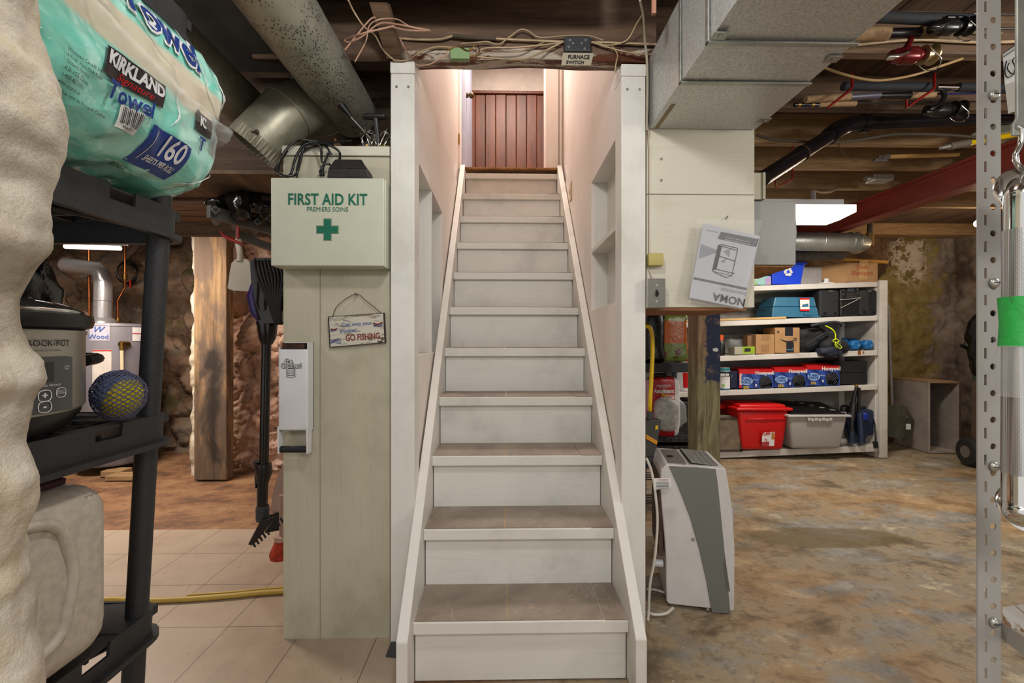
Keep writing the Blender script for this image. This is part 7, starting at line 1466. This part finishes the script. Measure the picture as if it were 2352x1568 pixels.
for x in (1956, 1978): mb = MB(); p = P(x, 1020, YS - .02); mb.tube([(p.x, YS - .02, z + .04), (p.x, YS - .02, z + .10)], .034, 16); mb.tube([(p.x, YS - .02, z + .10), (p.x, YS + .0, z + .33)], .028, 14); obj('holster', mb, NB, pw, smooth=45)
mb = MB(); mb.tube([P(1954, 1010, YS - .02), P(1956, 970, YS - .02), P(1960, 920, YS), P(1967, 888, YS)], [.02, .025, .018, .016], 12, k=0); mb.tube([P(1972, 965, YS), P(1973, 890, YS)], .013, 10); mb.cyl(P(1960, 925, YS), P(1956, 965, YS - .02), .03, n=14); obj('spray_gun', mb, BLACK, pw, smooth=50); mb = MB(); q_ = P(1967, 887, YS); mb.cyl(q_, q_ + Vector((0, 0, .02)), .016, n=14); obj('brass_tip', mb, GOLD, pw)
mb = MB()
for k in range(4): mb.ring(P(1990 + k, 970 + k * 2, YS + .14), (.5, 1, .1 * k), .155 - .012 * k, .010, 30, 8)
mb.tube([P(1930, 948, YS + .2), P(1935, 932, YS + .2), P(1950, 935, YS + .2), P(1960, 945, YS + .2)], .01, 8, k=4); mb.tube([P(2008, 960, YS + .05), P(2011, 1000, YS), P(2012, 1026, YS - .01)], .007, 8); mb.cyl(P(2010, 1014, YS - .01), P(2012, 1028, YS - .01), .02, n=12); obj('hose', mb, BLACK, pw, smooth=60)
# things on the shelf seen between the posts
r_ = T_('white_bucket', 'white bucket with red label seen between the two posts on the fourth white shelf', 'bucket', 1570, 3, Y1); x = fx(1580, Y1 + .1); zb = sz(3, x) + .002; mb = MB(); mb.lathe([(.10, 0), (.118, .20), (.124, .205), (.124, .215)], (x, Y1 + .13, zb), n=36); obj('bucket', mb, WHITEP, r_, smooth=40)
mb = MB(); mb.lathe([(.1045, .03), (.1185, .18)], (x, Y1 + .13, zb), n=36); mb.f = mb.f[:-2]; mb.f = [f for f in mb.f if mb.v[f[0]].y < Y1 + .13 and mb.v[f[0]].x > x - .08]; obj('red_label', mb, REDP, r_, smooth=40)
r_ = T_('dark_tote', 'dark storage tote low on the white shelf behind the clear bag', 'storage tote', 1570, 4, Y1); BB(1520, 1600, 925, 4, Y1, .3, BLACK, 'tub', r_, .02, .02)

# ---- beyond the shelf: shovel, plywood box, hand truck
r_ = thing('snow_shovel', 'grey metal snow shovel leaning beside the right end of the white shelving', 'shovel', tuple(PZ(2070, 1010, .0)))
q0 = P(2040, 700, 4.45); q1 = P(2049, 932, 4.5); mb = MB(); mb.cyl(q0, q1, .014, n=12); obj('handle', mb, plain('grey_metal_handle', '#8e8a84', .5, .4), r_, smooth=50)
SG = plain('greenish_grey_blade', '#5d5c4e', .5, .2, .2, 8); Yv = 4.42; mb = MB(); mb.slab([P(2038, 930, Yv), P(2068, 930, Yv), P(2066, 1007, Yv), P(2041, 1003, Yv)], (0, .012, 0)); mb.slab([P(2068, 930, Yv), P(2082, 932, Yv + .02), P(2101, 968, Yv + .12), P(2092, 1003, Yv + .10), P(2066, 1007, Yv)], (0, .012, 0)); obj('blade', mb, SG, r_, bevel=.002)
face_quad(r_, [(2080, 973), (2091, 973), (2091, 986), (2080, 986)], Yv + .03, PAPER, 'price_sticker', off=.005); mb = MB(); q_ = P(2082, 957, Yv + .03); mb.cyl(q_ + Vector((0, -.01, 0)), q_, .008, n=12); obj('bolt', mb, STEEL, r_)
bx = thing('plywood_crate', 'white painted open plywood crate standing on the floor at far right', 'crate', tuple(PZ(2160, 1020, 0)))
WB = plain('dirty_white_plywood', '#9f948a', .7, 0, .18, 7); EDG = plain('raw_particle_edge', '#5a4433', .9, 0, .3, 60)
cA = PZ(2115, 1016, 0) ; cB = PZ(2207, 1042, 0); dirx = (cB - cA); dirx.z = 0; L_ = dirx.length; dx_ = dirx.normalized(); bk = Vector((-dx_.y, dx_.x, 0)); bk = bk if bk.y > 0 else -bk
hgt = P(0, 874, cA.y).z; th = .018; W_ = .30
def slab2(o_, u_, lu, v_, lv, t_): m = MB(); m.slab([o_, o_ + u_ * lu, o_ + u_ * lu + v_ * lv, o_ + v_ * lv], t_); return m
cB = cA + dx_ * L_
obj('side_panel', slab2(cA, dx_, L_, uz, hgt, bk * th), WB, bx)
obj('top_panel', slab2(cA + uz * hgt, dx_, L_, bk, W_, uz * th), plain('raw_plywood_top', '#94765a', .8, 0, .15, 10), bx)
obj('side_panel', slab2(cA + bk * (W_ - th), dx_, L_, uz, hgt, bk * th), WB, bx)
obj('bottom_panel', slab2(cA, dx_, L_, bk, W_, uz * th), WB, bx); obj('back_panel', slab2(cA, bk, W_, uz, hgt, dx_ * th), EDG, bx)
mb = MB(); mb.slab([cB + dx_ * .001, cB + bk * th + dx_ * .001, cB + bk * th + uz * (hgt + th) + dx_ * .001, cB + uz * (hgt + th) + dx_ * .001], dx_ * .002); obj('edge', mb, EDG, bx)
ht = thing('hand_truck', 'green hand truck with black rubber wheel half hidden behind the slotted steel post', 'hand truck', tuple(PZ(2240, 1072, 0)))
wc = PZ(2240, 1073, 0); rw = .128; mb = MB(); cw = wc + Vector((0, .05, rw)); ax = Vector((1, -.25, 0)).normalized()
pr = [(.05, -.03), (.09, -.035), (.118, -.03), (.128, -.012), (.128, .012), (.118, .03), (.09, .035), (.05, .03)]; mb.lathe(pr, cw, ax, 36); obj('tyre', mb, plain('worn_black_rubber', '#231f1b', .8, 0, .2, 30), ht, smooth=40); mb = MB(); mb.lathe([(.055, -.036), (.055, .036)], cw, ax, 24); obj('hub', mb, plain('dusty_hub', '#6b6358', .6), ht)
GH = plain('dark_green_tube', '#12301f', .4)
for dx2 in (.12, .42): p = cw + ax * dx2; mb = MB(); mb.tube([p + Vector((0, -.02, -.09)), p + Vector((.0, .05, .5)), p + Vector((0, .16, 1.0))], .014, 10); obj('frame_tube', mb, GH, ht)
for h_ in (.12, .34, .62): mb = MB(); p = cw + ax * .12 + Vector((0, .05 + .1 * h_, h_)); mb.cyl(p, p + ax * .30, .012, n=10); obj('cross_bar', mb, GH, ht)
mb = MB(); mb.cyl(cw, cw + ax * .5, .01, n=10); obj('axle', mb, STEEL, ht); p = P(2208, 793, 4.0); mb = MB(); mb.tube([p, P(2245, 808, 4.0), P(2262, 820, 4.05)], .016, 10); obj('hand_grip', mb, BLACK, ht, smooth=50)
c_ = P(2338, 770, 3.6); mb = pillow((c_.x, 3.75, P(0, 790, 3.7).z), (.20, .16, .33), .04, 2.6, 7); tag(obj('bin_bag', mb, BAGB, smooth=60), 'shiny black bag piled behind the slotted steel post on the right', 'plastic bag')
mb = MB(); mb.box(c_.x - .02, 3.5, .0, c_.x + .5, 3.95, P(0, 880, 3.7).z - .02); tag(obj('low_cabinet', mb, plain('brown_low_cabinet', '#4a382b', .8), bevel=.004), 'brown box under the black bag behind the slotted steel post', 'box')

# ================================================================= RIGHT FOREGROUND: slotted steel rack, chrome bar
RK = plain('pale_grey_slotted_steel', '#a5a29d', .45, 0, .05, 8); Yp = .76
rk = thing('slotted_steel_rack', 'pale grey slotted angle steel rack standing at the right foreground', 'rack', tuple(PZ(2272, 2280, .0)))
xa = P(2246, 784, Yp).x; xb = P(2299, 784, Yp).x; H0, H1 = .0, 2.2
# perforated face: build the strip around slots and round holes
def px_x(px): return P(px, 784, Yp).x
pitch = (62.5) / 1000 * Yp * 1.0; zslot0 = P(0, 526, Yp).z
mbf = MB(); zc = zslot0 - 30 * pitch; cells = []
k = -26
while True:
    zc = zslot0 + k * pitch; k += 1
    if zc > H1: break
    if zc < .03: continue
    sl_x0, sl_x1 = px_x(2261), px_x(2267); hw_ = .0095; hc = Vector((px_x(2281.5), 0, zc - pitch * .48)); hr = .0058
    z0c, z1c = zc - pitch * .98, zc + pitch * .02
    xm1, xm2 = sl_x0, sl_x1; xm3 = hc.x - .009; xm4 = hc.x + .009
    y = Yp
    def quad(x0_, z0_, x1_, z1_): mbf.add([(x0_, y, z0_), (x1_, y, z0_), (x1_, y, z1_), (x0_, y, z1_)], [(0, 1, 2, 3)])
    zs0, zs1 = zc - pitch * .5 - hw_ + pitch * .5 - hw_ * 0, zc + hw_
    a0, a1 = zc - pitch * .98, zc + pitch * .02
    # slot centred in the cell
    sc_z = (a0 + a1) / 2; s0, s1 = sc_z - hw_, sc_z + hw_
    quad(xa, a0, xm1, a1); quad(xm1, a0, xm2, s0); quad(xm1, s1, xm2, a1); quad(xm2, a0, xm3, a1)
    # round hole at the cell border: upper half and lower half
    n_ = 9
    for sgn, zb_, zf in ((1, a0, sc_z), (-1, a1, sc_z)):
        vs = []
        for i in range(n_):
            a_ = math.pi * i / (n_ - 1); vs.append((hc.x - hr * math.cos(a_), y, zb_ + sgn * hr * math.sin(a_)))
        for i in range(n_): vs.append((xm3 + (xm4 - xm3) * i / (n_ - 1), y, zf))
        fs = [(i, i + 1, n_ + i + 1, n_ + i) for i in range(n_ - 1)]
        vs += [(xm3, y, zb_), (xm4, y, zb_)]; fs += [(2 * n_, 0, n_), (n_ - 1, 2 * n_ + 1, 2 * n_ - 1)]
        if sgn < 0: fs = [tuple(reversed(f)) for f in fs]
        mbf.add(vs, fs)
    quad(xm4, a0, xb, a1)
o = obj('perforated_upright', mbf, RK, rk); m_ = o.modifiers.new('s', 'SOLIDIFY'); m_.thickness = .0025; m_.offset = -1
mb = MB(); mb.box(xb - .002, Yp + .001, .0, xb, Yp + .008, H1); obj('upright_flange', mb, RK, rk)
for py in (221, 650, 1070, 1427):
    c = P(2279, py, Yp); mb = MB(); mb.ball((c.x, Yp - .004, c.z), (.0085, .005, .0085), 16, 8); sc2 = obj('bolt_head', mb, STEEL, rk, smooth=60); mb = MB(); mb.box(c.x - .006, Yp - .010, c.z - .0008, c.x + .006, Yp - .0085, c.z + .0008); obj('bolt_slot', mb, DARKG, sc2)
for py, nm in ((262, 'cross_arm'), (658, 'cross_arm'), (1090, 'cross_arm')):
    c = P(2300, py, Yp + .01); zz = c.z; h_ = .038; mb = MB(); e = Vector((.35, .30, 0)); o0 = Vector((xb - .012, Yp + .012, zz - h_ / 2)); mb.slab([o0, o0 + e, o0 + e + uz * h_, o0 + uz * h_], (0, .003, 0)); cc_ = obj(nm, mb, RK, rk); mb = MB(); q_ = o0 + e * .09 + uz * h_ * .5; mb.cyl(q_ + Vector((0, -.002, 0)), q_ + Vector((0, .0, 0)), .006, n=14); obj('hole', mb, BLACKM, cc_)
zsr = P(0, 1400, Yp).z + .02
mb = MB(); mb.box(xb - .01, Yp - .35, zsr - .002, xb + .5, Yp + .02, zsr); mb.slab([(xb - .008, Yp + .004, zsr - .038), (xb + .4, Yp - .30, zsr - .038), (xb + .4, Yp - .30, zsr), (xb - .008, Yp + .004, zsr)], (0, .002, 0)); mb = MB(); mb.slab([P(2303, 1394, .80), P(2360, 1385, 1.1), P(2400, 1460, .80), P(2303, 1437, .775)], (0, 0, -.002)); mb.slab([P(2300, 1428, .765), P(2420, 1505, .66), P(2420, 1560, .66), P(2300, 1466, .765)], (0, .002, 0))
t = NT('rust_stained_grey_steel'); n = t.noise(14, 6, t.co(True)); base = t.mix(t.step(n, .56, .62), '#a8a59f', '#6d4a2c'); obj('low_shelf', mb, t.fin(base, .5), rk)
# boxes standing on the rack glimpsed at the edge
mb = MB(); mb.slab([P(2303, 125, .95), P(2375, 75, .95), P(2380, 170, .95), P(2308, 195, .95)], (.15, .12, 0)); r_ = thing('printed_sheet_box', 'white box corner with black outline drawing high behind the slotted steel post', 'box', tuple(P(2325, 190, .95))); obj('box', mb, PAPER, r_)
mb = MB(); Yg = .945
for pa in (((2312, 140), (2308, 165), (2316, 178), (2335, 165), (2345, 150)), ((2318, 145), (2314, 158), (2326, 170), (2332, 155), (2326, 140), (2330, 132)), ((2336, 135), (2344, 140), (2350, 130)), ((2305, 122), (2352, 92)), ((2306, 130), (2352, 100))): mb.tube([P(x, y, Yg) for x, y in pa], .0012, 5, k=4)
obj('line_drawing', mb, INK, r_)
# chrome bar hung on an S hook
cb = thing('chrome_towel_bar', 'knurled chrome grab bar with round flanges and green tape at the right edge', 'grab bar', tuple(P(2330, 1210, .62)))
Yb = .62; q = [P(2366, 425, Yb + .05), P(2356, 420, Yb + .02), P(2347, 440, Yb), P(2344, 480, Yb), P(2343, 700, Yb), P(2340, 1000, Yb), P(2339, 1150, Yb), P(2341, 1178, Yb), P(2359, 1185, Yb + .03)]
rb_ = .0175; mb = MB(); mb.tube([q[0], q[1], q[2], q[3], q[4], q[5], q[6], q[7], q[8]], rb_, 24, k=5); obj('bar', mb, CHROME, cb, smooth=50)
t = NT('knurled_chrome'); ck_ = t.n('ShaderNodeTexChecker'); ck_.inputs['Scale'].default_value = 700; t.L(t.co(False, (1, 1, 1), (0, .785, 0)), ck_.inputs['Vector']); KN = t.fin(t.mix(ck_.outputs['Fac'], '#9d9d9f', '#d6d6d4'), .3, .9, ck_.outputs['Fac'], .001, 1)
mb = MB(); mb.tube([P(2343, 527, Yb), P(2342, 800, Yb), P(2340, 1088, Yb)], rb_ + .0008, 28); obj('knurled_grip', mb, KN, cb, smooth=50)
def flange(c, ax): m = MB(); m.lathe([(.0, .006), (.024, .006), (.037, .003), (.040, 0), (.038, -.002)], c, ax, 36); return m
fa = flange(P(2356, 436, Yb + .05), (-.35, -1, .25)); o1 = obj('flange', fa, CHROME, cb, smooth=60); mb = MB(); c = P(2322, 441, Yb + .03); mb.cyl(c, c + Vector((.002, .006, 0)), .006, n=14); obj('screw_hole', mb, DARKG, o1)
o2 = obj('flange', flange(P(2366, 1170, Yb + .03), (-.25, -.8, .6)), CHROME, cb, smooth=60)
for x, y in ((2300, 1148), (2338, 1198)): mb = MB(); c = P(x, y, Yb + .015); mb.ball(c, (.006, .004, .005), 12, 8); obj('screw', mb, STEEL, o2, smooth=60)
mb = MB(); mb.tube([P(2342, 682, Yb), P(2342, 740, Yb), P(2341, 796, Yb)], [.0225, .0205, .0215], 24, k=0); mb.slab([P(2320, 681, Yb - .012), P(2332, 681, Yb - .02), P(2328, 700, Yb - .02), P(2323, 690, Yb - .012)], (0, .002, 0)); obj('green_tape', mb, plain('bright_green_tape', '#2fae4c', .5, 0, .1, 30, .5, 60), cb, smooth=50)
mb = MB(); mb.tube([P(2341, 796, Yb), P(2338, 830, Yb), P(2340, 880, Yb), P(2340, 910, Yb)], [.0215, .0245, .023, .0235], 24, k=0); obj('clear_tape', mb, CLEAR, cb, smooth=50)
mb = MB(); mb.tube([P(2333, 290, Yb), P(2345, 300, Yb), P(2344, 330, Yb), P(2333, 355, Yb), P(2336, 375, Yb), P(2350, 392, Yb + .01)], .0035, 10, k=6); tag(obj('s_hook', mb, CHROME, smooth=60), 'small steel S hook above the chrome grab bar', 'hook')
mb = MB(); mb.slab([P(2337, -20, Yb), P(2380, -20, Yb), P(2380, 310, Yb), P(2328, 310, Yb), P(2328, 285, Yb), P(2337, 270, Yb)], (0, .004, 0)); tag(obj('hanging_strap', mb, GALV, bevel=.001), 'dull galvanised steel strap hanging down at the top right edge', 'metal strap')
